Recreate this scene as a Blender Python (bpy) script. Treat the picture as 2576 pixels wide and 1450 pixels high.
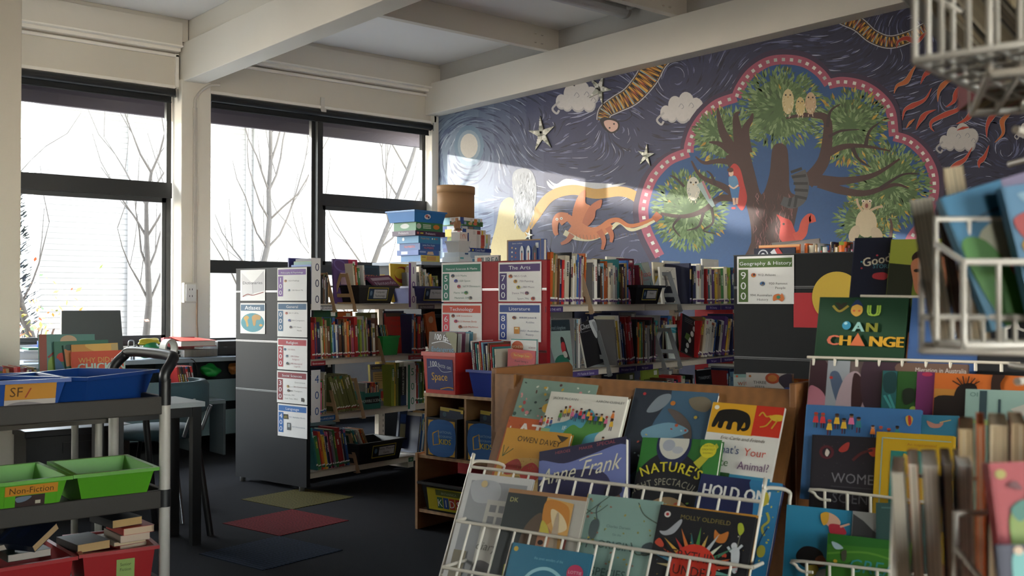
import bpy, math, random
from mathutils import Vector, Matrix
R = random.Random(7)
V = Vector
PI = math.pi
for o in list(bpy.data.objects): bpy.data.objects.remove(o)
SC = bpy.context.scene
COL = SC.collection

# ---------------------------------------------------------------- camera
FPX = 2590.0                      # focal length in pixels of the 2576 wide frame
HC = 1.2                          # camera height
TH = math.radians(49.8)           # angle between world X (along the window wall) and the view
PIT = math.atan((757 - 725) / FPX)
cam = bpy.data.cameras.new('camera'); CAM = bpy.data.objects.new('camera', cam); COL.objects.link(CAM)
cam.sensor_width = 36; cam.lens = 36 * FPX / 2576
CAM.location = (0, 0, HC)
CAM.rotation_euler = (PI / 2 + PIT, 0, TH - PI / 2)
cam.dof.use_dof = True; cam.dof.focus_distance = 6.5; cam.dof.aperture_fstop = 8.0
cam.clip_start = 0.05
SC.camera = CAM

# ---------------------------------------------------------------- light
SUN_DIR = V((0.555, -1.0, -0.215))           # the way the light travels
w = bpy.data.worlds.new('sky'); SC.world = w; w.use_nodes = True
nt = w.node_tree; nt.nodes.clear()
wo = nt.nodes.new('ShaderNodeOutputWorld'); bg = nt.nodes.new('ShaderNodeBackground')
sky = nt.nodes.new('ShaderNodeTexSky'); sky.sky_type = 'NISHITA'; sky.sun_disc = False
sky.sun_elevation = math.radians(28); sky.sun_rotation = math.radians(-28); sky.dust_density = 0.3; sky.air_density = 1.6
hs = nt.nodes.new('ShaderNodeHueSaturation'); hs.inputs['Saturation'].default_value = 0.35
nt.links.new(sky.outputs[0], hs.inputs['Color']); nt.links.new(hs.outputs[0], bg.inputs[0]); nt.links.new(bg.outputs[0], wo.inputs[0])
bg.inputs[1].default_value = 4.3
sl = bpy.data.lights.new('sun', 'SUN'); sl.energy = 7; sl.angle = math.radians(0.4); sl.color = (1, 0.93, 0.82)
so = bpy.data.objects.new('sun', sl); COL.objects.link(so)
so.rotation_euler = SUN_DIR.to_track_quat('-Z', 'Y').to_euler(); so.location = (-5, 14, 6)
SC.view_settings.view_transform = 'Standard'; SC.view_settings.look = 'None'
SC.view_settings.exposure = 0.25; SC.view_settings.gamma = 1; SC.view_settings.use_curve_mapping = False
SC.cycles.max_bounces = 8; SC.cycles.diffuse_bounces = 5; SC.cycles.transparent_max_bounces = 12
SC.cycles.sample_clamp_indirect = 6; SC.cycles.use_denoising = True
SC.cycles.caustics_reflective = False; SC.cycles.caustics_refractive = False

# ---------------------------------------------------------------- geometry of the view
FW = V((math.cos(TH), math.sin(TH), 0)); RT = V((math.sin(TH), -math.cos(TH), 0)); UP = V((0, 0, 1))
FP = FW * math.cos(PIT) + UP * math.sin(PIT); UPP = UP * math.cos(PIT) - FW * math.sin(PIT)
EYE = V((0, 0, HC))
def ray(px, py): return (FP + RT * ((px - 1288) / FPX) + UPP * ((725 - py) / FPX))
def hit(px, py, p0, n):
    d = ray(px, py); return EYE + d * ((p0 - EYE).dot(n) / d.dot(n))
def at(px, py, dep): return EYE + ray(px, py) * dep
def LD(lat, dep, z=0): return RT * lat + FW * dep + UP * z
TB = math.radians(38.5)                      # the bookcases stand turned from the walls
ANG = TH - TB
AX = V((math.cos(ANG), math.sin(ANG), 0)); BX = V((-math.sin(ANG), math.cos(ANG), 0))
class Frame:
    def __init__(s, o, ang=None): s.o = V(o); s.a = ANG if ang is None else ang; s.m = Matrix.Translation(s.o) @ Matrix.Rotation(s.a, 4, 'Z')
    def p(s, x, y, z): return s.m @ V((x, y, z))

# ---------------------------------------------------------------- materials
def lin(c):
    if isinstance(c, str):
        c = c.lstrip('#'); c = tuple(int(c[i:i + 2], 16) / 255 for i in (0, 2, 4))
    g_ = sum(c[:3]) / 3; c = [max(0, g_ + (x - g_) * 0.9) for x in c[:3]]
    return tuple((x / 12.92 if x <= 0.04045 else ((x + 0.055) / 1.055) ** 2.4) for x in c[:3])
MATS = {}
def mk(name, rough=0.6, metal=0.0, nscale=30, namt=0.06, bump=0.0, bscale=None, kind='noise', coat=0.0, gain=0.82, stretch=(1, 1, 1), trans=0, spec=0.5, alpha=1):
    m = bpy.data.materials.new(name); m.use_nodes = True; t = m.node_tree; b = t.nodes['Principled BSDF']
    a = t.nodes.new('ShaderNodeAttribute'); a.attribute_name = 'Col'
    tc = t.nodes.new('ShaderNodeTexCoord'); mp = t.nodes.new('ShaderNodeMapping'); mp.inputs['Scale'].default_value = stretch
    t.links.new(tc.outputs['Object'], mp.inputs[0])
    if kind == 'wave':
        n = t.nodes.new('ShaderNodeTexWave'); n.inputs['Scale'].default_value = nscale; n.inputs['Distortion'].default_value = 3.5; n.inputs['Detail'].default_value = 3
    else:
        n = t.nodes.new('ShaderNodeTexNoise'); n.inputs['Scale'].default_value = nscale; n.inputs['Detail'].default_value = 4
    t.links.new(mp.outputs[0], n.inputs['Vector'])
    mr = t.nodes.new('ShaderNodeMapRange'); mr.inputs['To Min'].default_value = gain * (1 - namt); mr.inputs['To Max'].default_value = gain * (1 + namt)
    t.links.new(n.outputs['Fac'], mr.inputs[0])
    mx = t.nodes.new('ShaderNodeVectorMath'); mx.operation = 'SCALE'
    t.links.new(a.outputs['Color'], mx.inputs[0]); t.links.new(mr.outputs[0], mx.inputs['Scale'])
    t.links.new(mx.outputs[0], b.inputs['Base Color'])
    b.inputs['Roughness'].default_value = rough; b.inputs['Metallic'].default_value = metal
    b.inputs['Specular IOR Level'].default_value = spec
    if coat: b.inputs['Coat Weight'].default_value = coat; b.inputs['Coat Roughness'].default_value = 0.15
    if trans: b.inputs['Transmission Weight'].default_value = trans
    if alpha < 1: b.inputs['Alpha'].default_value = alpha
    if bump:
        n2 = t.nodes.new('ShaderNodeTexNoise'); n2.inputs['Scale'].default_value = bscale or nscale; n2.inputs['Detail'].default_value = 3
        t.links.new(tc.outputs['Object'], n2.inputs['Vector'])
        bp = t.nodes.new('ShaderNodeBump'); bp.inputs['Strength'].default_value = bump; bp.inputs['Distance'].default_value = 0.01
        t.links.new(n2.outputs['Fac'], bp.inputs['Height']); t.links.new(bp.outputs[0], b.inputs['Normal'])
    MATS[name] = m; return m
mk('matte', 0.7, namt=0.05); mk('gloss', 0.4, namt=0.03, spec=0.35, nscale=12, bump=0.08, bscale=9)
mk('card', 0.5, spec=0.3, namt=0.03, nscale=8, bump=0.25, bscale=7)
mk('page', 0.8, namt=0.12, nscale=6, stretch=(300, 1, 1)); mk('metal', 0.3, 0.9, namt=0.04)
mk('wire', 0.35, namt=0.04, nscale=40, coat=0.2); mk('plastic', 0.38, namt=0.04, nscale=60)
mk('wood', 0.5, namt=0.08, nscale=9, kind='wave', stretch=(1, 1, 5)); mk('pine', 0.5, namt=0.10, nscale=7, kind='wave', stretch=(1, 1, 3))
mk('laminate', 0.5, namt=0.10, nscale=180, bump=0.03, spec=0.2); mk('plaster', 0.75, gain=1.12, namt=0.025, nscale=3, bump=0.05, bscale=60)
mk('mural', 0.6, gain=0.86, namt=0.08, nscale=40, bump=0.12, bscale=35); mk('carpet', 0.95, namt=0.35, nscale=260, bump=0.5, bscale=400, spec=0.1)
mk('carpet_stripe', 0.95, namt=0.45, nscale=14, kind='wave', stretch=(1, 5, 1), bump=0.5, bscale=400, spec=0.1)
mk('fabric', 0.85, namt=0.1, nscale=300, bump=0.2, bscale=500); mk('bark', 0.9, namt=0.3, nscale=20, bump=0.5)
mk('brick', 0.8, namt=0.05, nscale=8, bump=0.1, bscale=60); mk('kraft', 0.7, namt=0.06, nscale=90)
mk('film', 0.25, namt=0.02, trans=0.5, nscale=10, alpha=0.75); mk('leaf', 0.55, namt=0.15, nscale=50); mk('mirror', 0.3, 0.3, namt=0.1, nscale=50)
def glassmat(name, tint, gl=0.06):
    m = bpy.data.materials.new(name); m.use_nodes = True; t = m.node_tree; t.nodes.clear()
    o = t.nodes.new('ShaderNodeOutputMaterial'); x = t.nodes.new('ShaderNodeMixShader'); a = t.nodes.new('ShaderNodeBsdfTransparent'); g = t.nodes.new('ShaderNodeBsdfGlossy')
    n = t.nodes.new('ShaderNodeTexNoise'); n.inputs['Scale'].default_value = 1.2
    r = t.nodes.new('ShaderNodeMapRange'); r.inputs['To Min'].default_value = gl * 0.6; r.inputs['To Max'].default_value = gl * 1.4
    t.links.new(n.outputs['Fac'], r.inputs[0]); t.links.new(r.outputs[0], x.inputs[0])
    a.inputs[0].default_value = (*tint, 1); g.inputs['Roughness'].default_value = 0.02
    t.links.new(a.outputs[0], x.inputs[1]); t.links.new(g.outputs[0], x.inputs[2]); t.links.new(x.outputs[0], o.inputs[0])
    MATS[name] = m
glassmat('glass', (0.86, 0.88, 0.9)); glassmat('wrap', (0.93, 0.95, 0.96), 0.12)

# ---------------------------------------------------------------- glyphs of the built-in font
GLY = {}
def _tm(s):
    c = bpy.data.curves.new('t', 'FONT'); c.body = s; c.size = 1; c.resolution_u = 2
    o = bpy.data.objects.new('t', c); COL.objects.link(o); bpy.context.view_layer.update()
    me = bpy.data.meshes.new_from_object(o.evaluated_get(bpy.context.evaluated_depsgraph_get()))
    vs = [(v.co.x, v.co.y) for v in me.vertices]; fs = [tuple(p.vertices) for p in me.polygons]
    bpy.data.objects.remove(o); bpy.data.curves.remove(c); bpy.data.meshes.remove(me)
    return vs, fs
def _w(vs): return max(v[0] for v in vs) - min(v[0] for v in vs)
_bb = _w(_tm('||')[0])
for ch in "ABCDEFGHIJKLMNOPQRSTUVWXYZabcdefghijklmnopqrstuvwxyz0123456789.,!?&'-:/":
    vs, fs = _tm(ch); GLY[ch] = (vs, fs, _w(_tm('|' + ch + '|')[0]) - _bb)
GLY[' '] = ([], [], 0.30)

# ---------------------------------------------------------------- mesh builder
class MB:
    def __init__(s, mat='matte', col='#808080'): s.v = []; s.f = []; s.c = []; s.m = []; s.s = []; s.mats = []; s.mat = mat; s.col = col
    def mi(s, mat):
        mat = mat or s.mat
        if mat not in s.mats: s.mats.append(mat)
        return s.mats.index(mat)
    def add(s, vs, fs, col=None, mat=None, sm=False):
        k = len(s.v); s.v += [tuple(v) for v in vs]; c = lin(col or s.col); i = s.mi(mat)
        for f in fs: s.f.append([k + j for j in f]); s.c.append(c); s.m.append(i); s.s.append(sm)
        return s
    def box(s, x0, y0, z0, x1, y1, z1, col=None, mat=None, M=None):
        vs = [V((x, y, z)) for x in (x0, x1) for y in (y0, y1) for z in (z0, z1)]
        if M: vs = [M @ v for v in vs]
        return s.add(vs, [(0, 1, 3, 2), (4, 6, 7, 5), (0, 4, 5, 1), (2, 3, 7, 6), (0, 2, 6, 4), (1, 5, 7, 3)], col, mat)
    def hexa(s, bot, top, col=None, mat=None):      # two quads (same winding, ccw from above)
        vs = list(bot) + list(top); return s.add(vs, [(3, 2, 1, 0), (4, 5, 6, 7)] + [(i, (i + 1) % 4, 4 + (i + 1) % 4, 4 + i) for i in range(4)], col, mat)
    def prism(s, pts, d, col=None, mat=None):       # planar polygon pts (3D) pushed along d
        n = len(pts); a = [V(p) for p in pts]; b = [p + V(d) for p in a]
        return s.add(a + b, [tuple(range(n)), tuple(range(2 * n - 1, n - 1, -1))] + [(i, n + i, n + (i + 1) % n, (i + 1) % n) for i in range(n)], col, mat)
    def tube(s, pts, r, col=None, mat=None, n=8, closed=False, caps=True):
        pts = [V(p) for p in pts]; m = len(pts); rs = r if isinstance(r, (list, tuple)) else [r] * m
        vs = []; up = None
        for i, p in enumerate(pts):
            a = pts[(i - 1) % m] if (closed or i) else p; b = pts[(i + 1) % m] if (closed or i < m - 1) else p
            d = (b - a).normalized() if (b - a).length > 1e-9 else V((0, 0, 1))
            if up is None: up = d.orthogonal().normalized()
            up = (up - d * up.dot(d));
            up = up.normalized() if up.length > 1e-6 else d.orthogonal().normalized()
            sd = d.cross(up)
            for k in range(n): t = 2 * PI * k / n; vs.append(p + (up * math.cos(t) + sd * math.sin(t)) * rs[i])
        fs = []
        for i in range(m if closed else m - 1):
            j = (i + 1) % m
            for k in range(n): fs.append((i * n + k, i * n + (k + 1) % n, j * n + (k + 1) % n, j * n + k))
        s.add(vs, fs, col, mat, True)
        if caps and not closed: 
            s.add(vs[:n], [tuple(range(n - 1, -1, -1))], col, mat); s.add(vs[-n:], [tuple(range(n))], col, mat)
        return s
    def lathe(s, prof, c=(0, 0, 0), sx=1, sy=1, col=None, mat=None, n=24):
        vs = []; c = V(c)
        for r, z in prof:
            for k in range(n): t = 2 * PI * k / n; vs.append(c + V((r * sx * math.cos(t), r * sy * math.sin(t), z)))
        fs = [(i * n + k, i * n + (k + 1) % n, (i + 1) * n + (k + 1) % n, (i + 1) * n + k) for i in range(len(prof) - 1) for k in range(n)]
        return s.add(vs, fs, col, mat, True)
    def obj(s, name, parent=None, loc=None, rot=None, bevel=0, mw=None, label=None, cat=None, group=None, kind=None):
        me = bpy.data.meshes.new(name); me.from_pydata(s.v, [], s.f)
        me.polygons.foreach_set('material_index', s.m); me.polygons.foreach_set('use_smooth', s.s)
        at_ = me.color_attributes.new('Col', 'FLOAT_COLOR', 'CORNER'); buf = []
        for f, c in zip(s.f, s.c): buf += [c[0], c[1], c[2], 1.0] * len(f)
        at_.data.foreach_set('color', buf)
        for m in s.mats: me.materials.append(MATS[m])
        me.update(); o = bpy.data.objects.new(name, me); COL.objects.link(o)
        if parent: o.parent = parent
        if loc is not None: o.location = loc
        if rot is not None: o.rotation_euler = rot
        if mw is not None: o.matrix_world = mw
        if bevel:
            b = o.modifiers.new('bevel', 'BEVEL'); b.width = bevel; b.segments = 2; b.limit_method = 'ANGLE'
        return tag(o, label, cat, group, kind)
def tag(o, label=None, cat=None, group=None, kind=None):
    if label: o['label'] = label
    if cat: o['category'] = cat
    if group: o['group'] = group
    if kind: o['kind'] = kind
    return o
def thing(name, label, cat, loc=(0, 0, 0), rotz=0, group=None, mw=None):
    o = bpy.data.objects.new(name, None); COL.objects.link(o); o.empty_display_size = 0.05
    o.location = loc; o.rotation_euler = (0, 0, rotz)
    if mw is not None: o.matrix_world = mw
    return tag(o, label, cat, group)
def dup(root, label=None, group=None):
    r = root.copy(); COL.objects.link(r)
    for ch in list(root.children):
        c = ch.copy(); COL.objects.link(c); c.parent = r
        for g in list(ch.children):
            d = g.copy(); COL.objects.link(d); d.parent = c
    return tag(r, label, None, group)
def cr(pts, k=6, closed=False):               # Catmull-Rom
    n = len(pts); out = []
    P = [V(p) for p in pts]
    for i in range(n if closed else n - 1):
        g = (lambda j: P[j % n]) if closed else (lambda j: P[max(0, min(n - 1, j))])
        a, b, c, d = g(i - 1), g(i), g(i + 1), g(i + 2)
        for q in range(k):
            t = q / k; out.append(0.5 * ((2 * b) + (c - a) * t + (2 * a - 5 * b + 4 * c - d) * t * t + (3 * b - a - 3 * c + d) * t ** 3))
    if not closed: out.append(P[-1])
    return out

# ---------------------------------------------------------------- flat artwork on a surface
class Art:
    """f maps (x, y) of the artwork (x right, y down) to 3D; n is the outward normal; every layer lies a hair above the last."""
    def __init__(s, mb, f, n, mat=None, eps=0.00025, z=0.0004, k=1.0): s.n_ = k; s.mb = mb; s.f = f; s.n = V(n).normalized() * k; s.mat = mat; s.eps = eps; s.z = z; s.clip = None
    def face(s, pts, col, dz=None):
        if dz is None: s.z += s.eps; dz = s.z
        if s.clip:
            pts = [(p[0], p[1]) for p in pts]
            for ax, lim, sg in ((0, 0, 1), (0, s.clip[0], -1), (1, 0, 1), (1, s.clip[1], -1)):
                o_ = []; L = len(pts)
                for i in range(L):
                    a_, b_ = pts[i], pts[(i + 1) % L]; ia, ib = (a_[ax] - lim) * sg >= 0, (b_[ax] - lim) * sg >= 0
                    if ia: o_.append(a_)
                    if ia != ib: t_ = (lim - a_[ax]) / (b_[ax] - a_[ax]); o_.append((a_[0] + (b_[0] - a_[0]) * t_, a_[1] + (b_[1] - a_[1]) * t_))
                pts = o_
                if len(pts) < 3: return
        off = s.n * dz; q = [s.f(p[0], p[1]) + off for p in pts]
        a = V((0, 0, 0))
        for i in range(len(q)): a += (q[i] - q[0]).cross(q[(i + 1) % len(q)] - q[0])
        if a.dot(s.n) < 0: q.reverse()
        s.mb.add(q, [tuple(range(len(q)))], col, s.mat)
    def cl(s, x, y): return (min(max(x, 0), s.clip[0]), min(max(y, 0), s.clip[1])) if s.clip else (x, y)
    def r(s, x, y, w, h, col): s.face([(x, y), (x + w, y), (x + w, y + h), (x, y + h)], col)
    def e(s, x, y, rx, ry, col, rot=0, n=18, dz=None):
        c, q = math.cos(rot), math.sin(rot)
        s.face([(x + rx * math.cos(t) * c - ry * math.sin(t) * q, y + rx * math.cos(t) * q + ry * math.sin(t) * c) for t in [2 * PI * k / n for k in range(n)]], col, dz)
    def c(s, x, y, r, col): s.e(x, y, r, r, col)
    def p(s, pts, col, dz=None): s.face(pts, col, dz)
    def sp(s, pts, col, k=5): s.tri([(p.x, p.y) for p in cr([(a, b, 0) for a, b in pts], k, True)], col)
    def tri(s, pts, col):                      # concave-safe polygon
        s.face(pts, col)
    def l(s, pts, w, col, w1=None, k=5, dz=None, smooth=True):
        P = cr([(a, b, 0) for a, b in pts], k) if (smooth and len(pts) > 2) else [V((a, b, 0)) for a, b in pts]
        n = len(P); w1 = w if w1 is None else w1
        if dz is None: s.z += s.eps; dz = s.z
        L = []; Q = []
        for i, p in enumerate(P):
            d = (P[min(i + 1, n - 1)] - P[max(i - 1, 0)]); d = d.normalized() if d.length > 1e-9 else V((1, 0, 0))
            hw = (w[0] + (w[1] - w[0]) * (1 - abs(2 * i / (n - 1) - 1)) if isinstance(w, tuple) else w + (w1 - w) * i / (n - 1)) / 2
            L.append((p.x - d.y * hw, p.y + d.x * hw)); Q.append((p.x + d.y * hw, p.y - d.x * hw))
        if s.clip: L = [s.cl(*a) for a in L]; Q = [s.cl(*a) for a in Q]
        off = s.n * dz; A = [s.f(*a) + off for a in L]; B = [s.f(*b) + off for b in Q]
        fl = (A[1] - A[0]).cross(B[0] - A[0]).dot(s.n) < 0
        fs = [((i, i + 1, n + i + 1, n + i) if not fl else (n + i, n + i + 1, i + 1, i)) for i in range(n - 1)]
        s.mb.add(A + B, fs, col, s.mat)
    def t(s, x, y, size, text, col, align='c', rot=0, sx=1.0, shear=0.0, fat=0.0, arc=0):
        tw = sum(GLY.get(ch, GLY[' '])[2] for ch in text) * size * sx
        x0 = {'c': -tw / 2, 'l': 0, 'r': -tw}[align]; s.z += s.eps; cx = 0
        off = s.n * s.z; c, q = math.cos(rot), math.sin(rot)
        for ch in text:
            vs, fs, ad = GLY.get(ch, GLY[' '])
            mid = x0 + cx + ad * size * sx / 2; dy = arc * (mid / (tw / 2)) ** 2 if arc else 0; ra = math.atan(2 * arc * mid / (tw / 2) ** 2) if arc else 0
            out = []
            for vx, vy in vs:
                gx = (vx * sx + vy * shear) * size; gy = -vy * size
                lx = gx - ad * size * sx / 2
                px_ = mid + lx * math.cos(ra) - gy * math.sin(ra); py_ = dy + lx * math.sin(ra) + gy * math.cos(ra)
                out.append(s.f(*s.cl(x + px_ * c - py_ * q, y + px_ * q + py_ * c)) + off)
            if out:
                a = V((0, 0, 0)); f0 = fs[0]
                for f0 in fs[:4]: a += (out[f0[1]] - out[f0[0]]).cross(out[f0[2]] - out[f0[0]])
                s.mb.add(out, fs if a.dot(s.n) > 0 else [tuple(reversed(f)) for f in fs], col, s.mat)
                if fat:
                    o2 = [p + (s.f(fat * size, 0) - s.f(0, 0)) + s.n * 0.00005 for p in out]; s.mb.add(o2, fs if a.dot(s.n) > 0 else [tuple(reversed(f)) for f in fs], col, s.mat)
            cx += ad * size * sx
    def draw(s, cmds):
        for c in cmds:
            getattr(s, c[0])(*c[1:-1], **c[-1]) if isinstance(c[-1], dict) else getattr(s, c[0])(*c[1:])

def people(a, x0, x1, y, n, h, seed=1, skin=('#8a5a3c', '#c98f6a', '#5a3826'), jit=0.3):
    q = random.Random(seed)
    for i in range(n):
        x = x0 + (x1 - x0) * (i + 0.5) / n; yy = y + q.uniform(-jit, jit) * h
        c = q.choice(['#d8343c', '#e8b62f', '#2f7f86', '#e06a96', '#3a4f9a', '#e77b2c', '#5fa04a'])
        a.p([(x - h * .12, yy), (x + h * .12, yy), (x + h * .2, yy + h * .5), (x - h * .2, yy + h * .5)], c)
        a.r(x - h * .12, yy + h * .5, h * .09, h * .4, q.choice(['#2a2f55', '#3a6a6a', '#6a2c3a'])); a.r(x + h * .04, yy + h * .5, h * .09, h * .4, '#2a2f45')
        a.e(x, yy - h * .14, h * .13, h * .15, q.choice(skin), n=10); a.e(x, yy - h * .22, h * .14, h * .09, q.choice(['#1a1413', '#3a2016', '#c0392b']), n=10)
# ================================================================ the room
CO = LD(-0.834, 11.2)                          # the corner where window wall and painted wall meet
XM, YW = CO.x, CO.y
X0, Y0, ZC = -6.0, -5.0, 3.74
def wy(px, py): p = hit(px, py, V((XM, 0, 0)), V((1, 0, 0))); return p
BE = '#d9d2c4'; BE2 = '#cfc6b6'
def st(mb, name, **k): return mb.obj(name, kind='structure', **k)
m = MB('carpet', '#1e2025'); m.box(X0 - .2, Y0 - .2, -0.1, XM + .2, YW + .2, 0); st(m, 'floor')
m = MB('plaster', '#e4e2e0'); m.box(X0 - .2, Y0 - .2, ZC, XM + .2, YW + .2, ZC + .12); st(m, 'ceiling')
# solid wall behind the camera's left, and the rear wall with openings added for fill daylight
m = MB('plaster', '#8a7f70'); m.box(X0 - .2, Y0, 0, X0, YW, 0.8); m.box(X0 - .2, Y0, 3.1, X0, YW, ZC); m.box(X0 - .2, Y0, .8, X0, YW - .5, 3.1); m.box(X0 - .2, YW - .5, 0.8, X0, YW, 3.1)
st(m, 'wall_side')
m = MB('plaster', '#8a7f70')
m.box(X0, Y0 - .2, 0, XM, Y0, 1.0); m.box(X0, Y0 - .2, 2.9, XM, Y0, ZC)
for x0, x1 in ((X0, -2.6), (-1.3, .9), (2.6, XM)): m.box(x0, Y0 - .2, 1.0, x1, Y0, 2.9)
st(m, 'wall_rear')
for x, lw in ((-2.6, 1.3), (.9, 1.7)):
    l = bpy.data.lights.new('window_daylight', 'AREA'); l.shape = 'RECTANGLE'; l.size = lw; l.size_y = 1.9; l.cycles.is_portal = True
    lo = bpy.data.objects.new('window_daylight', l); COL.objects.link(lo); lo.location = (x + lw / 2, Y0 - .1, 1.95); lo.rotation_euler = (-PI / 2, 0, 0)  # portal guiding sky light through an added rear opening
l = bpy.data.lights.new('window_daylight', 'AREA'); l.shape = 'RECTANGLE'; l.size = 12.2; l.size_y = 2.4; l.cycles.is_portal = True
lo = bpy.data.objects.new('window_daylight', l); COL.objects.link(lo); lo.location = (XM - 6.2, YW + .2, 1.95); lo.rotation_euler = (-PI / 2, 0, PI)
# painted side wall (mural) ---------------------------------------
exec_mural = True
# window wall: sill wall, column, fascia, windows
UC0, UC1 = 2.62, 2.90                            # the column between the bays, measured from the corner
def wx(u): return XM - u
SILL = 0.80
m = MB('plaster', '#cdc7bd')
m.box(X0, YW, 0, XM + .2, YW + .2, SILL)
m.box(X0, YW, 3.12, XM + .2, YW + .2, ZC)
st(m, 'wall_back')
m = MB('plaster', BE)
m.box(wx(UC1), YW - .12, 0, wx(UC0), YW + .16, 3.2); st(m, 'trim_1', bevel=.008)
m = MB('plaster', '#e4ded2'); m.box(wx(.09), YW - .06, 0, XM, YW + .05, 3.2); st(m, 'trim_2', bevel=.005)
m = MB('plaster', '#e2dccf')                    # mouldings over the windows
for (a, b) in ((0.03, UC0), (UC1, 8.3)):
    m.box(wx(b), YW - .05, 3.115, wx(a), YW, 3.145, '#e9e4da')
    m.box(wx(b), YW - .035, 3.145, wx(a), YW - .01, 3.40, '#cfc7b8')
    m.box(wx(b), YW - .06, 3.40, wx(a), YW, 3.425, '#efe9df')
    m.box(wx(b), YW - .10, 3.445, wx(a), YW, 3.475, '#efe9df')
    m.box(wx(a) - .03, YW - .06, 3.13, wx(a), YW, 3.43, '#e9e4da')
    m.box(wx(b), YW - .14, 3.49, wx(a), YW, 3.70, '#d6cfc3')
    m.box(wx(b), YW - .16, 3.475, wx(a), YW, 3.49, '#efe9df')
st(m, 'trim_3', bevel=.003)
# big painted beams running away from the window wall
m = MB('plaster', '#dcd6ca'); m.box(wx(UC1) + .02, Y0, 3.18, wx(UC0) - .06, YW, 3.53); m.box(wx(UC1) + .07, Y0, 3.53, wx(UC0) - .11, YW, ZC)
st(m, 'ceiling_beam', bevel=.006)
m = MB('plaster', '#dbd5c9'); m.box(XM - .16, Y0, 3.20, XM, YW, 3.53); st(m, 'ceiling_beam_side', bevel=.006)
m = MB('plaster', '#b9b6b0'); m.box(XM - .04, Y0, 3.53, XM, YW, ZC); st(m, 'wall_upper')
m = MB('plaster', '#cfc8bd')
jy = [YW - .02, wy(1395, 145).y, wy(1712, 55).y, 2.4, 0.6, -1.2, -3.0]
for y in jy[:1] + jy[1:]:
    m.box(wx(UC0) - .1, y - .1, 3.53, XM - .02, y - .03, ZC - .0); m.box(X0, y - .1, 3.53, wx(UC1) + .06, y - .03, ZC)
    for xx in (XM - .25, XM - .33):
        for zz in (3.58, 3.66): m.lathe([(0, -.006), (.012, -.006), (.014, 0)], (xx, y - .1, zz), col='#b8b0a4', n=8)
st(m, 'ceiling_joist', bevel=.004)
# fluorescent batten
B1 = hit(1578, 38, V((0, 0, 3.68)), UP); 
t = thing('fluorescent_light', 'long white fluorescent ceiling batten, switched off, between the beams', 'ceiling light', (B1.x - 1.35, B1.y, 0))
m = MB('plastic', '#d8d6d6'); m.box(0, -.04, 3.70, 1.3, .04, ZC); m.obj('fitting', t, bevel=.004)
m = MB('plastic', '#dfe0e6'); m.prism([(0, .07 * math.cos(a), 3.70 - .055 * math.sin(a)) for a in [PI * k / 10 for k in range(11)]], (1.3, 0, 0)); m.obj('diffuser', t)
m = MB('plastic', '#c8c6c6'); m.prism([(1.3, .073 * math.cos(a), 3.70 - .058 * math.sin(a)) for a in [PI * k / 10 for k in range(11)]], (.03, 0, 0)); m.obj('end_cap', t)
# windows
DK = '#2b2d2e'
def window(i, a, b, bars, zlo=SILL, zhi=3.1, inner=None):
    t = tag(bpy.data.objects.new('window_%d' % i, None), kind='structure'); COL.objects.link(t)
    y = YW + .06
    m = MB('metal', DK); 
    m.box(wx(b), y, zlo, wx(b) + .045, y + .05, zhi); m.box(wx(a) - .045, y, zlo, wx(a), y + .05, zhi)
    m.box(wx(b), y, zhi - .04, wx(a), y + .05, zhi); m.box(wx(b), y, zlo, wx(a), y + .05, zlo + .05)
    for (z0, z1) in bars: m.box(wx(b), y - .02, z0, wx(a), y + .05, z1)
    for (z0, z1) in inner or ():
        m.box(wx(b) + .045, y + .01, z0, wx(b) + .08, y + .04, z1, '#3b3e40'); m.box(wx(a) - .08, y + .01, z0, wx(a) - .045, y + .04, z1, '#3b3e40')
        m.box(wx(b) + .045, y + .01, z1 - .04, wx(a) - .045, y + .04, z1, '#3b3e40'); m.box(wx(b) + .045, y + .01, z0, wx(a) - .045, y + .04, z0 + .04, '#3b3e40')
    for q in m.mats: pass
    m.mat = 'plastic'; m.mats = ['plastic']; m.obj('window_frame', t)
    m = MB('glass', '#ffffff'); m.add([(wx(b), y + .025, zlo), (wx(a), y + .025, zlo), (wx(a), y + .025, zhi), (wx(b), y + .025, zhi)], [(0, 1, 2, 3)]); m.obj('pane', t)
window(1, .09, 1.40, [(2.16, 2.28), (1.46, 1.56)], inner=[(1.56, 2.16)])
window(2, 1.44, UC0 - .02, [(1.46, 1.58)])
window(3, UC1 + .02, 4.55, [(2.13, 2.27)], inner=[(SILL + .05, 2.13)])
window(4, 4.60, 6.3, [(2.13, 2.27)]); window(5, 6.35, 8.3, [(1.46, 1.58)]); window(6, 8.35, 10.4, [(2.13, 2.27)]); window(7, 10.45, XM - X0 - .05, [(2.13, 2.27)])
m = MB('plastic', DK); m.box(wx(1.45), YW, SILL, wx(1.395), YW + .12, 3.1); m.box(wx(8.36), YW, SILL, wx(8.29), YW + .12, 3.1); m.box(wx(10.46), YW, SILL, wx(10.39), YW + .12, 3.1); st(m, 'trim_4')
m = MB('plaster', '#dcd6ca'); m.box(wx(UC0), YW - .04, SILL - .03, XM - .02, YW + .08, SILL); m.box(X0, YW - .04, SILL - .03, wx(UC1), YW + .08, SILL); st(m, 'trim_5')
def roller(a, b, lab):
    t = thing('roller_blind', lab, 'blind', (wx(b), YW - .035, 3.075))
    m = MB('plastic', '#15171a'); m.tube([(0, 0, 0), (b - a, 0, 0)], .036, n=14); m.obj('roller_tube', t)
    m = MB('fabric', '#1d2024'); m.box(.02, .02, -.075, b - a - .02, .026, 0); m.tube([(.02, .023, -.08), (b - a - .02, .023, -.08)], .008); m.obj('screen_hem', t)
    m = MB('metal', '#cfcabf'); m.box(b - a - .002, -.04, -.04, b - a + .004, .035, .045); m.obj('bracket', t); 
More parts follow.
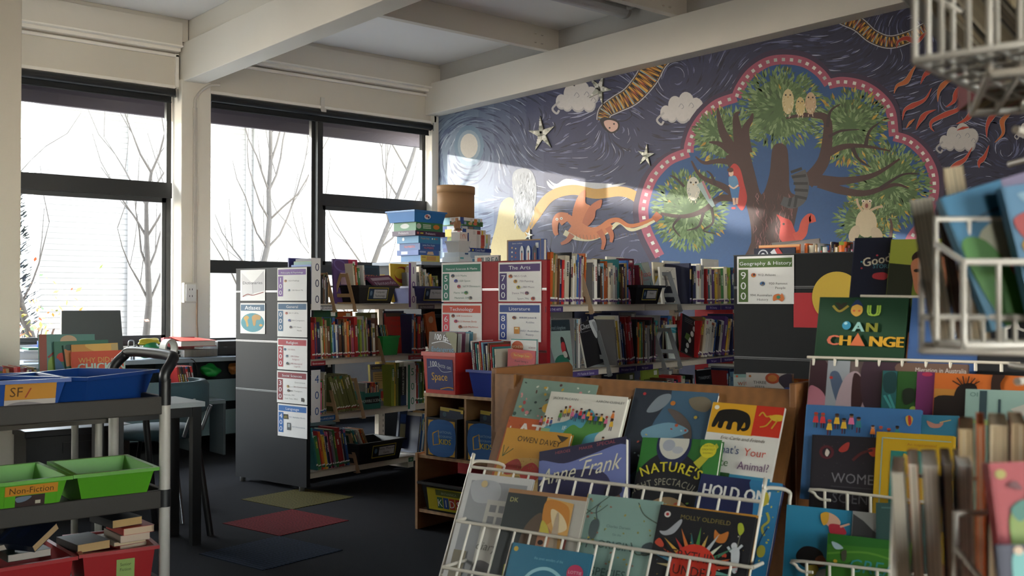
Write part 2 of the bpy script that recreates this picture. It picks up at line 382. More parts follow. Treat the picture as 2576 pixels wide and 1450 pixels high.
roller(.08, UC0 - .03, 'black roller blind, rolled up above the two windows in the corner')
roller(UC1 + .03, 5.6, 'black roller blind, rolled up above the leftmost window')
t = thing('blind_bracket', 'small white centre bracket on the board above the corner windows', 'bracket', (wx(1.42), YW - .04, 3.07))
m = MB('plastic', '#e2ddd2'); m.box(-.03, -.03, 0, .03, 0, .05); m.box(-.022, -.012, .05, .022, 0, .16); m.obj('plate', t, bevel=.003)
# hanging partition wall at the left edge of the view
pp = at(53, 500, 6.2)
m = MB('plaster', '#d6cfc0'); m.box(pp.x - 2.0, pp.y, 0, pp.x, pp.y + .14, ZC); m.box(pp.x - 2, pp.y - .02, 0, pp.x - .13, pp.y, 2.37, '#d9d3c6'); st(m, 'wall_left', bevel=.006)
# conduit and power point on the column
t = thing('power_conduit', 'white electrical conduit curving from the ceiling beam down the window column', 'conduit', (wx(2.76), YW - .125, 0))
m = MB('plastic', '#d8d0c4'); m.tube(cr([(.20, -.05, 3.18), (.10, -.03, 3.16), (.0, -.012, 3.06), (-.02, -.01, 2.9), (-.02, -.01, 2.0)], 5), .012); m.obj('bent_pipe', t)
m = MB('plastic', '#cfc7ba'); m.box(-.035, -.02, 1.35, .0, 0, 2.95); m.obj('cover_strip', t, bevel=.003)
m = MB('plastic', '#b08a6a'); m.tube([(.0, -.02, 1.3), (.0, -.02, 1.0), (.01, -.02, .85)], .009); m.obj('lower_cord', t)
pb = hit(473, 737, V((0, YW - .12, 0)), V((0, 1, 0)))
t = thing('power_socket', 'white power socket box on the column between the windows', 'socket', pb)
m = MB('plastic', '#e6dfd0'); m.box(-.06, -.055, -.09, .06, 0, .09); m.obj('box', t, bevel=.006)
m = MB('plastic', '#f2efe8'); m.box(-.045, -.065, -.075, .045, -.055, .075)
for zz in (-.03, .03):
    for xx in (-.012, .012): m.box(xx - .003, -.067, zz - .008, xx + .003, -.065, zz + .008, '#444444')
m.obj('face_plate', t)

# ================================================================ outside
m = MB('matte', '#7c7a74'); m.box(X0 - 12, YW + .2, -.15, XM + 14, YW + 30, 0); tag(m.obj('ground_outside'), kind='structure')
YB = YW + 5.2
el = hit(100, 400, V((0, YB, 0)), V((0, 1, 0))).x
t = thing('neighbour_building', 'white painted brick building with a dark eave outside the windows', 'building', (el, YB, 0))
m = MB('brick', '#8d8b88'); m.box(0, 0, 0, 16, .25, 4.6)
for k in range(60): m.box(0, -.004, .075 * k, 16, 0, .075 * k + .008, '#74726f')
m.obj('brick_wall', t)
m = MB('matte', '#c4c4c2'); 
for x in (1.15, 2.9, 3.02, 6.5): m = MB('matte', '#c4c4c2'); m.box(x, -.07, 0, x + .055, -.004, 4.3); m.obj('downpipe', t)
m = MB('matte', '#3c3a44'); m.box(-.5, -.9, 4.1, 16.5, .3, 4.35, '#4a4550'); m.box(-.6, -1.0, 4.35, 16.5, .4, 4.6, '#35323a'); m.obj('eave', t)
m = MB('matte', '#4c4450'); m.box(X0 - .6, YW + .25, 3.16, XM + .8, YW + .75, 3.2); m.box(X0 - .6, YW + .75, 2.99, XM + .8, YW + .80, 3.3); m.obj('eave_board', label='dark eave board of this building just outside the window tops', cat='eave')
def tree(x, y, h, seed, lab, spread=.5):
    q = random.Random(seed); t = thing('bare_tree', lab, 'tree', (x, y, 0), 0, 'bare trees outside the windows')
    tr = MB('bark', '#3f3a35'); br = MB('bark', '#4a443e')
    pts = [V((0, 0, 0))]; d = V((q.uniform(-.1, .1), 0, 1))
    while pts[-1].z < h: d = (d + V((q.uniform(-.2, .2), q.uniform(-.15, .15), .1))).normalized(); pts.append(pts[-1] + d * .4)
    tr.tube(pts, [.05 * (1 - .85 * i / len(pts)) + .006 for i in range(len(pts))], n=7); tr.obj('trunk', t)
    for i in range(2, len(pts)):
        for s in (-1, 1):
            if q.random() < .25: continue
            p = [pts[i]]; dd = V((s * q.uniform(.4, 1) * spread * 2, q.uniform(-.5, .5), q.uniform(.7, 1.4))).normalized(); L = q.randint(4, 8)
            for k in range(L):
                dd = (dd + V((q.uniform(-.25, .25), q.uniform(-.2, .2), q.uniform(0, .3)))).normalized(); p.append(p[-1] + dd * .25)
                if q.random() < .4:
                    d3 = (dd + V((q.uniform(-.9, .9), 0, .3))).normalized(); br.tube([p[-1], p[-1] + d3 * .3, p[-1] + d3 * .5 + V((0, 0, .15))], [.006, .005, .003], n=4)
            br.tube(p, [.016 * (1 - .8 * k / L) for k in range(L + 1)], n=5)
    br.obj('branches', t)
for i, (px, dy, h, lab) in enumerate([(590, 3.2, 4.0, 'thin bare tree beyond the middle window, dark forked stem'), (880, 3.6, 3.6, 'low bare spreading tree seen through the window nearest the corner'),
        (122, 3.4, 5.0, 'slender pale bare tree at the left of the leftmost window'), (335, 3.6, 2.4, 'short bare sapling beyond the right of the leftmost window')]):
    p = hit(px, 757, V((0, YW + dy, 0)), V((0, 1, 0))); tree(p.x, YW + dy, h, 5 + i, lab)
p = hit(88, 757, V((0, YW + 2.6, 0)), V((0, 1, 0)))
t = thing('leafy_shrub', 'shrub with orange and yellow leaves outside the leftmost window', 'shrub', (p.x - .1, YW + 2.6, 0))
m = MB('leaf'); q = random.Random(3)
for k in range(900):
    c = V((q.gauss(0, .33), q.gauss(0, .3), abs(q.gauss(.55, .35)))); u = V((q.uniform(-1, 1), q.uniform(-1, 1), q.uniform(-1, 1))).normalized(); w_ = u.orthogonal().normalized() if q.random() < .5 else u.cross(UP).normalized()
    L = q.uniform(.05, .09); m.add([c, c + u * L * .5 + w_ * L * .25, c + u * L, c + u * L * .5 - w_ * L * .25], [(0, 1, 2, 3)], q.choice(['#e2602c', '#d98a2c', '#c9b83a', '#8a9a3a', '#e8742f', '#4f6a34']))
m.obj('leaves', t)
m = MB('bark', '#4a3a30')
for k in range(9): a = k * .7; m.tube([(0, 0, 0), (.12 * math.cos(a), .12 * math.sin(a), .35), (.3 * math.cos(a), .3 * math.sin(a), .9)], [.018, .012, .005], n=5)
m.obj('stems', t)
p = hit(75, 757, V((0, YW + 4.4, 0)), V((0, 1, 0)))
t = thing('conifer', 'dark narrow conifer standing at the corner of the white building', 'tree', (p.x - .25, YW + 4.3, 0))
m = MB('leaf')
for k in range(1500):
    z = q.uniform(.15, 2.5); r = .42 * (1 - z / 2.7) ** .7 * q.uniform(.6, 1.05); a = q.uniform(0, 2 * PI); c = V((r * math.cos(a), r * math.sin(a), z)); u = V((math.cos(a), math.sin(a), .6)).normalized(); w_ = u.cross(UP).normalized()
    m.add([c, c + u * .07 + w_ * .02, c + u * .12, c + u * .07 - w_ * .02], [(0, 1, 2, 3)], q.choice(['#2c3440', '#39424a', '#2a3438', '#444f58']))
m.obj('foliage', t); m = MB('bark', '#3a3230'); m.tube([(0, 0, 0), (0, 0, 2.4)], [.06, .01]); m.obj('trunk', t)
# added blocker out of view; its stepped top and slot shape the sun band
SB = 12.0
def shade_block(u0, u1, ztop, name):
    x0 = wx(u1) + SUN_DIR.x * -SB / 1.0; x1 = wx(u0) + SUN_DIR.x * -SB; z = ztop + 0.215 * SB
    return x0, x1, z
t = thing('sun_blocker', 'added stepped wall out of view at left, cutting off the low sun', 'building', (0, YW + SB, 0))
m = MB('brick', '#b9a890')
for (u0, u1, z) in ((-.2, 1.40, 2.33), (1.40, 2.75, 2.64), (2.75, 3.7, 2.42), (5.2, 16.0, 2.70)):
    x0, x1, zz = shade_block(u0, u1, z, ''); m.box(x0, 0, 0, x1, .6, zz)
x0, x1, zz = shade_block(3.7, 5.2, 2.42, ''); z1 = 1.54 + .215 * SB; z0 = 1.38 + .215 * SB
m.box(x0, 0, 0, x1, .6, z0); m.box(x0, 0, z1, x1, .6, zz)  # slot left in the blocker to pass a strip of low sun
m.obj('walls', t)  # upright slabs of the added blocker
m = MB('matte', '#55565a'); x0, x1, zz = shade_block(5.2, 16, 2.70, ''); m.box(x0, .6, zz - .6, x1, 3.5, zz - .5); m.obj('rear_roof', t)
# ================================================================ the painted wall
m = MB('mural', '#3c3d5c')
NX = V((-1, 0, 0))
def mf(px, py): return hit(px, py, V((XM, 0, 0)), V((1, 0, 0)))
q = random.Random(11)
def mix(a, b, t):
    a = V([int(a[i:i + 2], 16) / 255 for i in (1, 3, 5)]); b = V([int(b[i:i + 2], 16) / 255 for i in (1, 3, 5)]); return tuple(a + (b - a) * max(0, min(1, t)))
# ground coat: a grid of quads, paler blue towards the corner, plum navy to the right
ys = [YW - k * (YW - Y0) / 56 for k in range(57)]; zs = [3.25 * k / 14 for k in range(15)]
def base(t_, z):
    b = mix('#7d90a8', '#373a5e', (t_ - .3) / 1.5); b = tuple(b)
    return b
for i in range(56):
    for j in range(14):
        t_ = YW - ys[i]; c = base(t_, zs[j]); c2 = mix('#373a5e', '#2a2a48', (t_ - 2.5) / 2.5)
        if t_ > 1.9: c = c2
        m.add([(XM, ys[i], zs[j]), (XM, ys[i + 1], zs[j]), (XM, ys[i + 1], zs[j + 1]), (XM, ys[i], zs[j + 1])], [(3, 2, 1, 0)], tuple(c))
m.box(XM + .002, Y0, 0, XM + .2, YW + .2, ZC, '#c9c2b5')
A = Art(m, mf, NX, 'mural', k=0.07)
vort = [(1180, 367, 130, 1), (1365, 345, 60, -1), (1590, 640, 45, 1), (2390, 245, 55, 1), (2530, 385, 55, -1), (1700, 205, 120, -1), (2290, 60, 90, 1), (1420, 640, 60, -1), (1560, 320, 70, 1)]
def flow(x, y):
    a = .25 * math.sin(x / 130 + y / 90) + .35 * math.sin(x / 60 - y / 140) - .1; vx, vy = math.cos(a), math.sin(a)
    for cx, cy, r, s in vort:
        dx, dy = x - cx, y - cy; d = math.hypot(dx, dy) + 1e-6; g = 2.6 * math.exp(-(d / r) ** 2)
        vx += -dy / d * s * g; vy += dx / d * s * g
    l_ = math.hypot(vx, vy); return vx / l_, vy / l_
for k in range(6500):
    x = q.uniform(1095, 2780); y = q.uniform(-120, 680)
    if 1660 < x < 2320 and y > 440 and q.random() < .8: continue
    L = q.uniform(14, 48); P = [(x, y)]
    for _ in range(4): vx, vy = flow(*P[-1]); P.append((P[-1][0] + vx * L / 4, P[-1][1] + vy * L / 4))
    lt = max(0, min(1, (1420 - x) / 300)); r_ = q.random()
    if r_ < .42: c = mix('#35385e', '#5c6a8c', lt)
    elif r_ < .72: c = mix('#1d1d38', '#4a5576', lt)
    elif r_ < .9: c = mix('#666b94', '#93a6bf', lt)
    else: c = mix('#a4a9c8', '#cdd6e0', lt)
    A.l(P, (.6, q.uniform(2.2, 5.5) if r_ < .9 else q.uniform(1.2, 2.6)), c, k=2, dz=.0005 + .00006 * (k % 40))
A.z = .0035
# moon with rings
for rr, cc in ((52, '#6f8aa3'), (40, '#8ea3b5'), (30, '#b4bcc2')): A.e(1180, 367, rr * .72, rr, cc)
A.e(1180, 367, 22, 31, '#dcd6cb')
# clouds
def cloud(cx, cy, s, flip=1, c1='#b9b6b8', c2='#d3cfcd', puffs=((-40, 5, 18), (-18, -14, 22), (8, -22, 24), (32, -10, 22), (0, 6, 24), (26, 10, 20), (-26, 12, 16))):
    for i, (dx, dy, r) in enumerate(puffs): A.e(cx + dx * s * flip, cy + dy * s + 2, r * s * .8, r * s, c1)
    for i, (dx, dy, r) in enumerate(puffs): A.e(cx + dx * s * flip - 1, cy + dy * s - 1, r * s * .72, r * s * .9, c2)
    A.l([(cx - 45 * s * flip, cy + 5 * s), (cx - 62 * s * flip, cy + 22 * s), (cx - 52 * s * flip, cy + 34 * s), (cx - 46 * s * flip, cy + 26 * s)], 5 * s, c1)
    for dx, dy in ((-10, -8), (14, -10), (30, 4)): A.l([(cx + dx * s, cy + dy * s), (cx + (dx + 6) * s, cy + (dy - 8) * s), (cx + (dx + 12) * s, cy + dy * s), (cx + (dx + 7) * s, cy + (dy + 4) * s)], 1.6, '#9a98a0')
cloud(1455, 250, 1.05); cloud(1718, 278, 1.05); cloud(2415, 352, .95, c1='#a7a2a4', c2='#c4bfbd')
cloud(2590, 330, .6)
A.sp([(1376, 455), (1398, 470), (1428, 455), (1470, 462), (1530, 466), (1575, 460), (1540, 474), (1480, 490), (1420, 482), (1385, 474)], '#a4a7b0')
A.sp([(1380, 452), (1400, 463), (1425, 450), (1470, 458), (1540, 464), (1500, 476), (1440, 474), (1400, 472)], '#b8bac0')
# golden band and the pale hill with grey foliage near the corner
A.l([(1306, 600), (1345, 545), (1385, 495), (1440, 478), (1500, 488), (1560, 482), (1600, 496), (1640, 540)], 25, '#bd8a2c', k=8)
A.sp([(1236, 660), (1250, 560), (1262, 510), (1290, 500), (1312, 560), (1330, 620), (1335, 660)], '#b8a66e')
A.l([(1095, 508), (1120, 515), (1160, 560)], 22, '#d49a2c')
A.sp([(1290, 440), (1312, 424), (1338, 432), (1350, 470), (1346, 520), (1334, 560), (1318, 585), (1302, 560), (1292, 500)], '#7f838b')
for k in range(150):
    x = q.uniform(1294, 1344); y = q.uniform(432, 565); A.l([(x, y), (x + q.uniform(-4, 4), y + 7), (x + q.uniform(-4, 4), y + 15)], (.5, 2.6), q.choice(['#4d5058', '#6a6e76', '#9a9da4', '#b4b7bc']), k=2, dz=A.z + .0003 + .00003 * (k % 20))
A.z += .0015
# patterned snakes
def snake(P, w0, w1, head=True, seed=1):
    qq = random.Random(seed)
    A.l(P, w0 + 9, '#c8c4c4', w1=w1 + 9, k=8); A.l(P, w0 + 4, '#17131a', w1=w1 + 4, k=8)
    S = cr([(a, b, 0) for a, b in P], 8); n = len(S); A.z += .0003
    for i in range(n - 1):
        d = (S[i + 1] - S[i]).normalized(); nn = V((-d.y, d.x, 0)); wa = (w0 + (w1 - w0) * i / n) / 2; wb = (w0 + (w1 - w0) * (i + 1) / n) / 2; a, b = S[i], S[i + 1]
        c = qq.choice(['#c9801f', '#d79a2b', '#b8562a', '#cf8a24', '#a24a3a'])
        A.p([(a + nn * wa)[:2], (b + nn * wb)[:2], (b - nn * wb)[:2], (a - nn * wa)[:2]], c, dz=A.z)
        mid = (a + b) / 2; A.p([(a + nn * wa * .95)[:2], (b + nn * wb * .95)[:2], (mid)[:2]], '#1d1712' if i % 2 else '#e0a63c', dz=A.z + .0003)
        A.p([(a - nn * wa * .95)[:2], (b - nn * wb * .95)[:2], (mid)[:2]], '#e0a63c' if i % 2 else '#241a14', dz=A.z + .0003)
        if i % 5 == 0: A.p([(a + nn * wa)[:2], (a + nn * wa + d * 2.5)[:2], (a - nn * wa + d * 2.5)[:2], (a - nn * wa)[:2]], '#8fb0bc', dz=A.z + .0005)
        A.p([(a + nn * wa)[:2], (a + nn * wa + d * 1.3)[:2], (a - nn * wa + d * 1.3)[:2], (a - nn * wa)[:2]], '#1a1512', dz=A.z + .0004)
    A.z += .001
snake([(1690, 105), (1650, 150), (1628, 195), (1590, 240), (1552, 262), (1524, 280), (1516, 305)], 62, 22)
A.sp([(1510, 300), (1530, 296), (1556, 305), (1557, 326), (1538, 336), (1518, 322)], '#18131a'); A.sp([(1520, 306), (1535, 302), (1553, 309), (1553, 324), (1538, 332), (1524, 320)], '#e2b6a6')
A.c(1534, 322, 2.2, '#1c1414'); A.c(1545, 312, 2.2, '#1c1414'); A.l([(1552, 306), (1575, 303), (1590, 290), (1583, 278)], 1.6, '#17131a')
snake([(2085, 15), (2120, 42), (2160, 62), (2196, 92), (2240, 106), (2290, 92), (2330, 70)], 34, 20, seed=4)
# the lobed garden frame
lob = [[(1660, 645), (1629, 583), (1619, 536), (1623, 502), (1637, 459), (1658, 428), (1689, 401), (1733, 384)],
       [(1733, 384), (1735, 363), (1747, 328), (1770, 293), (1805, 262), (1853, 245)],
       [(1853, 245), (1863, 220), (1890, 183), (1932, 156), (1978, 150), (2025, 158), (2063, 183), (2085, 212)],
       [(2085, 212), (2121, 206), (2172, 216), (2214, 243), (2241, 281), (2249, 343)],
       [(2249, 343), (2287, 355), (2322, 386), (2345, 428), (2351, 475), (2342, 521), (2322, 560), (2290, 605), (2286, 650)]]
path = []
for L in lob: path += [(p.x, p.y) for p in cr([(a, b, 0) for a, b in L], 7)][:-1]
path.append((2286, 650))
ctr = (1990, 470)
for i in range(len(path) - 1): A.p([path[i], path[i + 1], ctr], '#1c4f8c', dz=A.z + .0004)
A.p([path[0], path[-1], (2286, 760), (1660, 760)], '#1c4f8c', dz=A.z + .0004); A.p([path[0], path[-1], ctr], '#1c4f8c', dz=A.z + .0004)
A.z += .0006
for L in lob: A.l([(x + (x - ctr[0]) * .045, y + (y - ctr[1]) * .05) for x, y in L], 20, '#3c2848', k=7)
for L in lob: A.l(L, 25, '#b0506a', k=7)
A.z += .0004; acc = 0
for i in range(len(path) - 1):
    a, b = V(path[i]), V(path[i + 1]); d = (b - a); acc += d.length
    if acc > 17:
        acc = 0; d.normalize(); nn = V((-d.y, d.x)); s = 4.2
        A.p([a + d * s + nn * s, a - d * s + nn * s, a - d * s - nn * s, a + d * s - nn * s], q.choice(['#dfe2dc', '#cfd6cc', '#e8e6dd', '#b9c2bb']), dz=A.z + .0006)
A.z += .001
# leaves in radiating clusters
def leaves(cx, cy, rx, ry, n, yel=.0, r0=.15, seed=0):
    qq = random.Random(seed + int(cx)); A.e(cx, cy, rx * .8, ry * .8, '#4c6c38'); n = int(n * 1.25)
    for k in range(n):
        rr = math.sqrt(qq.uniform(r0 * r0, 1)); a = qq.uniform(0, 2 * PI); x = cx + rx * rr * math.cos(a); y = cy + ry * rr * math.sin(a)
        a2 = a + qq.uniform(-.5, .5); L = qq.uniform(13, 24); w_ = L * .32; u = (math.cos(a2), math.sin(a2))
        c = qq.choice(['#6c8a50', '#587840', '#7d9a60', '#486634', '#8aa56e', '#40592f', '#607f48'])
        if qq.random() < yel * .45 * (rr ** 3): c = qq.choice(['#c9a032', '#d2b04a', '#b98a2c'])
        A.p([(x, y), (x + u[0] * L * .4 - u[1] * w_ / 2, y + u[1] * L * .4 + u[0] * w_ / 2), (x + u[0] * L, y + u[1] * L), (x + u[0] * L * .4 + u[1] * w_ / 2, y + u[1] * L * .4 - u[0] * w_ / 2)], c, dz=A.z + .0001 + .00006 * (k % 30))
leaves(1965, 272, 95, 92, 520, .1); leaves(1830, 345, 75, 66, 330, .1); leaves(1735, 530, 84, 92, 560, .12); leaves(2140, 320, 85, 88, 480, .5)
leaves(2235, 470, 95, 100, 560, .45); leaves(2180, 560, 70, 70, 260, .1); leaves(1800, 330, 40, 40, 100, .2)
A.z += .0025
TK = '#47241f'; TK2 = '#351a18'
A.sp([(1868, 680), (1890, 610), (1884, 540), (1860, 470), (1825, 400), (1850, 385), (1880, 372), (1898, 430), (1916, 490), (1936, 440), (1946, 368), (1978, 368), (1985, 420), (1988, 480), (2010, 500), (2000, 560), (1992, 610), (2010, 680)], TK, k=4)
for P, a, b in (([(1858, 400), (1822, 340), (1810, 300), (1806, 272)], 30, 3), ([(1838, 380), (1810, 362), (1784, 358)], 20, 3), ([(1866, 390), (1856, 330), (1852, 292), (1862, 282)], 34, 3), ([(1880, 385), (1875, 330), (1890, 300), (1894, 285)], 28, 3),
                ([(1850, 410), (1810, 405), (1772, 410), (1750, 394)], 18, 3), ([(1875, 510), (1820, 470), (1765, 445), (1740, 405)], 22, 4), ([(1800, 465), (1790, 440), (1778, 430)], 9, 2), ([(1722, 470), (1700, 448), (1686, 442)], 7, 2),
                ([(2030, 460), (2070, 410), (2082, 350), (2080, 300), (2050, 290), (2010, 291), (1978, 298)], 36, 4), ([(2082, 320), (2090, 280), (2115, 262)], 10, 2), ([(2085, 345), (2115, 330), (2162, 326)], 9, 2),
                ([(2078, 390), (2120, 370), (2175, 368), (2240, 380)], 20, 3), ([(2178, 368), (2188, 330), (2214, 308)], 11, 2), ([(2145, 372), (2160, 400), (2192, 422)], 12, 2),
                ([(2025, 450), (2075, 455), (2130, 455), (2200, 440), (2264, 400)], 34, 4), ([(2060, 460), (2120, 480), (2180, 486), (2250, 465), (2286, 474)], 26, 3), ([(2215, 474), (2270, 440), (2314, 438)], 9, 2),
                ([(1662, 538), (1720, 545), (1770, 530), (1810, 500), (1850, 500)], 7, 18), ([(1712, 546), (1694, 570), (1712, 596)], 8, 2), ([(1770, 535), (1758, 570), (1728, 580)], 9, 2), ([(1790, 520), (1794, 560), (1770, 580), (1800, 588)], 8, 2)):
    A.l(P, a, TK2 if b < 3 else TK, w1=b)
for k in range(130):
    x = q.uniform(1892, 1998); y = q.uniform(480, 640); A.l([(x, y), (x + q.uniform(-6, 6), y + 9), (x + q.uniform(-5, 5), y + 20)], (.4, 1.8), q.choice(['#8a4e50', '#35201f', '#9a6062', '#6a3a3a']), k=2, dz=A.z + .0003 + .00003 * (k % 15))
A.z += .001
# striped tail, red squirrel, girl in a red cape, owls, possum
A.l([(1968, 505), (1992, 512), (2014, 498), (2018, 462), (2008, 434)], 22, '#4a484c', w1=40)
for P in ([(1985, 520), (1990, 498)], [(2000, 522), (2004, 496)], [(2000, 494), (2030, 500)], [(1999, 478), (2033, 480)], [(1997, 462), (2033, 462)], [(1993, 446), (2028, 442)], [(1990, 434), (2018, 424)]): A.l(P, 7, '#1e1d22')
A.sp([(1962, 600), (1964, 560), (1954, 540), (1972, 548), (1990, 556), (2000, 580), (2010, 606), (1985, 616)], '#d0382c'); A.l([(2000, 600), (2018, 588), (2026, 560), (2040, 546), (2046, 560)], 26, '#d8442f', w1=16); A.c(1972, 564, 3, '#2c1512')
A.sp([(1833, 436), (1846, 412), (1862, 424), (1872, 460), (1880, 500), (1868, 530), (1852, 510), (1846, 470)], '#c9302c')
A.sp([(1834, 446), (1852, 444), (1858, 468), (1838, 472)], '#5a8fbe'); A.p([(1836, 472), (1862, 470), (1858, 500), (1842, 500)], '#3f78b4'); A.l([(1846, 498), (1848, 516)], 6, '#e2b59a'); A.l([(1855, 498), (1854, 514)], 6, '#e2b59a'); A.e(1840, 436, 6, 8, '#e8bfa3'); A.e(1838, 428, 8, 6, '#5c2c20')
A.l([(1834, 466), (1846, 474), (1858, 466)], 4, '#e8bfa3'); A.e(1846, 524, 6, 3, '#c9302c')
def owl(x, y, w_, h, c1, c2, n=36):
    A.e(x, y, w_, h, c1); 
    for k in range(n): a = q.uniform(0, 2 * PI); r_ = q.uniform(.5, 1.08); A.l([(x + w_ * r_ * math.cos(a), y + h * r_ * math.sin(a)), (x + w_ * (r_ + .1) * math.cos(a), y + h * (r_ + .12) * math.sin(a) + 3)], 1.5, q.choice([c2, '#f0e4c4']), dz=A.z + .0002)
    A.z += .0003
    for s in (-1, 1): A.c(x + s * w_ * .38, y - h * .52, w_ * .15, '#1a1512')
    A.p([(x - 2, y - h * .4), (x + 2, y - h * .4), (x, y - h * .25)], '#b98a3a'); 
    for s in (-1, 1): A.l([(x + s * 5, y + h), (x + s * 6, y + h + 6)], 1.6, '#e6d2b0')
owl(1983, 256, 15, 32, '#d9c48e', '#b79a5c'); owl(2014, 268, 12, 24, '#d9bf7e', '#b79a5c'); owl(2040, 260, 14, 28, '#cfae86', '#a8845a')
owl(1745, 475, 17, 30, '#cfcbbc', '#8f9a94'); A.l([(1762, 460), (1784, 500), (1796, 520)], 20, '#9fb4b4', w1=8); A.l([(1768, 456), (1788, 500)], 6, '#b87a80')
A.e(2180, 562, 27, 36, '#d6c3a0'); A.e(2181, 516, 12, 13, '#cdb28e'); A.e(2150, 588, 13, 22, '#cdb89a', rot=.4); A.e(2206, 590, 14, 20, '#cdb89a', rot=-.5); A.l([(2172, 532), (2160, 516), (2156, 500)], 6, '#cdb28e'); A.l([(2190, 530), (2208, 522), (2222, 520)], 6, '#cdb28e')
A.e(2173, 506, 5, 4, '#e6d8c6'); A.e(2189, 506, 5, 4, '#e6d8c6'); A.c(2173, 507, 1.8, '#241c18'); A.c(2189, 507, 1.8, '#241c18'); A.e(2181, 518, 4, 6, '#8a4a40'); A.l([(2240, 600), (2244, 570), (2240, 550)], 9, '#5a3a30', w1=4)
# orange dragon
OR = '#cf7038'; OR2 = '#b85a2a'
A.sp([(1440, 548), (1452, 500), (1473, 478), (1474, 510), (1486, 520), (1478, 550), (1462, 566)], OR); A.sp([(1466, 560), (1484, 520), (1514, 502), (1512, 522), (1500, 530), (1496, 550), (1478, 570)], OR2)
A.l([(1420, 585), (1450, 598), (1490, 600), (1530, 582), (1560, 560), (1586, 578), (1615, 572), (1648, 556)], 14, '#d8cfa4', w1=6, k=7)
A.l([(1408, 560), (1428, 548), (1448, 566), (1474, 590), (1500, 586), (1530, 560), (1556, 554), (1582, 568), (1612, 564), (1646, 550)], 20, OR, w1=7, k=7); A.l([(1440, 566), (1474, 586), (1506, 584), (1536, 562)], 40, OR, w1=22)
for x in range(1432, 1610, 9): A.l([(x, 592 - abs(x - 1480) * .05), (x + 2, 604 - abs(x - 1480) * .1)], 1, '#6a5a3c')
A.l([(1428, 548), (1408, 545), (1398, 560), (1398, 582), (1402, 592)], 24, OR, w1=9); A.c(1402, 552, 3.5, '#e8e0cc'); A.c(1413, 550, 3.5, '#e8e0cc'); A.c(1402, 552, 1.3, '#1a1412'); A.c(1413, 550, 1.3, '#1a1412')
for P in ([(1440, 590), (1428, 606), (1412, 614)], [(1508, 580), (1520, 604), (1516, 628)], [(1530, 572), (1540, 592), (1538, 610)]): A.l(P, 16, OR2, w1=7)
A.p([(1640, 548), (1652, 532), (1668, 545), (1652, 560)], OR2)
# wavy red flames
FL = [[(600, 400), (560, 460), (520, 530), (460, 560), (440, 610)], [(740, 455), (680, 465), (640, 490), (612, 550)], [(685, 575), (640, 650), (560, 690), (510, 720), (495, 785)], [(715, 715), (650, 740), (610, 790), (582, 848)], [(575, 775), (545, 800), (518, 838)],
      [(940, 620), (890, 640), (860, 710), (780, 745), (690, 790), (680, 830), (702, 858)], [(1050, 660), (960, 700), (930, 760), (890, 790), (845, 808)], [(1140, 650), (1130, 710), (1070, 770), (1045, 830), (1045, 900)], [(1215, 680), (1190, 740), (1145, 790), (1150, 870), (1095, 930)],
      [(1060, 945), (1030, 1020), (995, 1060), (995, 1095)], [(950, 960), (900, 1040), (820, 1090), (792, 1140)], [(905, 540), (850, 590), (830, 660), (775, 700)], [(880, 500), (790, 530), (735, 590), (725, 665)], [(720, 205), (650, 215), (590, 270), (520, 250), (470, 270), (455, 315)],
      [(830, 220), (790, 190), (760, 140), (715, 160)], [(860, 280), (800, 285), (790, 250)], [(1180, 640), (1165, 690), (1160, 760)], [(1260, 640), (1262, 690), (1248, 745)], [(930, 830), (890, 835), (850, 850)], [(1300, 560), (1250, 600), (1220, 640)]]
for i, L in enumerate(FL):
    P = [(2080 + a / 2.589, b / 2.589) for a, b in L]; A.l(P, (1, 15 if i not in (4, 18) else 8), '#b8b0a8', k=6); A.l(P, (.8, 13 if i not in (4, 18) else 7), '#c23a24' if i % 4 else '#c9662c', k=6)
m.obj('wall_mural', kind='structure')
# mirror mosaic stars fixed on the painted wall
def mstar(px, py, rr, rot, lab):
    c = mf(px, py); mb = MB('mirror', '#c8c8bc'); f = lambda x, y: mf(px + x, py + y)
    P = []
    for k in range(10): a = rot + k * PI / 5; r_ = rr if k % 2 == 0 else rr * .3; P.append((r_ * math.cos(a) * .82, r_ * math.sin(a) * 1.1))
    ps = [f(*p) - c for p in P]; d = V((-.012, 0, 0))
    for k in range(10): mb.add([ps[k] + d, ps[(k + 1) % 10] + d, V((0, 0, 0)) + d * 1.4], [(0, 1, 2), ], q.choice(['#c9c9bb', '#a9aea0', '#dedccf']));
    for k in range(10): mb.add([ps[k], ps[(k + 1) % 10], ps[(k + 1) % 10] + d, ps[k] + d], [(0, 1, 2, 3)], '#77786c')
    a_ = Art(mb, lambda x, y: f(x, y) - c, NX, 'mirror', z=.0175)
    for k in range(0, 10, 2):
        a = rot + k * PI / 5
        for j in range(1, 7): 
            r_ = rr * j / 7.5; ww = rr * .17 * (1 - j / 8); x, y = r_ * math.cos(a) * .82, r_ * math.sin(a) * 1.1; a_.p([(x - ww, y - ww * .7), (x + ww * .8, y - ww), (x + ww, y + ww * .8), (x - ww * .8, y + ww)], q.choice(['#f2f2ea', '#b6b9ac', '#8e9286', '#d4d4c8']), dz=.0165 + .0001 * j)
    mb.obj('mosaic_star', loc=c, label=lab, cat='wall star', group='mosaic stars on the painted wall')
mstar(1365, 338, 42, -1.7, 'mirror mosaic star on the painted wall, between the moon and the snake')
mstar(1510, 224, 38, -1.2, 'mirror mosaic star overlapping the leftmost painted cloud')
mstar(1627, 392, 27, -1.45, 'small mirror mosaic star beside the rim of the painted tree')
mstar(1116, 508, 18, -1.4, 'tiny mirror star low on the painted wall above the blue puzzle tray')
mstar(1333, 592, 14, -1.3, 'tiny mirror star above the book with three rockets')
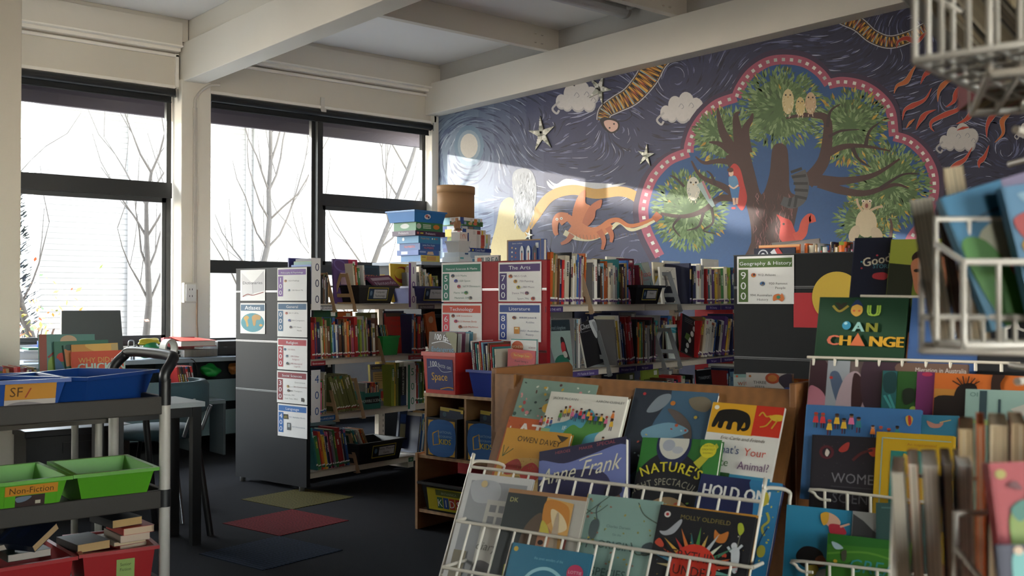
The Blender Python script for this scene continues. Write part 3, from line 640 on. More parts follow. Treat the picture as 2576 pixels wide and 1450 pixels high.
# ================================================================ books, trays, posters: builders
ORD = ['first', 'second', 'third', 'fourth', 'fifth', 'sixth', 'seventh', 'eighth', 'ninth', 'tenth', 'eleventh', 'twelfth', 'thirteenth', 'fourteenth', 'fifteenth', 'sixteenth', 'seventeenth', 'eighteenth', 'nineteenth', 'twentieth']
def ordn(i):
    if i < 20: return ORD[i]
    t, r = divmod(i + 1, 10); T = {2: 'twent', 3: 'thirt', 4: 'fort', 5: 'fift'}[t]
    return T + 'ieth' if r == 0 else T + 'y-' + ORD[r - 1]
CN = {'cream': '#d9cfb8', 'white': '#e4e2dc', 'red': '#b8282a', 'orange': '#cf5f22', 'brown': '#6b432e', 'tan': '#b39064', 'navy': '#22284e', 'blue': '#2f5fa6', 'teal': '#2b7f84', 'green': '#3f7f42', 'lime': '#94a83a', 'yellow': '#d8b53a',
      'black': '#1d1c20', 'grey': '#8b8a8c', 'purple': '#5d3d7a', 'maroon': '#6e2233', 'pink': '#cc5f86', 'sky blue': '#7fb2cf', 'olive': '#6f7440', 'dark green': '#1f4a34'}
def shade(c, f):
    c = [int(c[i:i + 2], 16) / 255 for i in (1, 3, 5)]; return tuple(max(0, min(1, x * f)) for x in c)
def ART(mb, w, h, y=0, x0=0, z0=0, mat='gloss', k=None): 
    k = k or w; return Art(mb, lambda x, yy: V((x0 + x * k, y, z0 + h - yy * k)), (0, -1, 0), mat)
def spine_book(mw, t, h, d, col, q, sticker=None, label=None, group=None, hard=None, name='book'):
    mb = MB('gloss', col); c = .0016
    mb.box(0, 0, 0, c, d, h); mb.box(t - c, 0, 0, t, d, h)
    n = 4; pts = [(t * k / n, -min(.003, t * .15) * math.sin(PI * k / n), 0) for k in range(n + 1)] + [(t, .0015, 0), (0, .0015, 0)]
    mb.prism(pts, (0, 0, h), col)
    mb.box(c, .002, .002, t - c, d - .002, h - .003, q.choice(['#e8e2d2', '#dcd2ba', '#f0ece2', '#cfc4a8']), 'page')
    a = Art(mb, lambda x, y: V((x * t, -min(.003, t * .15) - .0002, h - y * h)), (0, -1, 0), 'gloss', eps=.0001)
    lum = sum([int(col[i:i + 2], 16) for i in (1, 3, 5)]) / 3; ink = q.choice(['#f2efe6', '#e9d44a', '#e0e4ea']) if lum < 130 else q.choice(['#2a2a30', '#a02828', '#23406e', '#3c5c34'])
    if t > .005:
        y0 = q.uniform(.06, .2); r_ = q.random()
        if r_ < .35: a.r(.08, y0, .84, q.uniform(.05, .25), q.choice(list(CN.values())))
        if r_ > .75: a.r(.06, 0, .88, q.uniform(.03, .1), q.choice(list(CN.values())))
        yy = y0 + .03
        for k in range(q.randint(5, 11)):               # blurred lettering down the spine
            L = q.uniform(.012, .03); a.r(.3 + q.uniform(-.03, .03), yy, .4, L, ink); yy += L + q.uniform(.006, .012)
            if yy > .78: break
        if q.random() < .4: a.e(.5, .93, .28, .012, ink)
    if sticker: a.r(.03, .86, .94, .035, '#efeee8'); a.r(.03, .895, .94, q.uniform(.035, .06), sticker)
    return mb.obj(name, mw=mw, label=label, cat='book', group=group)
def fx(FR, px, y=.04, z=1.0, py=757):
    p0 = FR.p(0, y, 0); n = FR.p(0, 1, 0) - FR.p(0, 0, 0); h_ = hit(px, py, p0, n); return (h_ - FR.o).dot(FR.p(1, 0, 0) - FR.p(0, 0, 0))
def spines(FR, px0, px1, lev, n, hr, pal, where, lean=0, sticker=None, y=.04, seed=1, d=.19, start=0, wx_=None):
    """a run of n spines filling the shelf between two columns of the view"""
    q = random.Random(seed * 77 + n); x0, x1 = wx_ or (fx(FR, px0, y), fx(FR, px1, y)); th = abs(math.radians(lean)); tot = x1 - x0 - (hr[1] * math.sin(th) if lean else 0)
    ws = [q.choice([.5, .7, .8, 1, 1.3, 1.8]) for _ in range(n)]; s = tot * (math.cos(th)) / sum(ws); x = x0 + (hr[1] * math.sin(th) if lean < 0 else 0)
    hs = [q.uniform(*hr) for _ in range(n)]; mx_ = max(hs)
    for i in range(n):
        t = ws[i] * s; cn = pal[i % len(pal)] if len(pal) >= n else q.choice(pal); col = CN[cn]; col = '#%02x%02x%02x' % tuple(int(min(1, v_) * 255) for v_ in shade(col, q.uniform(.8, 1.2)))
        h = hs[i]; dd = min(d, .6 * h + .05) * q.uniform(.92, 1.05)
        M = Matrix.Translation(FR.p(x, y + q.uniform(0, .012), lev + (t * math.sin(th) if lean > 0 else 0))) @ Matrix.Rotation(FR.a, 4, 'Z') @ Matrix.Rotation(math.radians(lean), 4, 'Y')
        lb = ('tall ' if h > hr[0] + .7 * (hr[1] - hr[0]) else 'short ' if h < hr[0] + .25 * (hr[1] - hr[0]) else '') + ('thick ' if ws[i] > 1.2 else 'slim ' if ws[i] < .6 else '') + cn + ' book, ' + ordn(i + start) + ' from the left ' + where
        spine_book(M, t * .97, h, dd, col, q, sticker, lb, 'books ' + where); x += t / math.cos(th)
def face_book(mw, w, h, t, col, cmds, label, name='picture_book', spine=None, group=None, mat='gloss', page='#e9e3d4', cat='book', yk=1):
    r = thing(name, label, cat, mw=mw, group=group); c = .002
    m = MB(mat, col); m.box(0, 0, 0, w, c, h); m.box(0, t - c, 0, w, t, h); m.box(-.0015, 0, 0, .001, t, h, spine or col); A_ = ART(m, w, h, 0, mat=mat); A_.f = lambda x, y: V((x * w, 0, h - y * w * yk)); A_.clip = (1, h / (w * yk)); A_.draw(cmds); m.obj('cover', r)
    m = MB('page', page); m.box(.002, c, .003, w - .004, t - c, h - .004); m.obj('page_block', r); return r
def shelf_face(FR, px, lev, w, h, t, col, cmds, label, y=.05, tilt=8, roll=0, **k):
    x = fx(FR, px, y); return face_book(Matrix.Translation(FR.p(x, y, lev + (w * math.sin(math.radians(abs(roll))) if roll > 0 else 0))) @ Matrix.Rotation(FR.a, 4, 'Z') @ Matrix.Rotation(math.radians(-tilt), 4, 'X') @ Matrix.Rotation(math.radians(roll), 4, 'Y'), w, h, t, col, cmds, label, **k)
def tray(label, mw, w, d, h, col, taper=.025, rim=.014, card=None, name='storage_tray', group=None, mat='plastic', lip=.012, extra=None, cat='tray', incol=None):
    r = thing(name, label, cat, mw=mw, group=group); m = MB(mat, col); T = .003
    def quad(i, z): return [(i, i, z), (w - i, i, z), (w - i, d - i, z), (i, d - i, z)]
    o0 = quad(taper, 0); o1 = quad(0, h); i0 = quad(taper + T, T); i1 = quad(T, h)
    m.add(o0 + o1, [(3, 2, 1, 0)] + [(k, (k + 1) % 4, 4 + (k + 1) % 4, 4 + k) for k in range(4)], col)
    m.add(i0 + i1, [(0, 1, 2, 3)] + [((k + 1) % 4, k, 4 + k, 4 + (k + 1) % 4) for k in range(4)], incol or col); m.obj('tray_body', r)
    m = MB(mat, col)
    a, b = quad(-rim, h - lip), quad(-rim, h + .001); c1, c0 = quad(T, h + .001), quad(T, h - lip)
    for L in range(4):
        n_ = (L + 1) % 4; m.add([a[L], a[n_], b[n_], b[L]], [(0, 1, 2, 3)]); m.add([b[L], b[n_], c1[n_], c1[L]], [(0, 1, 2, 3)]); m.add([a[n_], a[L], c0[L], c0[n_]], [(0, 1, 2, 3)])
    m.obj('rim', r)
    if card:
        m = MB('card'); cx, cz, cw, ch = card['r']; sl_ = taper / h
        f = lambda x, y: V((cx + x * cw, -.002 + taper * (1 - (cz + ch - y * cw) / h), cz + ch - y * cw))
        a_ = Art(m, f, (0, -1, 0), 'card', eps=.0002); a_.r(0, 0, 1, ch / cw, card.get('bg', '#e8e6ea')); a_.draw(card.get('cmds', [])); m.obj('label_card', r, label=card.get('label'))
    return r
def binart(ch, title, pic='#27406a'):
    return [('r', 0, 0, 1, ch, '#d8c24a'), ('r', .03, .03, .94, ch - .06, '#23324a'), ('r', .06, .06, .2, ch - .12, pic), ('e', .15, ch * .45, .06, ch * .2, '#6f8fb4'), ('r', .28, .07, .65, ch - .14, '#dcdae2')] + [('t', .6, ch * (.48 if len(title) == 1 else .42 + .3 * i), .105, s_, '#2a2a34') for i, s_ in enumerate(title)]
def bookend(FR, px, lev, col, label, y=0, h=.2, wd=.23, group='bookends', x=None, mirror=False):
    x = fx(FR, px, y) if x is None else x; r = thing('bookend', label, 'bookend', FR.p(x, y, lev), FR.a, group)
    m = MB('wire', col); T = .004
    def bar(a, b, w_, fl=0):
        a = V((0, *a)); b = V((0, *b)); d = (b - a).normalized(); n = V((0, -d.z, d.y)) * w_ / 2; m.prism([a - n, b - n, b + n, a + n], (T, 0, 0))
        if fl: m.prism([a - n, b - n, b - n + n.normalized() * .004, a - n + n.normalized() * .004], (-fl if mirror else fl, 0, 0))
    bar((-.012, -.05), (.075, h), .03, .03); m.obj('front_strap', r)
    m = MB('wire', col); bar((wd - .02, 0), (.125, h), .024); bar((.06, h - .011), (.14, h - .011), .022); bar((.03, .055), (wd - .045, .055), .024); bar((.02, .004), (wd, .004), .012); m.obj('frame', r)
    m = MB('wire', col); m.box(-.0, -.004, -.052, .03, .03, -.046); m.obj('hook', r); return r
def sheet(name, label, o, u, n, w, h, cmds, cat='poster', col='#e6e5e4', group=None, mat='card', curl=0, ys=None):
    """a laminated sheet: o is the top left corner, u points right, n out of the wall"""
    u = V(u).normalized(); n = V(n).normalized(); v = V((0, 0, -1)); m = MB(mat, col); N = 8 if curl else 1
    ky = h / ys if ys else w
    g = lambda x, y: o + u * (x * w) + v * (y * ky) + n * (curl * (y * w / h) ** 2 * (1 + .5 * math.sin(x * 4)) if curl else 0)
    hh = ys or h / w
    for i in range(N):
        for j in range(N):
            P = [g(i / N, hh * (j + 1) / N), g((i + 1) / N, hh * (j + 1) / N), g((i + 1) / N, hh * j / N), g(i / N, hh * j / N)]
            m.add([p + n * .0012 for p in P], [(0, 1, 2, 3)]); m.add(P, [(3, 2, 1, 0)], shade('#e6e5e4', .8))
    m.prism([g(0, 0), g(1, 0), g(1, 0) + n * .0012, g(0, 0) + n * .0012], v * .001, col)
    a = Art(m, g, n, mat, eps=.0002, z=.0014); a.clip = (1, hh); a.draw(cmds); c = o + u * w / 2 - V((0, 0, h)); 
    ob = m.obj(name, label=label, cat=cat, group=group)
    for vv in ob.data.vertices: vv.co -= c
    ob.location = c; return ob
def dewey(title, hdr, num, items, ncol=None, tsize=.125):
    """classification poster: coloured heading, upright number column, small list"""
    c = [('r', .03, .05, .94, .19, hdr), ('t', .5, .19, tsize, title, '#dfe3ec'), ('r', .03, .28, .17, .68, ncol or hdr)] + [('t', .115, .48 + .215 * i, .22, ch, '#e8eaf0') for i, ch in enumerate(num)]
    for it in items: c += it
    return c
def li(x, y, s, col='#4a4a52', ic=None, ix=0, sh='c'):
    r = [('t', x, y, .066, s, col, {'align': 'l'})]
    if ic: r += [('e', ix, y - .02, .045, .045, ic, 0), ('e', ix + .01, y - .03, .02, .025, '#3a3a4a', 0), ('r', ix - .03, y, .05, .012, '#c9a04a')]
    return r

# ================================================================ library shelving
LEV = [.118, .473, .828, 1.18]
SHC = '#d8cdbd'
def shelving(FR, nb, bw, label, panel='#1b1d21', depth=.72, H=1.41, levels=LEV, back=True, both=True, strip='#8a8d92'):
    t = thing('library_bookcase', label, 'bookcase', FR.o, FR.a, 'double-sided library bookcases')
    for e, x in enumerate((-.032, nb * bw)):
        m = MB('laminate', panel); m.box(x, 0, .03, x + .03, depth, H); m.box(x - .001, -.002, H, x + .031, depth + .002, H + .004, '#6a2026' if panel[1] != '1' else '#4a4d52')
        for yy in (.06, depth - .06): m.lathe([(.0, .0), (.018, .0), (.018, .03)], (x + .015, yy, 0), col='#5a5a5a', mat='plastic', n=10)
        ep = m.obj('end_panel', t, bevel=0)
        m = MB('metal', strip)
        for z in (.62, .94, 1.265) if e == 0 else (): m.box(x - .0015, .0, z - .004, x, depth, z + .001); m.box(x - .0015, 0, z - .010, x, depth, z - .007)
        if e == 0: m.obj('trim_strip', ep)
    for k in range(nb + 1):
        m = MB('wire', '#cbbfae'); x = k * bw; m.box(x - .03, depth / 2 - .02, .03, x + .03, depth / 2 + .02, H - .02)
        for zz in range(34): m.box(x + .012, depth / 2 - .0212, .1 + zz * .038, x + .018, depth / 2 - .02, .118 + zz * .038, '#5a544c')
        m.box(x - .028, .05, .03, x + .028, depth - .05, .07); m.obj('upright', t)
    for k in range(nb):
        for z in levels:
            for (ya, yb, s) in ((.012, depth / 2 - .03, 1), (depth - .012, depth / 2 + .03, -1)) if both else ((.012, depth / 2 - .03, 1),):
                m = MB('wire', SHC); a, b = min(ya, yb), max(ya, yb); m.box(k * bw + .004, a, z - .012, (k + 1) * bw - .004, b, z)
                m.box(k * bw + .004, ya - (0 if s > 0 else .012), z - .038, (k + 1) * bw - .004, ya + (.012 if s > 0 else 0), z)
                for xx in (k * bw + .004, (k + 1) * bw - .006): m.prism([(xx, b if s > 0 else a, z), (xx, b if s > 0 else a, z + .05), (xx, (a + .2) if s > 0 else (b - .2), z)], (.002, 0, 0))
                m.obj('shelf', t, bevel=.0015)
    return t
F1 = Frame(LD(-1.264, 6.47)); F2 = Frame(LD(.2, 5.35)); F3 = Frame(LD(1.06 + .5635, 4.85 - .448))
shelving(F1, 3, .95, 'bookcase with a dark grey end panel covered in classification posters')
shelving(F2, 3, .96, 'bookcase with a red end panel in front of the painted wall', panel='#a01822')
shelving(F3, 2, .95, 'bookcase whose black end panel carries a yellow disc and red sheet')
def onpanel(F, px, py): return hit(px, py, F.p(-.032, 0, 0), AX)
def post(F, tl, tr, bl, name, label, cmds, **k):
    a, b, c = onpanel(F, *tl), onpanel(F, *tr), onpanel(F, *bl); w_ = (V((b.x, b.y, 0)) - V((a.x, a.y, 0))).length; return sheet(name, label, a - AX * .0025, -BX, -AX, w_, a.z - c.z, cmds, ys=max(1.0, (bl[1] - tl[1]) / (tr[0] - tl[0])), **k)
P1, T1 = '#6d3a94', '#1f5a86'
K = []
post(F1, (606, 680), (668, 677), (608, 757), 'wall_poster', 'poster of an open red-edged book headed Dictionaries on the dark end panel',
     [('p', [(.05, .3), (.45, .85), (.5, 1.0), (.1, 1.1)], '#b9b7b9'), ('p', [(.05, .1), (.5, .55), (.55, .95), (.12, 1.02)], '#cfcdd0'), ('p', [(.95, .05), (.5, .55), (.52, .95), (.97, .85)], '#c2c0c4'), ('l', [(.1, 1.08), (.3, .98), (.52, 1.02), (.95, .9)], .03, '#8c2a24'), ('l', [(.5, .5), (.52, .98)], .012, '#77757c'), ('t', .5, .58, .165, 'Dictionaries', '#3a3a44')])
post(F1, (606, 763), (668, 762), (608, 839), 'wall_poster', 'poster with a teal world map headed Atlases on the dark end panel',
     [('r', .02, .06, .96, .25, '#1d5578'), ('t', .5, .26, .22, 'Atlases', '#e8eef4', {'fat': .02}), ('e', .5, .78, .47, .38, '#2f8c9c', 0, 28), ('sp', [(.14, .6), (.26, .5), (.36, .58), (.3, .7), (.34, .9), (.27, .95), (.22, .75)], '#c79a3c'), ('sp', [(.48, .55), (.62, .45), (.82, .52), (.8, .66), (.66, .68), (.62, .88), (.54, .9), (.5, .72)], '#b98a3a'), ('e', .84, .88, .07, .05, '#c79a3c', 0)])
post(F1, (699, 675), (773, 673), (699, 757), 'classification_poster', 'purple-headed poster numbered 100, topmost on the dark end panel', dewey('Philosophy & Psychology', P1, '100', [li(.38, .46, '152.4 Feelings', ic='#c87a4a', ix=.29), li(.5, .78, '158 About Me', ic='#9fb6cf', ix=.42)], tsize=.075), group='classification posters on the dark panel')
post(F1, (699, 761), (774, 759), (699, 847), 'classification_poster', 'blue-headed poster numbered 000 headed General, below the purple one', dewey('General', T1, '000', [li(.4, .38, '001.9 UFOs', ic='#c85a4a', ix=.32), li(.5, .62, '004 Computers', ic='#4a6ac8', ix=.42), li(.55, .84, '070 News', ic='#444a66', ix=.47), li(.68, .95, 'Media')]), group='classification posters on the dark panel')
post(F1, (699, 850), (774, 850), (699, 929), 'classification_poster', 'red-headed poster numbered 200 headed Religion on the dark end panel', dewey('Religion', '#b3263a', '200', [li(.36, .4, '220 Bible', '#a04a5a', '#2f7fc0', .27), li(.46, .62, '290 Other', '#a04a5a', '#5a7fa0', .34), li(.52, .72, 'Religions', '#a04a5a'), li(.46, .86, '398 Aboriginal', '#a04a5a', '#2a4a5a', .36), li(.58, .95, 'Legends', '#a04a5a')]), group='classification posters on the dark panel')
post(F1, (698, 932), (774, 936), (697, 1012), 'classification_poster', 'maroon-headed poster numbered 300 headed Social Sciences on the dark panel', dewey('Social Sciences', '#8a1f30', '300', [li(.6, .38, 'Environment', '#5a5a5a'), li(.56, .52, '361 Community', '#7a3a3a', '#c9a04a', .38), li(.46, .66, '386 Transport', '#5a5a5a', '#333344', .4), li(.24, .8, 'Australia 394', '#5a5a5a'), li(.28, .92, 'Folk Tales 398.2', '#5a5a5a'), [('r', .82, .84, .08, .12, '#444444')]], tsize=.11), group='classification posters on the dark panel')
post(F1, (700, 1015), (774, 1023), (700, 1096), 'classification_poster', 'bright blue-headed poster numbered 400 headed Language, lowest on the dark panel', dewey('Language', '#1f66b4', '400', [[('r', .2, .34, .16, .16, '#3c3a22'), ('t', .28, .46, .12, 'ab', '#c9b04a')], li(.4, .44, '421 Alphabet Books', '#44668a'), [('r', .33, .62, .13, .24, '#555a60'), ('r', .36, .65, .07, .12, '#aab4bc')], li(.5, .76, '423 Dictionaries', '#44668a')]), group='classification posters on the dark panel')
post(F2, (1112, 662), (1213, 661), (1112, 760), 'classification_poster', 'green-headed poster numbered 500 on the red end panel', dewey('Natural Sciences & Maths', '#1c7560', '500', [li(.36, .36, '510 Maths', '#2c6a60', '#33506a', .29), li(.46, .49, '520 Space', '#2c6a60', '#4a5ac8', .37), li(.54, .63, '567.9 Dinosaurs', '#2c6a60', '#c84a6a', .45), li(.32, .79, 'Plants 580', '#2c6a60', '#2c8a4a', .63), li(.34, .92, 'Mammals 599', '#2c6a60', '#8a8a8a', .74)], tsize=.075), group='classification posters on the red panel')
post(F2, (1255, 661), (1363, 658), (1255, 759), 'classification_poster', 'dark purple-headed poster numbered 700 headed The Arts on the red panel', dewey('The Arts', '#43206e', '700', [li(.36, .38, '745.5 Craft', '#5a4a6a', '#d8622a', .29), li(.5, .51, '750 Painting', '#5a4a6a', '#c88a2a', .41), li(.58, .66, '780 Music', '#5a4a6a', '#b8b03a', .48), li(.33, .81, 'Dance 792', '#5a4a6a', '#6a2a5a', .68), li(.46, .95, 'Sport 796', '#5a4a6a', '#b83a2a', .82)], ncol='#331a6a', tsize=.14), group='classification posters on the red panel')
post(F2, (1112, 764), (1213, 762), (1112, 860), 'classification_poster', 'orange-red-headed poster numbered 600 headed Technology on the red panel', dewey('Technology', '#d0432e', '600', [li(.38, .34, '608 Inventions', '#c84a3a', '#8a2a2a', .3), li(.42, .48, '612 Human Body', '#c84a3a', '#c82a6a', .37), li(.56, .62, '620 Machines', '#c84a3a', '#b8502a', .48), li(.22, .76, '629.4 Spacecraft', '#c84a3a', '#2a2a6a', .72), li(.6, .9, 'Pets', '#c84a3a', '#c8823a', .85)], ncol='#d8344a'), group='classification posters on the red panel')
post(F2, (1255, 763), (1362, 761), (1255, 858), 'classification_poster', 'blue-headed poster numbered 800 headed Literature on the red panel', dewey('Literature', '#1b3f8f', '800', [li(.5, .4, '808.88 Jokes &', '#4a5580', '#8a3a3a', .38), li(.66, .52, 'Riddles', '#4a5580'), [('r', .38, .62, .13, .18, '#c8822a'), ('r', .4, .64, .08, .04, '#e8d8a0')], li(.53, .74, 'A821 Australian', '#4a5580'), li(.66, .84, 'Poetry', '#4a5580')], ncol='#1f3d96'), group='classification posters on the red panel')
post(F3, (1855, 646), (1998, 646), (1852, 765), 'classification_poster', 'olive-headed poster numbered 900 headed Geography & History on the black panel', dewey('Geography & History', '#4c6a30', '900', [li(.38, .42, '912 Atlases', '#555555', '#d06a3a', .3), li(.57, .6, '920 Famous', '#555555', '#3a6aa0', .46), li(.68, .69, 'People', '#555555'), li(.24, .84, '994 Australian', '#555555'), li(.36, .93, 'History', '#555555'), [('sp', [(.64, .9), (.66, .82), (.73, .79), (.78, .81), (.8, .78), (.84, .88), (.8, .95), (.73, .91), (.66, .94)], '#d8763a'), ('c', .74, .86, .035, '#3a8a6a')]], tsize=.105))
post(F3, (1997, 737), (2160, 741), (1997, 824), 'paper_sheet', 'red paper half-sheet hanging below the yellow disc on the black panel', [], col='#c32a34', cat='paper sheet')
o = onpanel(F3, 2106, 748); m = MB('card', '#d8b43c'); rr = .112
m.prism([V(-BX) * rr * math.cos(a) + UP * rr * math.sin(a) for a in [2 * PI * k / 48 for k in range(48)]], -AX * .0015)
m.obj('paper_disc', loc=o - AX * .005, label='large yellow paper disc stuck on the black end panel', cat='paper disc')

# ---------------------------------------------------------------- row 2, top shelf (the arts)
W2 = 'on the top shelf right of the red panel'
PL = '#5a3a72'
spines(F2, 1384, 1478, LEV[3], 17, (.235, .285), ['orange', 'olive', 'tan', 'brown', 'navy', 'red', 'cream', 'black', 'cream', 'white', 'cream', 'blue', 'cream', 'purple', 'cream', 'cream', 'orange'], 'of the run beside the red panel, top', lean=2, sticker=PL, seed=2, d=.22)
bookend(F2, 1484, LEV[3], '#b89c7c', 'beige bookend between the cream and grey book runs of the arts shelf')
spines(F2, 1491, 1598, LEV[3], 24, (.2, .262), ['grey', 'grey', 'white', 'black', 'brown', 'sky blue', 'orange', 'orange', 'tan', 'cream', 'cream', 'white', 'grey', 'teal', 'dark green', 'brown', 'maroon', 'navy', 'tan', 'blue', 'pink', 'navy', 'maroon', 'red'], 'between beige bookend and artists tray', lean=0, sticker=PL, seed=3, d=.2)
spines(F2, 1737, 1772, LEV[3], 6, (.23, .265), ['navy', 'black', 'navy', 'white', 'cream', 'grey'], 'right of the white facing book', lean=0, sticker=PL, seed=5)
spines(F2, 1776, 1862, LEV[3], 17, (.19, .25), ['red', 'teal', 'cream', 'purple', 'yellow', 'tan', 'green', 'cream', 'lime', 'lime', 'navy', 'black', 'teal', 'red', 'cream', 'sky blue', 'blue'], 'at the arts shelf right end', lean=-2, sticker=PL, seed=6)
# large books lying behind: standing face out at the back of the top shelf
def backs(FR, lev, specs, where, y=.2):
    for i, (px, w_, h, cn) in enumerate(specs):
        q = random.Random(i + int(px)); c = CN[cn]; cm = [('r', .7, .06, .2, .14, '#eeeeea'), ('r', .08, .3, .7, .1, shade(c, .6)), ('r', .08, .5, .5, .3, q.choice(list(CN.values())))]
        shelf_face(FR, px, lev, w_, h, .012, c, cm, cn + ' large book, ' + ordn(i) + ' from the left ' + where, y=y + .03 * (i % 3), tilt=3, group='large books standing behind ' + where, page='#f2efe8')
backs(F2, LEV[3], [(1428, .2, .285, 'grey'), (1498, .16, .27, 'yellow'), (1532, .2, .29, 'white'), (1560, .18, .28, 'maroon'), (1648, .18, .27, 'cream'), (1674, .22, .285, 'white'), (1772, .24, .31, 'white'), (1800, .16, .26, 'red')], 'behind the arts shelf', y=.2)
def binmat(FR, px, lev, y=.0, yaw=0): return Matrix.Translation(FR.p(fx(FR, px, y), y, lev)) @ Matrix.Rotation(FR.a + yaw, 4, 'Z')
tray('black tray labelled Artists on the arts shelf', binmat(F2, 1602, LEV[3] + .001, -.01), .30, .24, .11, '#17171a', card=dict(r=(.08, .022, .165, .068), cmds=binart(.41, ['Artists'])))
M = binmat(F2, 1618, LEV[3] + .012, .05)
face_book(M @ Matrix.Rotation(math.radians(-12), 4, 'X') @ Matrix.Rotation(math.radians(-6), 4, 'Y'), .17, .235, .008, '#8fa3a8', [('sp', [(0, 0), (.5, .0), (.4, .3), (.1, .4), (0, .7)], '#7fb0ae'), ('sp', [(.5, .0), (1, 0), (1, .5), (.7, .4)], '#b9bdb4'), ('sp', [(.1, 1.0), (.5, .9), (.9, 1.1), (1, 1.35), (0, 1.35)], '#3d5f8e'), ('p', [(.8, .7), (.92, 1.2), (.66, 1.2)], '#2c5a48'), ('t', .5, .52, .2, 'VAN GOGH', '#c8343a', {'fat': .03}), ('t', .5, .65, .08, 'and his seasons', '#b8505a')], 'book with a red title over blue-green clouds, leaning in the artists tray')
for i, cn in enumerate(['maroon', 'brown', 'cream', 'red', 'tan']): spine_book(M @ Matrix.Translation((-.045 + i * .009, -.01, 0)) @ Matrix.Rotation(math.radians(-6), 4, 'Y'), .007, .22 - .01 * i, .16, CN[cn], random.Random(i), None, cn + ' thin book standing in the left end of the artists tray', 'thin books in the artists tray')
shelf_face(F2, 1668, LEV[3], .2, .235, .014, '#dedad0', [('t', .5, .42, .11, 'BOLD AND SNAPPY', '#3a3a38', {'sx': .8}), ('e', .5, .26, .04, .03, '#333333', 0), ('l', [(.3, .2), (.45, .1), (.6, .14), (.8, .05)], .008, '#777777'), ('e', .45, .9, .35, .3, '#1d1c1e', 0)], 'white face-out book with black handwritten title behind the grey bookend', y=.1, tilt=6, page='#f5f3ee')
bookend(F2, 1708, LEV[3], '#8d9196', 'grey bookend in front of the white face-out book')
# middle shelf
spines(F2, 1371, 1388, LEV[2], 3, (.25, .29), ['purple', 'maroon', 'grey'], 'at the left end of the games shelf', seed=8, sticker=PL)
shelf_face(F2, 1388, LEV[2], .2, .27, .012, '#8fa5a0', [('p', [(0, 0), (1, 0), (1, .3), (.8, .12), (.3, .12), (0, .3)], '#23303a'), ('r', 0, .1, 1, .2, '#232f38'), ('t', .45, .26, .14, "rrot's kingdom", '#7f949a', {'sx': .8}), ('e', .5, 1.2, .35, .26, '#256a56', 0), ('sp', [(.5, .5), (.62, .48), (.7, .62), (.78, .85), (.86, 1.1), (.68, 1.0), (.55, .85)], '#2a2628'), ('sp', [(.53, .62), (.66, .62), (.7, .82), (.58, .9), (.5, .78)], '#b8323a'), ('sp', [(.56, .88), (.7, .86), (.76, 1.0), (.62, 1.02)], '#b9b4ac')], 'pale green face-out book with a red-breasted bird on its cover', y=.06, tilt=6)
spines(F2, 1444, 1462, LEV[2], 5, (.26, .28), ['grey', 'teal', 'grey', 'white', 'grey'], 'right of the bird book', seed=9, y=.08)
bookend(F2, 1398, LEV[2], '#8d9196', 'grey bookend at the left of the games shelf, in front of the bird book')
shelf_face(F2, 1476, LEV[2], .18, .25, .01, '#1b1a1d', [('t', .08, .22, .24, 'Chess', '#b9bcc2', {'align': 'l'}), ('r', .08, .3, .55, .006, '#888888'), ('sp', [(.6, .0), (.9, 0), (.98, .3), (.85, .6), (.7, .4)], '#c3c6cc'), ('sp', [(.75, .1), (.95, .12), (.95, .5)], '#8f949c')], 'black face-out book titled Chess leaning behind an A-shaped bookend', y=.05, tilt=8, roll=-8, spine='#d9d6cc')
bookend(F2, 1530, LEV[2], '#8d9196', 'grey A-shaped bookend in front of the black chess book')
spines(F2, 1542, 1600, LEV[2], 11, (.23, .29), ['grey', 'cream', 'yellow', 'white', 'navy', 'blue', 'navy', 'brown', 'red', 'red', 'red'], 'between the chess book and upright spines', lean=-9, sticker=PL, seed=10)
backs(F2, LEV[2], [(1490, .22, .3, 'navy'), (1520, .2, .28, 'sky blue'), (1566, .18, .3, 'grey')], 'behind the games shelf', y=.17)
spines(F2, 1601, 1652, LEV[2], 14, (.22, .275), ['black', 'orange', 'lime', 'teal', 'lime', 'brown', 'navy', 'white', 'grey', 'black', 'black', 'maroon', 'black', 'maroon'], 'left of the paired grey bookends', sticker=PL, seed=11)
spines(F2, 1650, 1700, LEV[2], 8, (.24, .28), ['teal', 'grey', 'navy', 'cream', 'maroon', 'blue', 'grey', 'red'], 'behind the paired grey bookends', lean=4, seed=12, y=.16, sticker=PL)
bookend(F2, 1668, LEV[2], '#8d9196', 'left of the paired grey bookends on the sport shelf')
bookend(F2, 1708, LEV[2], '#8d9196', 'right of the paired grey bookends on the sport shelf')
shelf_face(F2, 1682, LEV[2], .14, .22, .012, '#d7e6e4', [('r', 0, 0, 1, .14, '#e8eef0'), ('r', 0, .14, 1, .25, '#35a6c4'), ('l', [(0, .3), (.4, .2), (1, .34)], .05, '#8fd0dc'), ('r', .88, .4, .12, 1.1, '#a8c04a')], 'white book with a turquoise cover band behind the sport bookends', y=.12, tilt=5)
shelf_face(F2, 1712, LEV[2], .19, .25, .014, '#191a1c', [('e', .9, .12, .09, .09, '#c9c9cc', 0), ('e', .82, .34, .09, .09, '#b5b7bb', 0), ('e', .7, .55, .11, .1, '#dadadd', 0), ('e', .55, .8, .1, .1, '#cfcfd3', 0), ('e', .42, 1.02, .1, .09, '#bcbdc2', 0), ('e', .35, 1.22, .09, .08, '#a9abb0', 0), ('p', [(.3, .6), (.6, .62), (.45, .85), (.2, .8)], '#5a7a3a'), ('r', .15, .1, .55, .02, '#777777'), ('r', .15, .16, .5, .02, '#777777'), ('r', .15, .22, .55, .02, '#777777')], 'black book with a column of silver coins on its cover, tilted right', y=.07, tilt=6, roll=16, spine='#aa2a30')
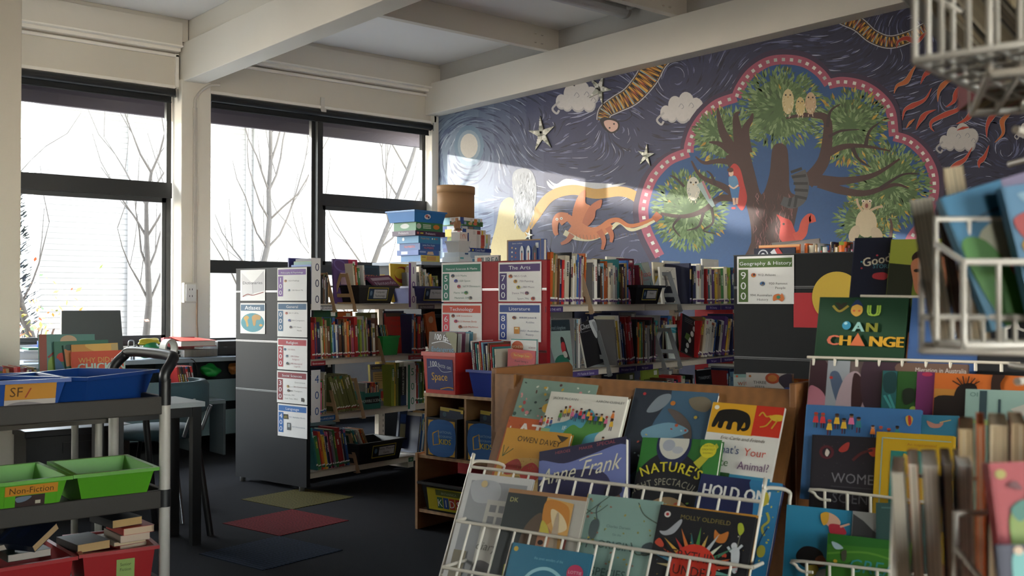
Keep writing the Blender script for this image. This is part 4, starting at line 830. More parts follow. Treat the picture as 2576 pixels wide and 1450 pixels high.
spines(F2, 1754, 1846, LEV[2], 15, (.22, .27), ['red', 'brown', 'cream', 'white', 'white', 'white', 'cream', 'blue', 'navy', 'white', 'purple', 'red', 'yellow', 'tan', 'navy'], 'leaning right under the craft label', lean=14, sticker=PL, seed=13)
spines(F2, 1842, 1862, LEV[2], 4, (.26, .29), ['navy', 'orange', 'sky blue', 'red'], 'at the right end of the sport shelf', seed=14, sticker=PL)
# low shelf of row 2
spines(F2, 1525, 1625, LEV[1], 17, (.2, .25), ['brown', 'orange', 'grey', 'cream', 'red', 'navy', 'sky blue', 'tan', 'grey', 'cream', 'teal', 'blue', 'brown', 'grey', 'white', 'green', 'tan'], 'on the third games-side shelf', seed=15)
backs(F2, LEV[1], [(1560, .18, .29, 'olive'), (1620, .2, .3, 'lime'), (1662, .18, .28, 'grey')], 'on the third games-side shelf', y=.12)
spines(F2, 1640, 1745, LEV[1], 16, (.2, .26), ['red', 'blue', 'grey', 'white', 'teal', 'brown', 'cream', 'grey', 'pink', 'navy', 'red', 'cream', 'black', 'grey', 'maroon', 'black'], 'left of the transport book', seed=16)
shelf_face(F2, 1760, LEV[1], .2, .275, .012, '#17171a', [('t', .5, .34, .15, 'TRANSPORT', '#8f9298'), ('r', 0, 0, 1, .03, '#c9c9c9')], 'black face-out book titled Transport on the third shelf', y=.06, tilt=5)
spines(F2, 1828, 1862, LEV[1], 7, (.25, .29), ['red', 'navy', 'sky blue', 'grey', 'white', 'red', 'tan'], 'right of the transport book', seed=17)
# shelf labels (strips clipped on the shelf fronts)
def strip(F, px0, px1, lev, col, txt, label, tc='#dcd6e6', ts=.5):
    x0, x1 = fx(F, px0, .008), fx(F, px1, .008); L = x1 - x0; hh = .03 / L
    sheet('shelf_label', label, F.p(x0, .008, lev - .005), AX, -BX, L, .03, [('t', .5, hh * .75, hh * .62, txt, tc)], col=col, cat='shelf label', group='shelf labels clipped to the shelf fronts')
strip(F2, 1372, 1416, LEV[3] - .005, '#3d2a6a', '700 THE ARTS', 'purple shelf label The Arts at the left of the arts shelf')
strip(F2, 1776, 1812, LEV[3] - .005, '#3d2a6a', '741 Drawing', 'purple shelf label for drawing near the right of the arts shelf')
strip(F2, 1814, 1848, LEV[3] - .005, '#3d2a6a', '745.5 Craft', 'purple shelf label for craft at the right end of the arts shelf')
strip(F2, 1440, 1505, LEV[2] - .004, '#5a4a8a', '793 Puzzles & Games', 'pale purple shelf label at the left of the games shelf')
strip(F2, 1557, 1599, LEV[2] - .004, '#3d2a6a', '794 Indoor Games', 'purple shelf label for indoor games')
strip(F2, 1601, 1642, LEV[2] - .004, '#3d2a6a', '796 Sport', 'purple shelf label for sport left of the paired bookends')
strip(F2, 1777, 1812, LEV[2] - .004, '#3d2a6a', '796 Sport', 'purple shelf label for sport under the leaning white books')
strip(F2, 1814, 1850, LEV[2] - .004, '#3d2a6a', '796.48 Olympics', 'purple shelf label for olympics at the right of the sport shelf')

# ---------------------------------------------------------------- row 1
shelf_face(F1, 729, LEV[3], .24, .3, .01, '#3b3a80', [('r', .1, .15, .55, .35, '#54688c'), ('sp', [(.25, .2), (.45, .18), (.5, .45), (.2, .45)], '#6a9a86'), ('r', 0, .55, 1, .4, '#6a3a86'), ('r', .82, .04, .1, .16, '#e2e2e2')], 'blue and purple book rising behind the dark end panel', y=.3, tilt=2)
spines(F1, 785, 806, LEV[3], 9, (.24, .3), ['blue', 'teal', 'green', 'grey', 'navy', 'brown', 'red', 'orange', 'maroon'], 'on the top shelf by the dark panel', seed=20, sticker='#8a8a90')
spines(F1, 812, 828, LEV[3], 5, (.16, .2), ['black', 'brown', 'grey', 'black', 'tan'], 'left of the two tan bookends', seed=21)
bookend(F1, 838, LEV[3], '#a9855c', 'left one of the two tan bookends on the top shelf beside the dark panel')
shelf_face(F1, 842, LEV[3], .22, .3, .012, '#553a70', [('p', [(.62, 0), (1, 0), (1, 1.3), (.72, 1.3)], '#b0284e'), ('e', .3, .2, .3, .18, '#6a5a94', .4), ('e', .3, .2, .24, .13, '#553a70', .4), ('r', .28, .42, .5, .36, '#c9a8bc'), ('t', .52, .55, .08, 'Computers', '#8a2a4a'), ('r', .8, .06, .1, .2, '#e8e4e8')], 'large purple and crimson face-out book above the tan bookends', y=.16, tilt=4)
bookend(F1, 890, LEV[3], '#a9855c', 'tan bookend beside the computer technology tray')
for i, (px, cn, h) in enumerate([(893, 'cream', .25), (899, 'orange', .24), (905, 'green', .22), (918, 'white', .24)]):
    x = fx(F1, px, .1); spine_book(Matrix.Translation(F1.p(x, .1, LEV[3] + .02)) @ Matrix.Rotation(F1.a, 4, 'Z') @ Matrix.Rotation(-.1, 4, 'Y'), .016, h, .15, CN[cn], random.Random(i), None, cn + ' book tipped into the left of the computer technology tray', 'books in the computer technology tray')
shelf_face(F1, 913, LEV[3] + .02, .17, .245, .01, '#23384c', [('r', .05, .05, .9, 1.3, '#2c4a5c'), ('r', .1, .1, .8, 1.2, '#23384c'), ('t', .5, .6, .3, 'STEM', '#c46a4a')], 'dark blue gridded book standing in the computer technology tray', y=.15, tilt=4)
shelf_face(F1, 985, LEV[3] + .01, .2, .275, .012, '#c9a62c', [('e', .6, .4, .4, .3, '#b0342a', 0), ('e', .5, .35, .3, .2, '#d8b53a', 0), ('r', .82, .05, .1, .15, '#e8e4e8')], 'yellow and red face-out book above the computer technology tray', y=.2, tilt=3)
tray('black tray labelled Computer Technology on the top shelf', binmat(F1, 903, LEV[3] + .001, -.02), .34, .26, .12, '#1c1b1c', card=dict(r=(.09, .022, .185, .085), cmds=binart(.46, ['Computer', 'Technology'])))
M = binmat(F1, 950, LEV[3] + .1, .02)
face_book(M @ Matrix.Rotation(math.radians(-50), 4, 'X') @ Matrix.Rotation(math.radians(-6), 4, 'Y'), .24, .13, .012, '#6e1c4c', [('r', .1, .08, .8, .12, '#b9a0b4'), ('t', .52, .4, .22, 'Nintendo', '#cfc2d4')], 'plum purple book lying tilted across the top of the computer tray')
tray('dark blue tray with yellow-bordered label on the top shelf', binmat(F1, 1045, LEV[3] + .001, -.02), .34, .26, .12, '#1f2a6a', card=dict(r=(.1, .022, .2, .09), cmds=binart(.46, ['My World'], '#1a2a44')))
spines(F1, 1048, 1076, LEV[3] + .02, 6, (.2, .25), ['grey', 'cream', 'olive', 'grey', 'tan', 'white'], 'in the left of the dark blue tray', lean=-4, seed=23, y=.04, d=.15)
spines(F1, 1076, 1106, LEV[3] + .02, 7, (.15, .2), ['white', 'tan', 'yellow', 'orange', 'brown', 'dark green', 'olive'], 'in the right of the dark blue tray', lean=-6, seed=24, y=.04, d=.15)
R1 = '#a82a34'
spines(F1, 783, 955, LEV[2], 36, (.2, .27), ['red', 'purple', 'red', 'navy', 'cream', 'lime', 'orange', 'red', 'tan', 'brown', 'green', 'sky blue', 'blue', 'white', 'navy', 'brown', 'black', 'brown', 'tan', 'orange', 'black', 'orange', 'pink', 'red', 'green', 'lime', 'grey', 'cream', 'lime', 'olive', 'white', 'maroon', 'navy', 'tan', 'white', 'brown'], 'on the second shelf by the dark panel', lean=-3, sticker=R1, seed=25)
backs(F1, LEV[2], [(795, .2, .31, 'dark green'), (835, .2, .3, 'orange'), (900, .2, .29, 'olive')], 'behind the dark panel second shelf', y=.2)
bookend(F1, 962, LEV[2], '#a9855c', 'tan bookend left of the small green tray')
tray('small bright green tray of thin books on the second shelf', binmat(F1, 963, LEV[2] + .001, .0), .16, .24, .13, '#12913c', taper=.012, rim=.004, name='book_box')
for i, cn in enumerate(['navy', 'sky blue', 'olive', 'teal', 'orange']): spine_book(binmat(F1, 966 + i * 4, LEV[2] + .01, .07) @ Matrix.Rotation(-.25, 4, 'Y'), .009, .2, .14, CN[cn], random.Random(i + 50), None, cn + ' thin book leaning in the small bright green tray', 'thin books in the green tray')
shelf_face(F1, 975, LEV[2], .2, .285, .016, '#b0281f', [('t', .5, .3, .13, 'Horrors', '#7a3a30'), ('t', .5, .5, .13, 'These Bars', '#7a3a30'), ('r', 0, 0, 1, .12, '#4a3a30'), ('r', .8, .04, .1, .14, '#cfcac0'), ('r', .8, .95, .12, .12, '#9a8a60')], 'large red face-out book behind the small green tray', y=.14, tilt=4)
shelf_face(F1, 968, LEV[2], .2, .3, .01, '#161b33', [('r', 0, 0, 1, .05, '#2a3350')], 'dark navy book standing behind the large red book', y=.2, tilt=2)
spines(F1, 1037, 1072, LEV[2], 8, (.24, .28), ['navy', 'blue', 'orange', 'black', 'red', 'black', 'navy', 'maroon'], 'right of the red face-out book', sticker=R1, seed=26)
M = binmat(F1, 1082, LEV[2] + .03, .02)
face_book(M @ Matrix.Rotation(math.radians(-12), 4, 'Y'), .1, .25, .02, '#d8662a', [('e', .5, .5, .25, .25, '#e8b48a', 0), ('e', .5, 1.6, .3, .3, '#3a2a24', 0), ('e', .5, 1.6, .2, .2, '#8a5a3a', 0)], 'orange book leaning left behind the topmost 100 facts book')
G1 = '#2f5fa6'
spines(F1, 784, 824, LEV[1], 14, (.2, .29), ['navy', 'cream', 'brown', 'teal', 'sky blue', 'black', 'white', 'grey', 'pink', 'green', 'tan', 'cream', 'olive', 'white'], 'on the third shelf by the dark panel', sticker=G1, seed=27)
backs(F1, LEV[1], [(780, .14, .33, 'navy'), (800, .14, .31, 'black')], 'on the third shelf at left', y=.2)
bookend(F1, 846, LEV[1], '#c09a72', 'tan bookend left of the green readers on the third shelf', h=.21)
spines(F1, 826, 906, LEV[1], 9, (.245, .25), ['olive'] * 9, 'in the matching green leaning set', lean=-20, seed=28, sticker='#8a3a2a')
bookend(F1, 912, LEV[1], '#c09a72', 'tan bookend right of the green readers on the third shelf', h=.21)
M = binmat(F1, 917, LEV[1], .02)
r = thing('slipcase', 'teal boxed set with a black title strip on the third shelf', 'boxed set', mw=M)
m = MB('gloss', '#2f7a72'); m.box(0, 0, 0, .15, .14, .004); m.box(0, 0, 0, .15, .004, .11); m.box(0, .136, 0, .15, .14, .16); m.box(0, 0, 0, .004, .14, .12); m.box(.146, 0, 0, .15, .14, .12); a = ART(m, .15, .11); a.r(.05, .18, .85, .3, '#14181a'); a.t(.46, .42, .19, 'HORRIBLE SCIENCE', '#dfe6dc', sx=.75); m.obj('case', r)
for i, cn in enumerate(['grey', 'white', 'navy', 'black', 'red', 'orange', 'red', 'orange', 'black', 'tan']): spine_book(M @ Matrix.Translation((.006 + i * .0138, .008, .006)), .013, .17, .12, CN[cn], random.Random(i + 80), None, cn + ' paperback, ' + ordn(i) + ' from the left in the teal boxed set', 'paperbacks in the teal boxed set')
shelf_face(F1, 936, LEV[1], .19, .29, .02, '#7a7a86', [('r', .06, .05, .85, .14, '#3c3244'), ('t', .5, .17, .11, 'HORRIBLE SCIENCE', '#d8c46a', {'sx': .8}), ('r', .12, .28, .72, .62, '#c8a468'), ('r', .2, .36, .55, .02, '#7a6040'), ('r', .2, .44, .5, .02, '#7a6040'), ('r', .2, .52, .55, .02, '#7a6040'), ('r', .2, .6, .5, .02, '#7a6040'), ('sp', [(.4, 1.05), (.6, 1.0), (.7, 1.2), (.45, 1.3)], '#b83a3a'), ('e', .6, 1.3, .1, .06, '#d8a83a', 0)], 'grey face-out book with a tan scroll behind the teal boxed set', y=.12, tilt=4, spine='#b8ac3a')
spines(F1, 986, 1006, LEV[1], 3, (.28, .3), ['lime', 'yellow', 'olive'], 'right of the scroll book', seed=29)
M = binmat(F1, 1008, LEV[1], .02)
face_book(M, .055, .27, .16, '#13301f', [('r', 0, 0, 1, 3.6, '#171a1a'), ('t', .62, 1.8, .5, 'HORRIBLE SCIENCE', '#dfe2d8', {'rot': -PI / 2, 'sx': .8}), ('r', 0, 3.6, 1, 1.3, '#1f3358')], 'black thick book with white upright title right of the scroll book', name='thick_book')
shelf_face(F1, 1006, LEV[1], .17, .29, .012, '#d6d2c2', [('l', [(.1, .2), (.3, .12), (.5, .22), (.8, .1)], .012, '#6a6a50'), ('l', [(.3, .3), (.5, .22), (.7, .35)], .01, '#8a6a50'), ('c', .8, .4, .04, '#a83a2a')], 'cream book with twig drawings behind the black thick book', y=.14, tilt=3)
spines(F1, 1045, 1068, LEV[1], 6, (.26, .3), ['white', 'red', 'sky blue', 'green', 'dark green', 'lime'], 'right of the 500 shelf marker', seed=30, sticker='#2a7a5a')
spines(F1, 784, 884, LEV[0], 17, (.21, .28), ['teal', 'green', 'red', 'orange', 'yellow', 'blue', 'navy', 'pink', 'maroon', 'purple', 'grey', 'green', 'red', 'red', 'cream', 'navy', 'blue'], 'on the bottom shelf, left bay', lean=-11, sticker='#2a6a4a', seed=31)
bookend(F1, 898, LEV[0], '#b08a68', 'tan bookend left of the bottom black tray', h=.21)
tray('black tray labelled Rocks, Minerals, Gems on the bottom shelf', binmat(F1, 903, LEV[0] + .001, -.03), .42, .3, .14, '#141416', card=dict(r=(.13, .03, .22, .085), cmds=binart(.39, ['Rocks, Minerals,', 'Gems'], '#2a2a30'), label='label card bordered in yellow'))
for i, cn in enumerate(['dark green', 'teal', 'grey', 'white', 'orange', 'tan']): spine_book(binmat(F1, 905 + i * 6, LEV[0] + .02, .06) @ Matrix.Rotation(-.42, 4, 'Y'), .012, .22, .15, CN[cn], random.Random(i + 150), None, cn + ' book leaning in the left of the rocks and minerals tray', 'books in the rocks and minerals tray')
shelf_face(F1, 1000, LEV[0], .23, .31, .02, '#20304e', [('r', .05, .3, .9, .25, '#26427a'), ('r', .05, .6, .9, .4, '#8a8260'), ('r', .8, .12, .1, .14, '#9a9aa0')], 'dark blue face-out book with a khaki band behind the rocks tray', y=.18, tilt=3, roll=9)
spines(F1, 1052, 1080, LEV[0], 7, (.25, .3), ['navy', 'cream', 'blue', 'white', 'sky blue', 'navy', 'tan'], 'right of the rocks and minerals tray', lean=8, seed=33)
for F, pxs in ((F1, ((783, 819, LEV[2], '#a02834', 'Environment', 'red shelf label at the left of the second shelf'), (1027, 1068, LEV[2], '#a02834', '360 Community', 'red shelf label Community'), (796, 845, LEV[1], '#1f5a9c', '400 LANGUAGE', 'blue shelf label Language on the third shelf'), (794, 843, LEV[3], '#77777a', '000 GENERAL', 'grey shelf label General on the top shelf'), (1052, 1093, LEV[3], '#6a6474', '100 PHILOSOPHY', 'grey-purple shelf label right of the computer tray'), (1028, 1040, LEV[0], '#2a6a4a', '550', 'small green shelf label on the bottom shelf'))),):
    for a in pxs: strip(F, *a[:2], a[2] - .004, *a[3:6], tc='#e6e0e6')
def marker(px, lev, num, col, label, h=.33, bar=True):
    x = fx(F1, px, -.004); sheet('shelf_marker', label, F1.p(x, -.004, lev + h - .04), AX, -BX, .075, h, ([('r', .02, .1, .26, 4.1, col)] if bar else []) + [('t', .62, 1.1 + 1.35 * i, .95, c_, col) for i, c_ in enumerate(num)], col='#e9e7ea', cat='shelf marker', group='upright number markers on the shelf edges')
marker(783, LEV[3], '000', '#3a3f66', 'white upright 000 marker at the left end of the top shelf', bar=False)
marker(1028, LEV[3], '100', '#6d3a94', 'white and purple upright 100 marker between the two top trays')
marker(783, LEV[1], '400', '#2454a0', 'white upright 400 marker with blue digits on the third shelf', bar=False)
marker(1026, LEV[1], '500', '#1c8060', 'white upright 500 marker with green edge on the third shelf')
# row 3 top: books poking over the black panel
F3R = Frame(F3.p(.03, 0, 0), ANG - PI / 2)
shelf_face(F3R, 1898, LEV[3], .2, .265, .012, '#1f2338', [('e', .22, .16, .13, .13, '#b9bcc6', 0), ('e', .22, .16, .1, .1, '#1f2338', 0), ('e', .22, .16, .05, .05, '#c9ccd4', 0), ('p', [(.45, .05), (.6, .0), (.75, .2), (.6, .22)], '#b83a3a'), ('p', [(.4, .1), (.5, .02), (.6, .2), (.5, .22)], '#c9ccd4')], 'navy book with a round white crest above the geography poster', y=.0, tilt=0)
shelf_face(F3R, 1910, LEV[3], .2, .28, .012, '#c8622c', [('r', 0, 0, 1, .05, '#e0a26a')], 'orange book just behind the navy crested book', y=.03, tilt=0)
shelf_face(F3R, 1950, LEV[3], .24, .305, .012, '#6f6c6a', [('sp', [(0, .1), (.4, .05), (1, .0), (1, .2), (0, .2)], '#8a8684')], 'large grey book, tallest above the black panel', y=.26, tilt=0, roll=-3, page='#f4f2ec')
spines(F3R, 2022, 2078, LEV[3], 8, (.26, .285), ['orange', 'brown', 'cream', 'cream', 'tan', 'grey', 'dark green', 'white'], 'above the black panel, middle run', seed=41, y=.04)
spines(F3R, 2079, 2160, LEV[3], 11, (.255, .29), ['red', 'white', 'navy', 'tan', 'cream', 'yellow', 'orange', 'maroon', 'black', 'pink', 'navy'], 'above the black panel, right run', seed=42, y=.06)
# ---------------------------------------------------------------- puzzles in the corner
cp = at(1060, 658, 8.9); FC = Frame((cp.x, cp.y, 0)); CT = 1.54
t = thing('low_cabinet', 'grey-topped cabinet in the corner under the puzzle stacks', 'cabinet', FC.o, FC.a)
m = MB('laminate', '#202226'); m.box(0, .0, 0, .03, .55, CT - .03); m.box(1.27, 0, 0, 1.3, .55, CT - .03); m.box(.03, .52, 0, 1.27, .55, CT - .03); m.box(.6, .02, .02, .63, .52, CT - .03); m.obj('carcass', t)
m = MB('laminate', '#8e98a6'); m.box(-.03, -.03, CT - .03, 1.33, .58, CT); m.obj('top_board', t, bevel=.003)
for z in (.05, .55, 1.05): m = MB('laminate', '#2c2f34'); m.box(.03, .0, z, 1.27, .52, z + .025); m.obj('shelf', t)
def pbox(z, x, y, w_, d, h, col, label, cmds, scmds=(), yaw=0):
    """flat boxed puzzle: front long side and left short side carry print"""
    r = thing('puzzle_box', label, 'puzzle', mw=Matrix.Translation(FC.p(x, y, z)) @ Matrix.Rotation(FC.a + yaw, 4, 'Z'), group='boxed puzzles stacked on the corner cabinet')
    m = MB('gloss', col); m.box(0, 0, 0, w_, d, h); a = ART(m, w_, h); a.draw(cmds); b = Art(m, lambda x_, y_: V((0, d - x_ * d, h - y_ * d)), (-1, 0, 0), 'gloss'); b.draw(scmds); m.obj('lid', r, bevel=.001); return h
def rv(c1, c2): return [('r', 0, 0, .16, .2, '#1f4f9c'), ('r', .45, .02, .1, .12, '#cfcfcf'), ('r', .62, .03, .14, .1, c1), ('r', .82, .02, .06, .12, c2)], [('r', 0, 0, .22, .25, '#2c5aa8'), ('r', .22, 0, .3, .25, c2), ('r', .6, .03, .14, .13, '#c9b8a8'), ('r', .78, .03, .14, .13, c1)]
def stackx(px): return fx(FC, px, .05)
z = CT; xb = stackx(1158); W_ = .33
sb = [(.058, '#a9c0dc', 'pale blue 300 piece puzzle box, second lowest of the right stack', [('t', .6, .16, .13, '300', '#4fae9a'), ('r', .05, .03, .12, .1, '#7f9fcf')], ()),
      (.036, '#23408f', 'blue puzzle box titled Coral Reef in the right stack', [('e', .12, .05, .05, .04, '#d8dce8', 0), ('r', .24, .03, .06, .05, '#c8c03a'), ('t', .55, .08, .085, 'Coral Reef', '#dfe4f2')], [('t', .5, .1, .09, 'Coral Reef', '#dfe4f2')])]
z += pbox(z, xb, .0, .36, .3, .05, '#d8e4ee', 'white and sky blue puzzle box at the foot of the right stack', [('r', .3, .02, .3, .1, '#5f9fc4')])
for h, c, lb, cm, sc_ in sb: z += pbox(z, xb + R.uniform(-.01, .02), R.uniform(-.01, .01), .36, .28, h, c, lb, cm, sc_)
ords = ['lowest', 'second lowest', 'third', 'fourth', 'second from top', 'top']
for i, (c1, c2, w_, dx) in enumerate([('#d86a3a', '#8fd0e4', .34, .015), ('#c85a4a', '#9fd8e8', .37, 0), ('#c84a4a', '#b8d87a', .37, 0), ('#b84a3a', '#e8d86a', .37, 0), ('#a83a3a', '#e4c83a', .33, -.03)]):
    a_, b_ = rv(c1, c2); z += pbox(z, xb + dx, .0, w_, .27, .034, '#e4e2e0', 'white puzzle box with a blue end, ' + ords[i] + ' of five matching ones', a_, b_)
z += pbox(z, xb - .02, .02, .27, .25, .03, '#35608f', 'blue and white puzzle box with animal photos in the right stack', [('r', .02, .02, .3, .08, '#d9dde4'), ('r', .36, .015, .25, .09, '#8a7a6a'), ('r', .66, .02, .3, .08, '#4f8fa8')], [('r', 0, 0, .3, .2, '#2c5aa8'), ('r', .3, 0, .5, .2, '#d6dce6')])
z += pbox(z, xb - .02, .0, .28, .26, .044, '#3f7f48', 'green puzzle box with pictures near the top of the right stack', [('r', .06, .03, .1, .09, '#8fa0d8'), ('e', .35, .08, .1, .05, '#c9a86a', 0), ('e', .6, .08, .1, .05, '#d86a5a', 0), ('r', .74, .03, .2, .1, '#2f5f38')], [('r', .1, .03, .2, .1, '#b9c8a0'), ('e', .5, .08, .12, .05, '#c87a5a', 0)])
z += pbox(z, xb - .06, .0, .31, .26, .03, '#dfe3ea', 'white and blue puzzle box directly under the brown hat box', *rv('#d8883a', '#7fc8dc')); ZT = z
# hat box
oc = FC.p(stackx(1136) + .16, .14, ZT)
t = thing('hat_box', 'oval brown cardboard hat box on top of the right puzzle stack', 'box', oc, FC.a - .15)
m = MB('kraft', '#9c7248'); m.lathe([(0, 0), (.19, 0), (.19, .28), (0, .28)], sx=1, sy=.72, n=40); m.obj('box_body', t)
m = MB('kraft', '#a2784d'); m.lathe([(.19, .225), (.197, .225), (.197, .288), (.193, .292), (0, .292)], sx=1, sy=.72, n=40); m.obj('lid', t)
# left stack
z = CT; xa = stackx(1046) - .02
z += pbox(z, xa + .03, .0, .24, .24, .055, '#d8c45a', 'yellow puzzle box at the foot of the left stack', [('r', .3, .03, .5, .16, '#c89a5a'), ('r', .05, .05, .2, .04, '#a88a3a')], [('r', 0, 0, 1, .3, '#2f78b8')])
z += pbox(z, xa, .0, .26, .26, .045, '#3f64b0', 'blue puzzle box with a castle picture, second from the bottom of the left stack', [('r', .05, .04, .3, .05, '#9fb4e0'), ('p', [(.4, .15), (.45, .05), (.7, .04), (.75, .15)], '#d8b89a')], [('r', .2, .04, .3, .1, '#c8d0e4')])
z += pbox(z, xa + .02, .0, .26, .25, .06, '#2a5aa0', 'blue puzzle box with the word Numbers in the left stack', [('t', .42, .09, .075, 'Jumbo Floor Puzzle', '#d0daec'), ('t', .42, .19, .11, 'NUMBERS', '#d85a4a')], [('t', .5, .16, .12, 'NUMBERS', '#d85a4a')])
z += pbox(z, xa, .0, .28, .26, .062, '#2c7fb4', 'sky blue puzzle box with small icons in the left stack', [('t', .3, .1, .08, 'Puzzle Strip', '#e0a24a'), ('r', .6, .05, .05, .05, '#e8e8e8'), ('r', .7, .05, .05, .05, '#e8c84a'), ('r', .8, .05, .05, .05, '#d85a4a')], [('e', .3, .1, .06, .06, '#cfe0ea', 0)])
z += pbox(z, xa - .06, -.02, .38, .28, .042, '#3a2348', 'dark purple puzzle box titled Prehistoric in the left stack', [('r', .05, .03, .07, .05, '#c86a6a'), ('r', .16, .04, .1, .03, '#c8b83a'), ('t', .5, .08, .075, 'Prehistoric', '#dcd4e4')], [('t', .5, .1, .1, 'Prehistoric', '#dcd4e4')])
z += pbox(z, xa - .03, .0, .34, .27, .075, '#2f7a4c', 'thick green puzzle box under the blue tray', [('e', .1, .1, .09, .07, '#c8d0cc', 0), ('r', .25, .05, .3, .02, '#d4e4d4'), ('r', .25, .09, .3, .02, '#d4e4d4'), ('r', .25, .13, .3, .02, '#d4e4d4'), ('e', .75, .1, .12, .06, '#c8762a', 0)], [('e', .5, .12, .2, .08, '#b8c4bc', 0)])
tray('blue open tray on top of the left puzzle stack', Matrix.Translation(FC.p(xa - .08, -.03, z)) @ Matrix.Rotation(FC.a + .0, 4, 'Z'), .40, .34, .10, '#1f6fb8', taper=.02, rim=.008, card=dict(r=(.12, .02, .1, .06), bg='#1f6fb8', cmds=[('e', .5, .3, .4, .22, '#e4e0e4', 0), ('e', .4, .25, .18, .12, '#c86a6a', 0), ('e', .65, .35, .12, .1, '#3a3a6a', 0)], label='sticker of small pale figures'))
# white tub, patterned gift box, wooden ornament between the stacks
xt = stackx(1118)
ztub = CT + .09; z2 = CT; z2 += pbox(z2, xt - .02, -.14, .16, .2, .05, '#d8e2ea', 'white and teal box under the clear tub', [('r', .1, .03, .3, .1, '#5fb4c4')]); z2 += pbox(z2, xt - .01, -.135, .15, .18, .04, '#cfdce8', 'pale blue box directly below the clear tub', [('r', .5, .03, .3, .1, '#3a5a8a')])
tray('translucent white plastic tub between the two puzzle stacks', Matrix.Translation(FC.p(xt - .02, -.14, z2)) @ Matrix.Rotation(FC.a, 4, 'Z'), .155, .16, .10, '#d2d3d4', taper=.015, rim=.004, name='plastic_tub', cat='tub')
t = thing('gift_box', 'small white box with orange curved stripes above the clear tub', 'box', FC.p(xt + .025, -.11, z2 + .102), FC.a)
m = MB('card', '#e8e2de'); m.box(0, 0, 0, .105, .10, .075); a = ART(m, .105, .075)
for k in range(5): a.l([(.1 + .2 * k, .53), (.14 + .2 * k, .3), (.05 + .2 * k, .1)], .04, '#d8603a'); 
a.l([(.3, .5), (.4, .2), (.6, .2), (.7, .5)], .04, '#d8603a'); m.obj('carton', t); m = MB('card', '#f0ece8'); m.box(-.002, -.002, .075, .107, .102, .08); m.obj('lid', t)
t = thing('carved_ornament', 'carved wooden petal ornament beside the blue puzzle tray', 'ornament', FC.p(xt + .07, -.05, z2 + .197), FC.a)
m = MB('wood', '#b07e58')
for k, (dx, hh) in enumerate(((-.04, .07), (0, .1), (.04, .085), (.02, .06))): m.lathe([(.004, 0), (.016, hh * .4), (.02, hh * .7), (.004, hh)], (dx, .01 * k, .01), sy=.6, n=10)
m.obj('petals', t); m = MB('wood', '#8a6040'); m.lathe([(0, 0), (.04, 0), (.03, .02), (0, .02)]); m.obj('base', t)
# the big board book with rockets at the start of row 2
cp2 = hit(1276, 657, F2.p(-.01, 0, 0), AX)
FB = Matrix.Translation(V((cp2.x, cp2.y, LEV[3]))) @ Matrix.Rotation(ANG - PI / 2 + .06, 4, 'Z')
RK = [('r', .0, .0, 1, 1.4, '#9c7a54'), ('r', .03, .03, .88, 1.4, '#1f3f8c'), ('r', .92, 0, .08, 1.4, '#23468f'), ('r', .78, .08, .08, .12, '#cfd4dc')]
for k in range(7): RK += [('c', .14, .18 + .1 * k, .022, '#cfd2dc' if k % 2 else '#c8a080'), ('c', .24, .2 + .1 * k, .018, '#c8504a' if k % 3 else '#d8d0b0')]
for x_, c_ in ((.42, '#c9cfdc'), (.6, '#dfe2e8'), (.78, '#232c4c')): RK += [('e', x_, .3, .055, .16, c_, 0), ('r', x_ - .05, .28, .1, .5, c_), ('p', [(x_ - .05, .6), (x_ - .09, .85), (x_ + .09, .85), (x_ + .05, .6)], '#c9b8a8'), ('r', x_ - .015, .3, .03, .35, '#b04a3a'), ('e', x_, .28, .02, .03, '#3a4a6a', 0)]
RK += [('t', .3, .1, .05, 'Space rockets', '#b8c0d8')]
face_book(FB, .235, .345, .03, '#1f3f8c', RK, 'tall blue book with three rockets standing above the red end panel', name='board_book')
# comic-like white book and small books behind the red panel top
M_ = Matrix.Translation(F2.p(.12, .62, LEV[3])) @ Matrix.Rotation(ANG - PI / 2 + .02, 4, 'Z')
face_book(M_, .17, .275, .02, '#e8e6e4', [('t', .55, .26, .28, 'NUREA', '#2a5a66', {'fat': .04}), ('e', .2, .15, .1, .08, '#d8604a', 0)], 'white book with large teal lettering above the green 500 poster')
for i, cn in enumerate(['brown', 'tan', 'red', 'black', 'olive', 'yellow', 'yellow']): spine_book(Matrix.Translation(F2.p(.16, .40 - .024 * i, LEV[3])) @ Matrix.Rotation(ANG - PI / 2, 4, 'Z'), .02, .265 - .006 * (i % 3), .15, CN[cn], random.Random(i + 190), None, cn + ' book, ' + ordn(i) + ' from the left above the red end panel', 'books above the red end panel')
# ================================================================ wooden face-out display and wire racks in front
FD = Frame(LD(-.065, 3.23), ANG - PI / 2)          # x to the right along the display, y away from the viewer
A0 = (LD(-.065, 3.23)).dot(AX)
WD = '#86552c'
t = thing('wooden_book_display', 'brown wooden face-out book display behind the white wire rack', 'display stand', FD.o, FD.a)
for x in (0, .982):
    m = MB('wood', WD); m.prism([(x, 0, 0), (x, .42, 0), (x, .42, .975), (x, .40, .99), (x, .0, .99)], (.018, 0, 0)); m.obj('side_panel', t, bevel=.003)
m = MB('wood', '#8c5a2c'); m.prism([(.07, -.236, .42), (.07, -.218, .42), (.07, .038, .972), (.07, .02, .972)], (.93, 0, 0)); m.prism([(.0, .0, .6), (.0, .012, .6), (.0, .012, .972), (.0, .0, .972)], (.09, 0, 0)); m.obj('sloped_back', t)
m = MB('wood', '#8a5424'); m.box(.14, -.25, .402, 1.0, .0, .42); m.box(.14, -.262, .402, 1.0, -.25, .43); m.obj('ledge', t, bevel=.002)
m = MB('wood', '#8a5424'); m.box(.018, .40, .05, .982, .412, .90); m.obj('rear_board', t)
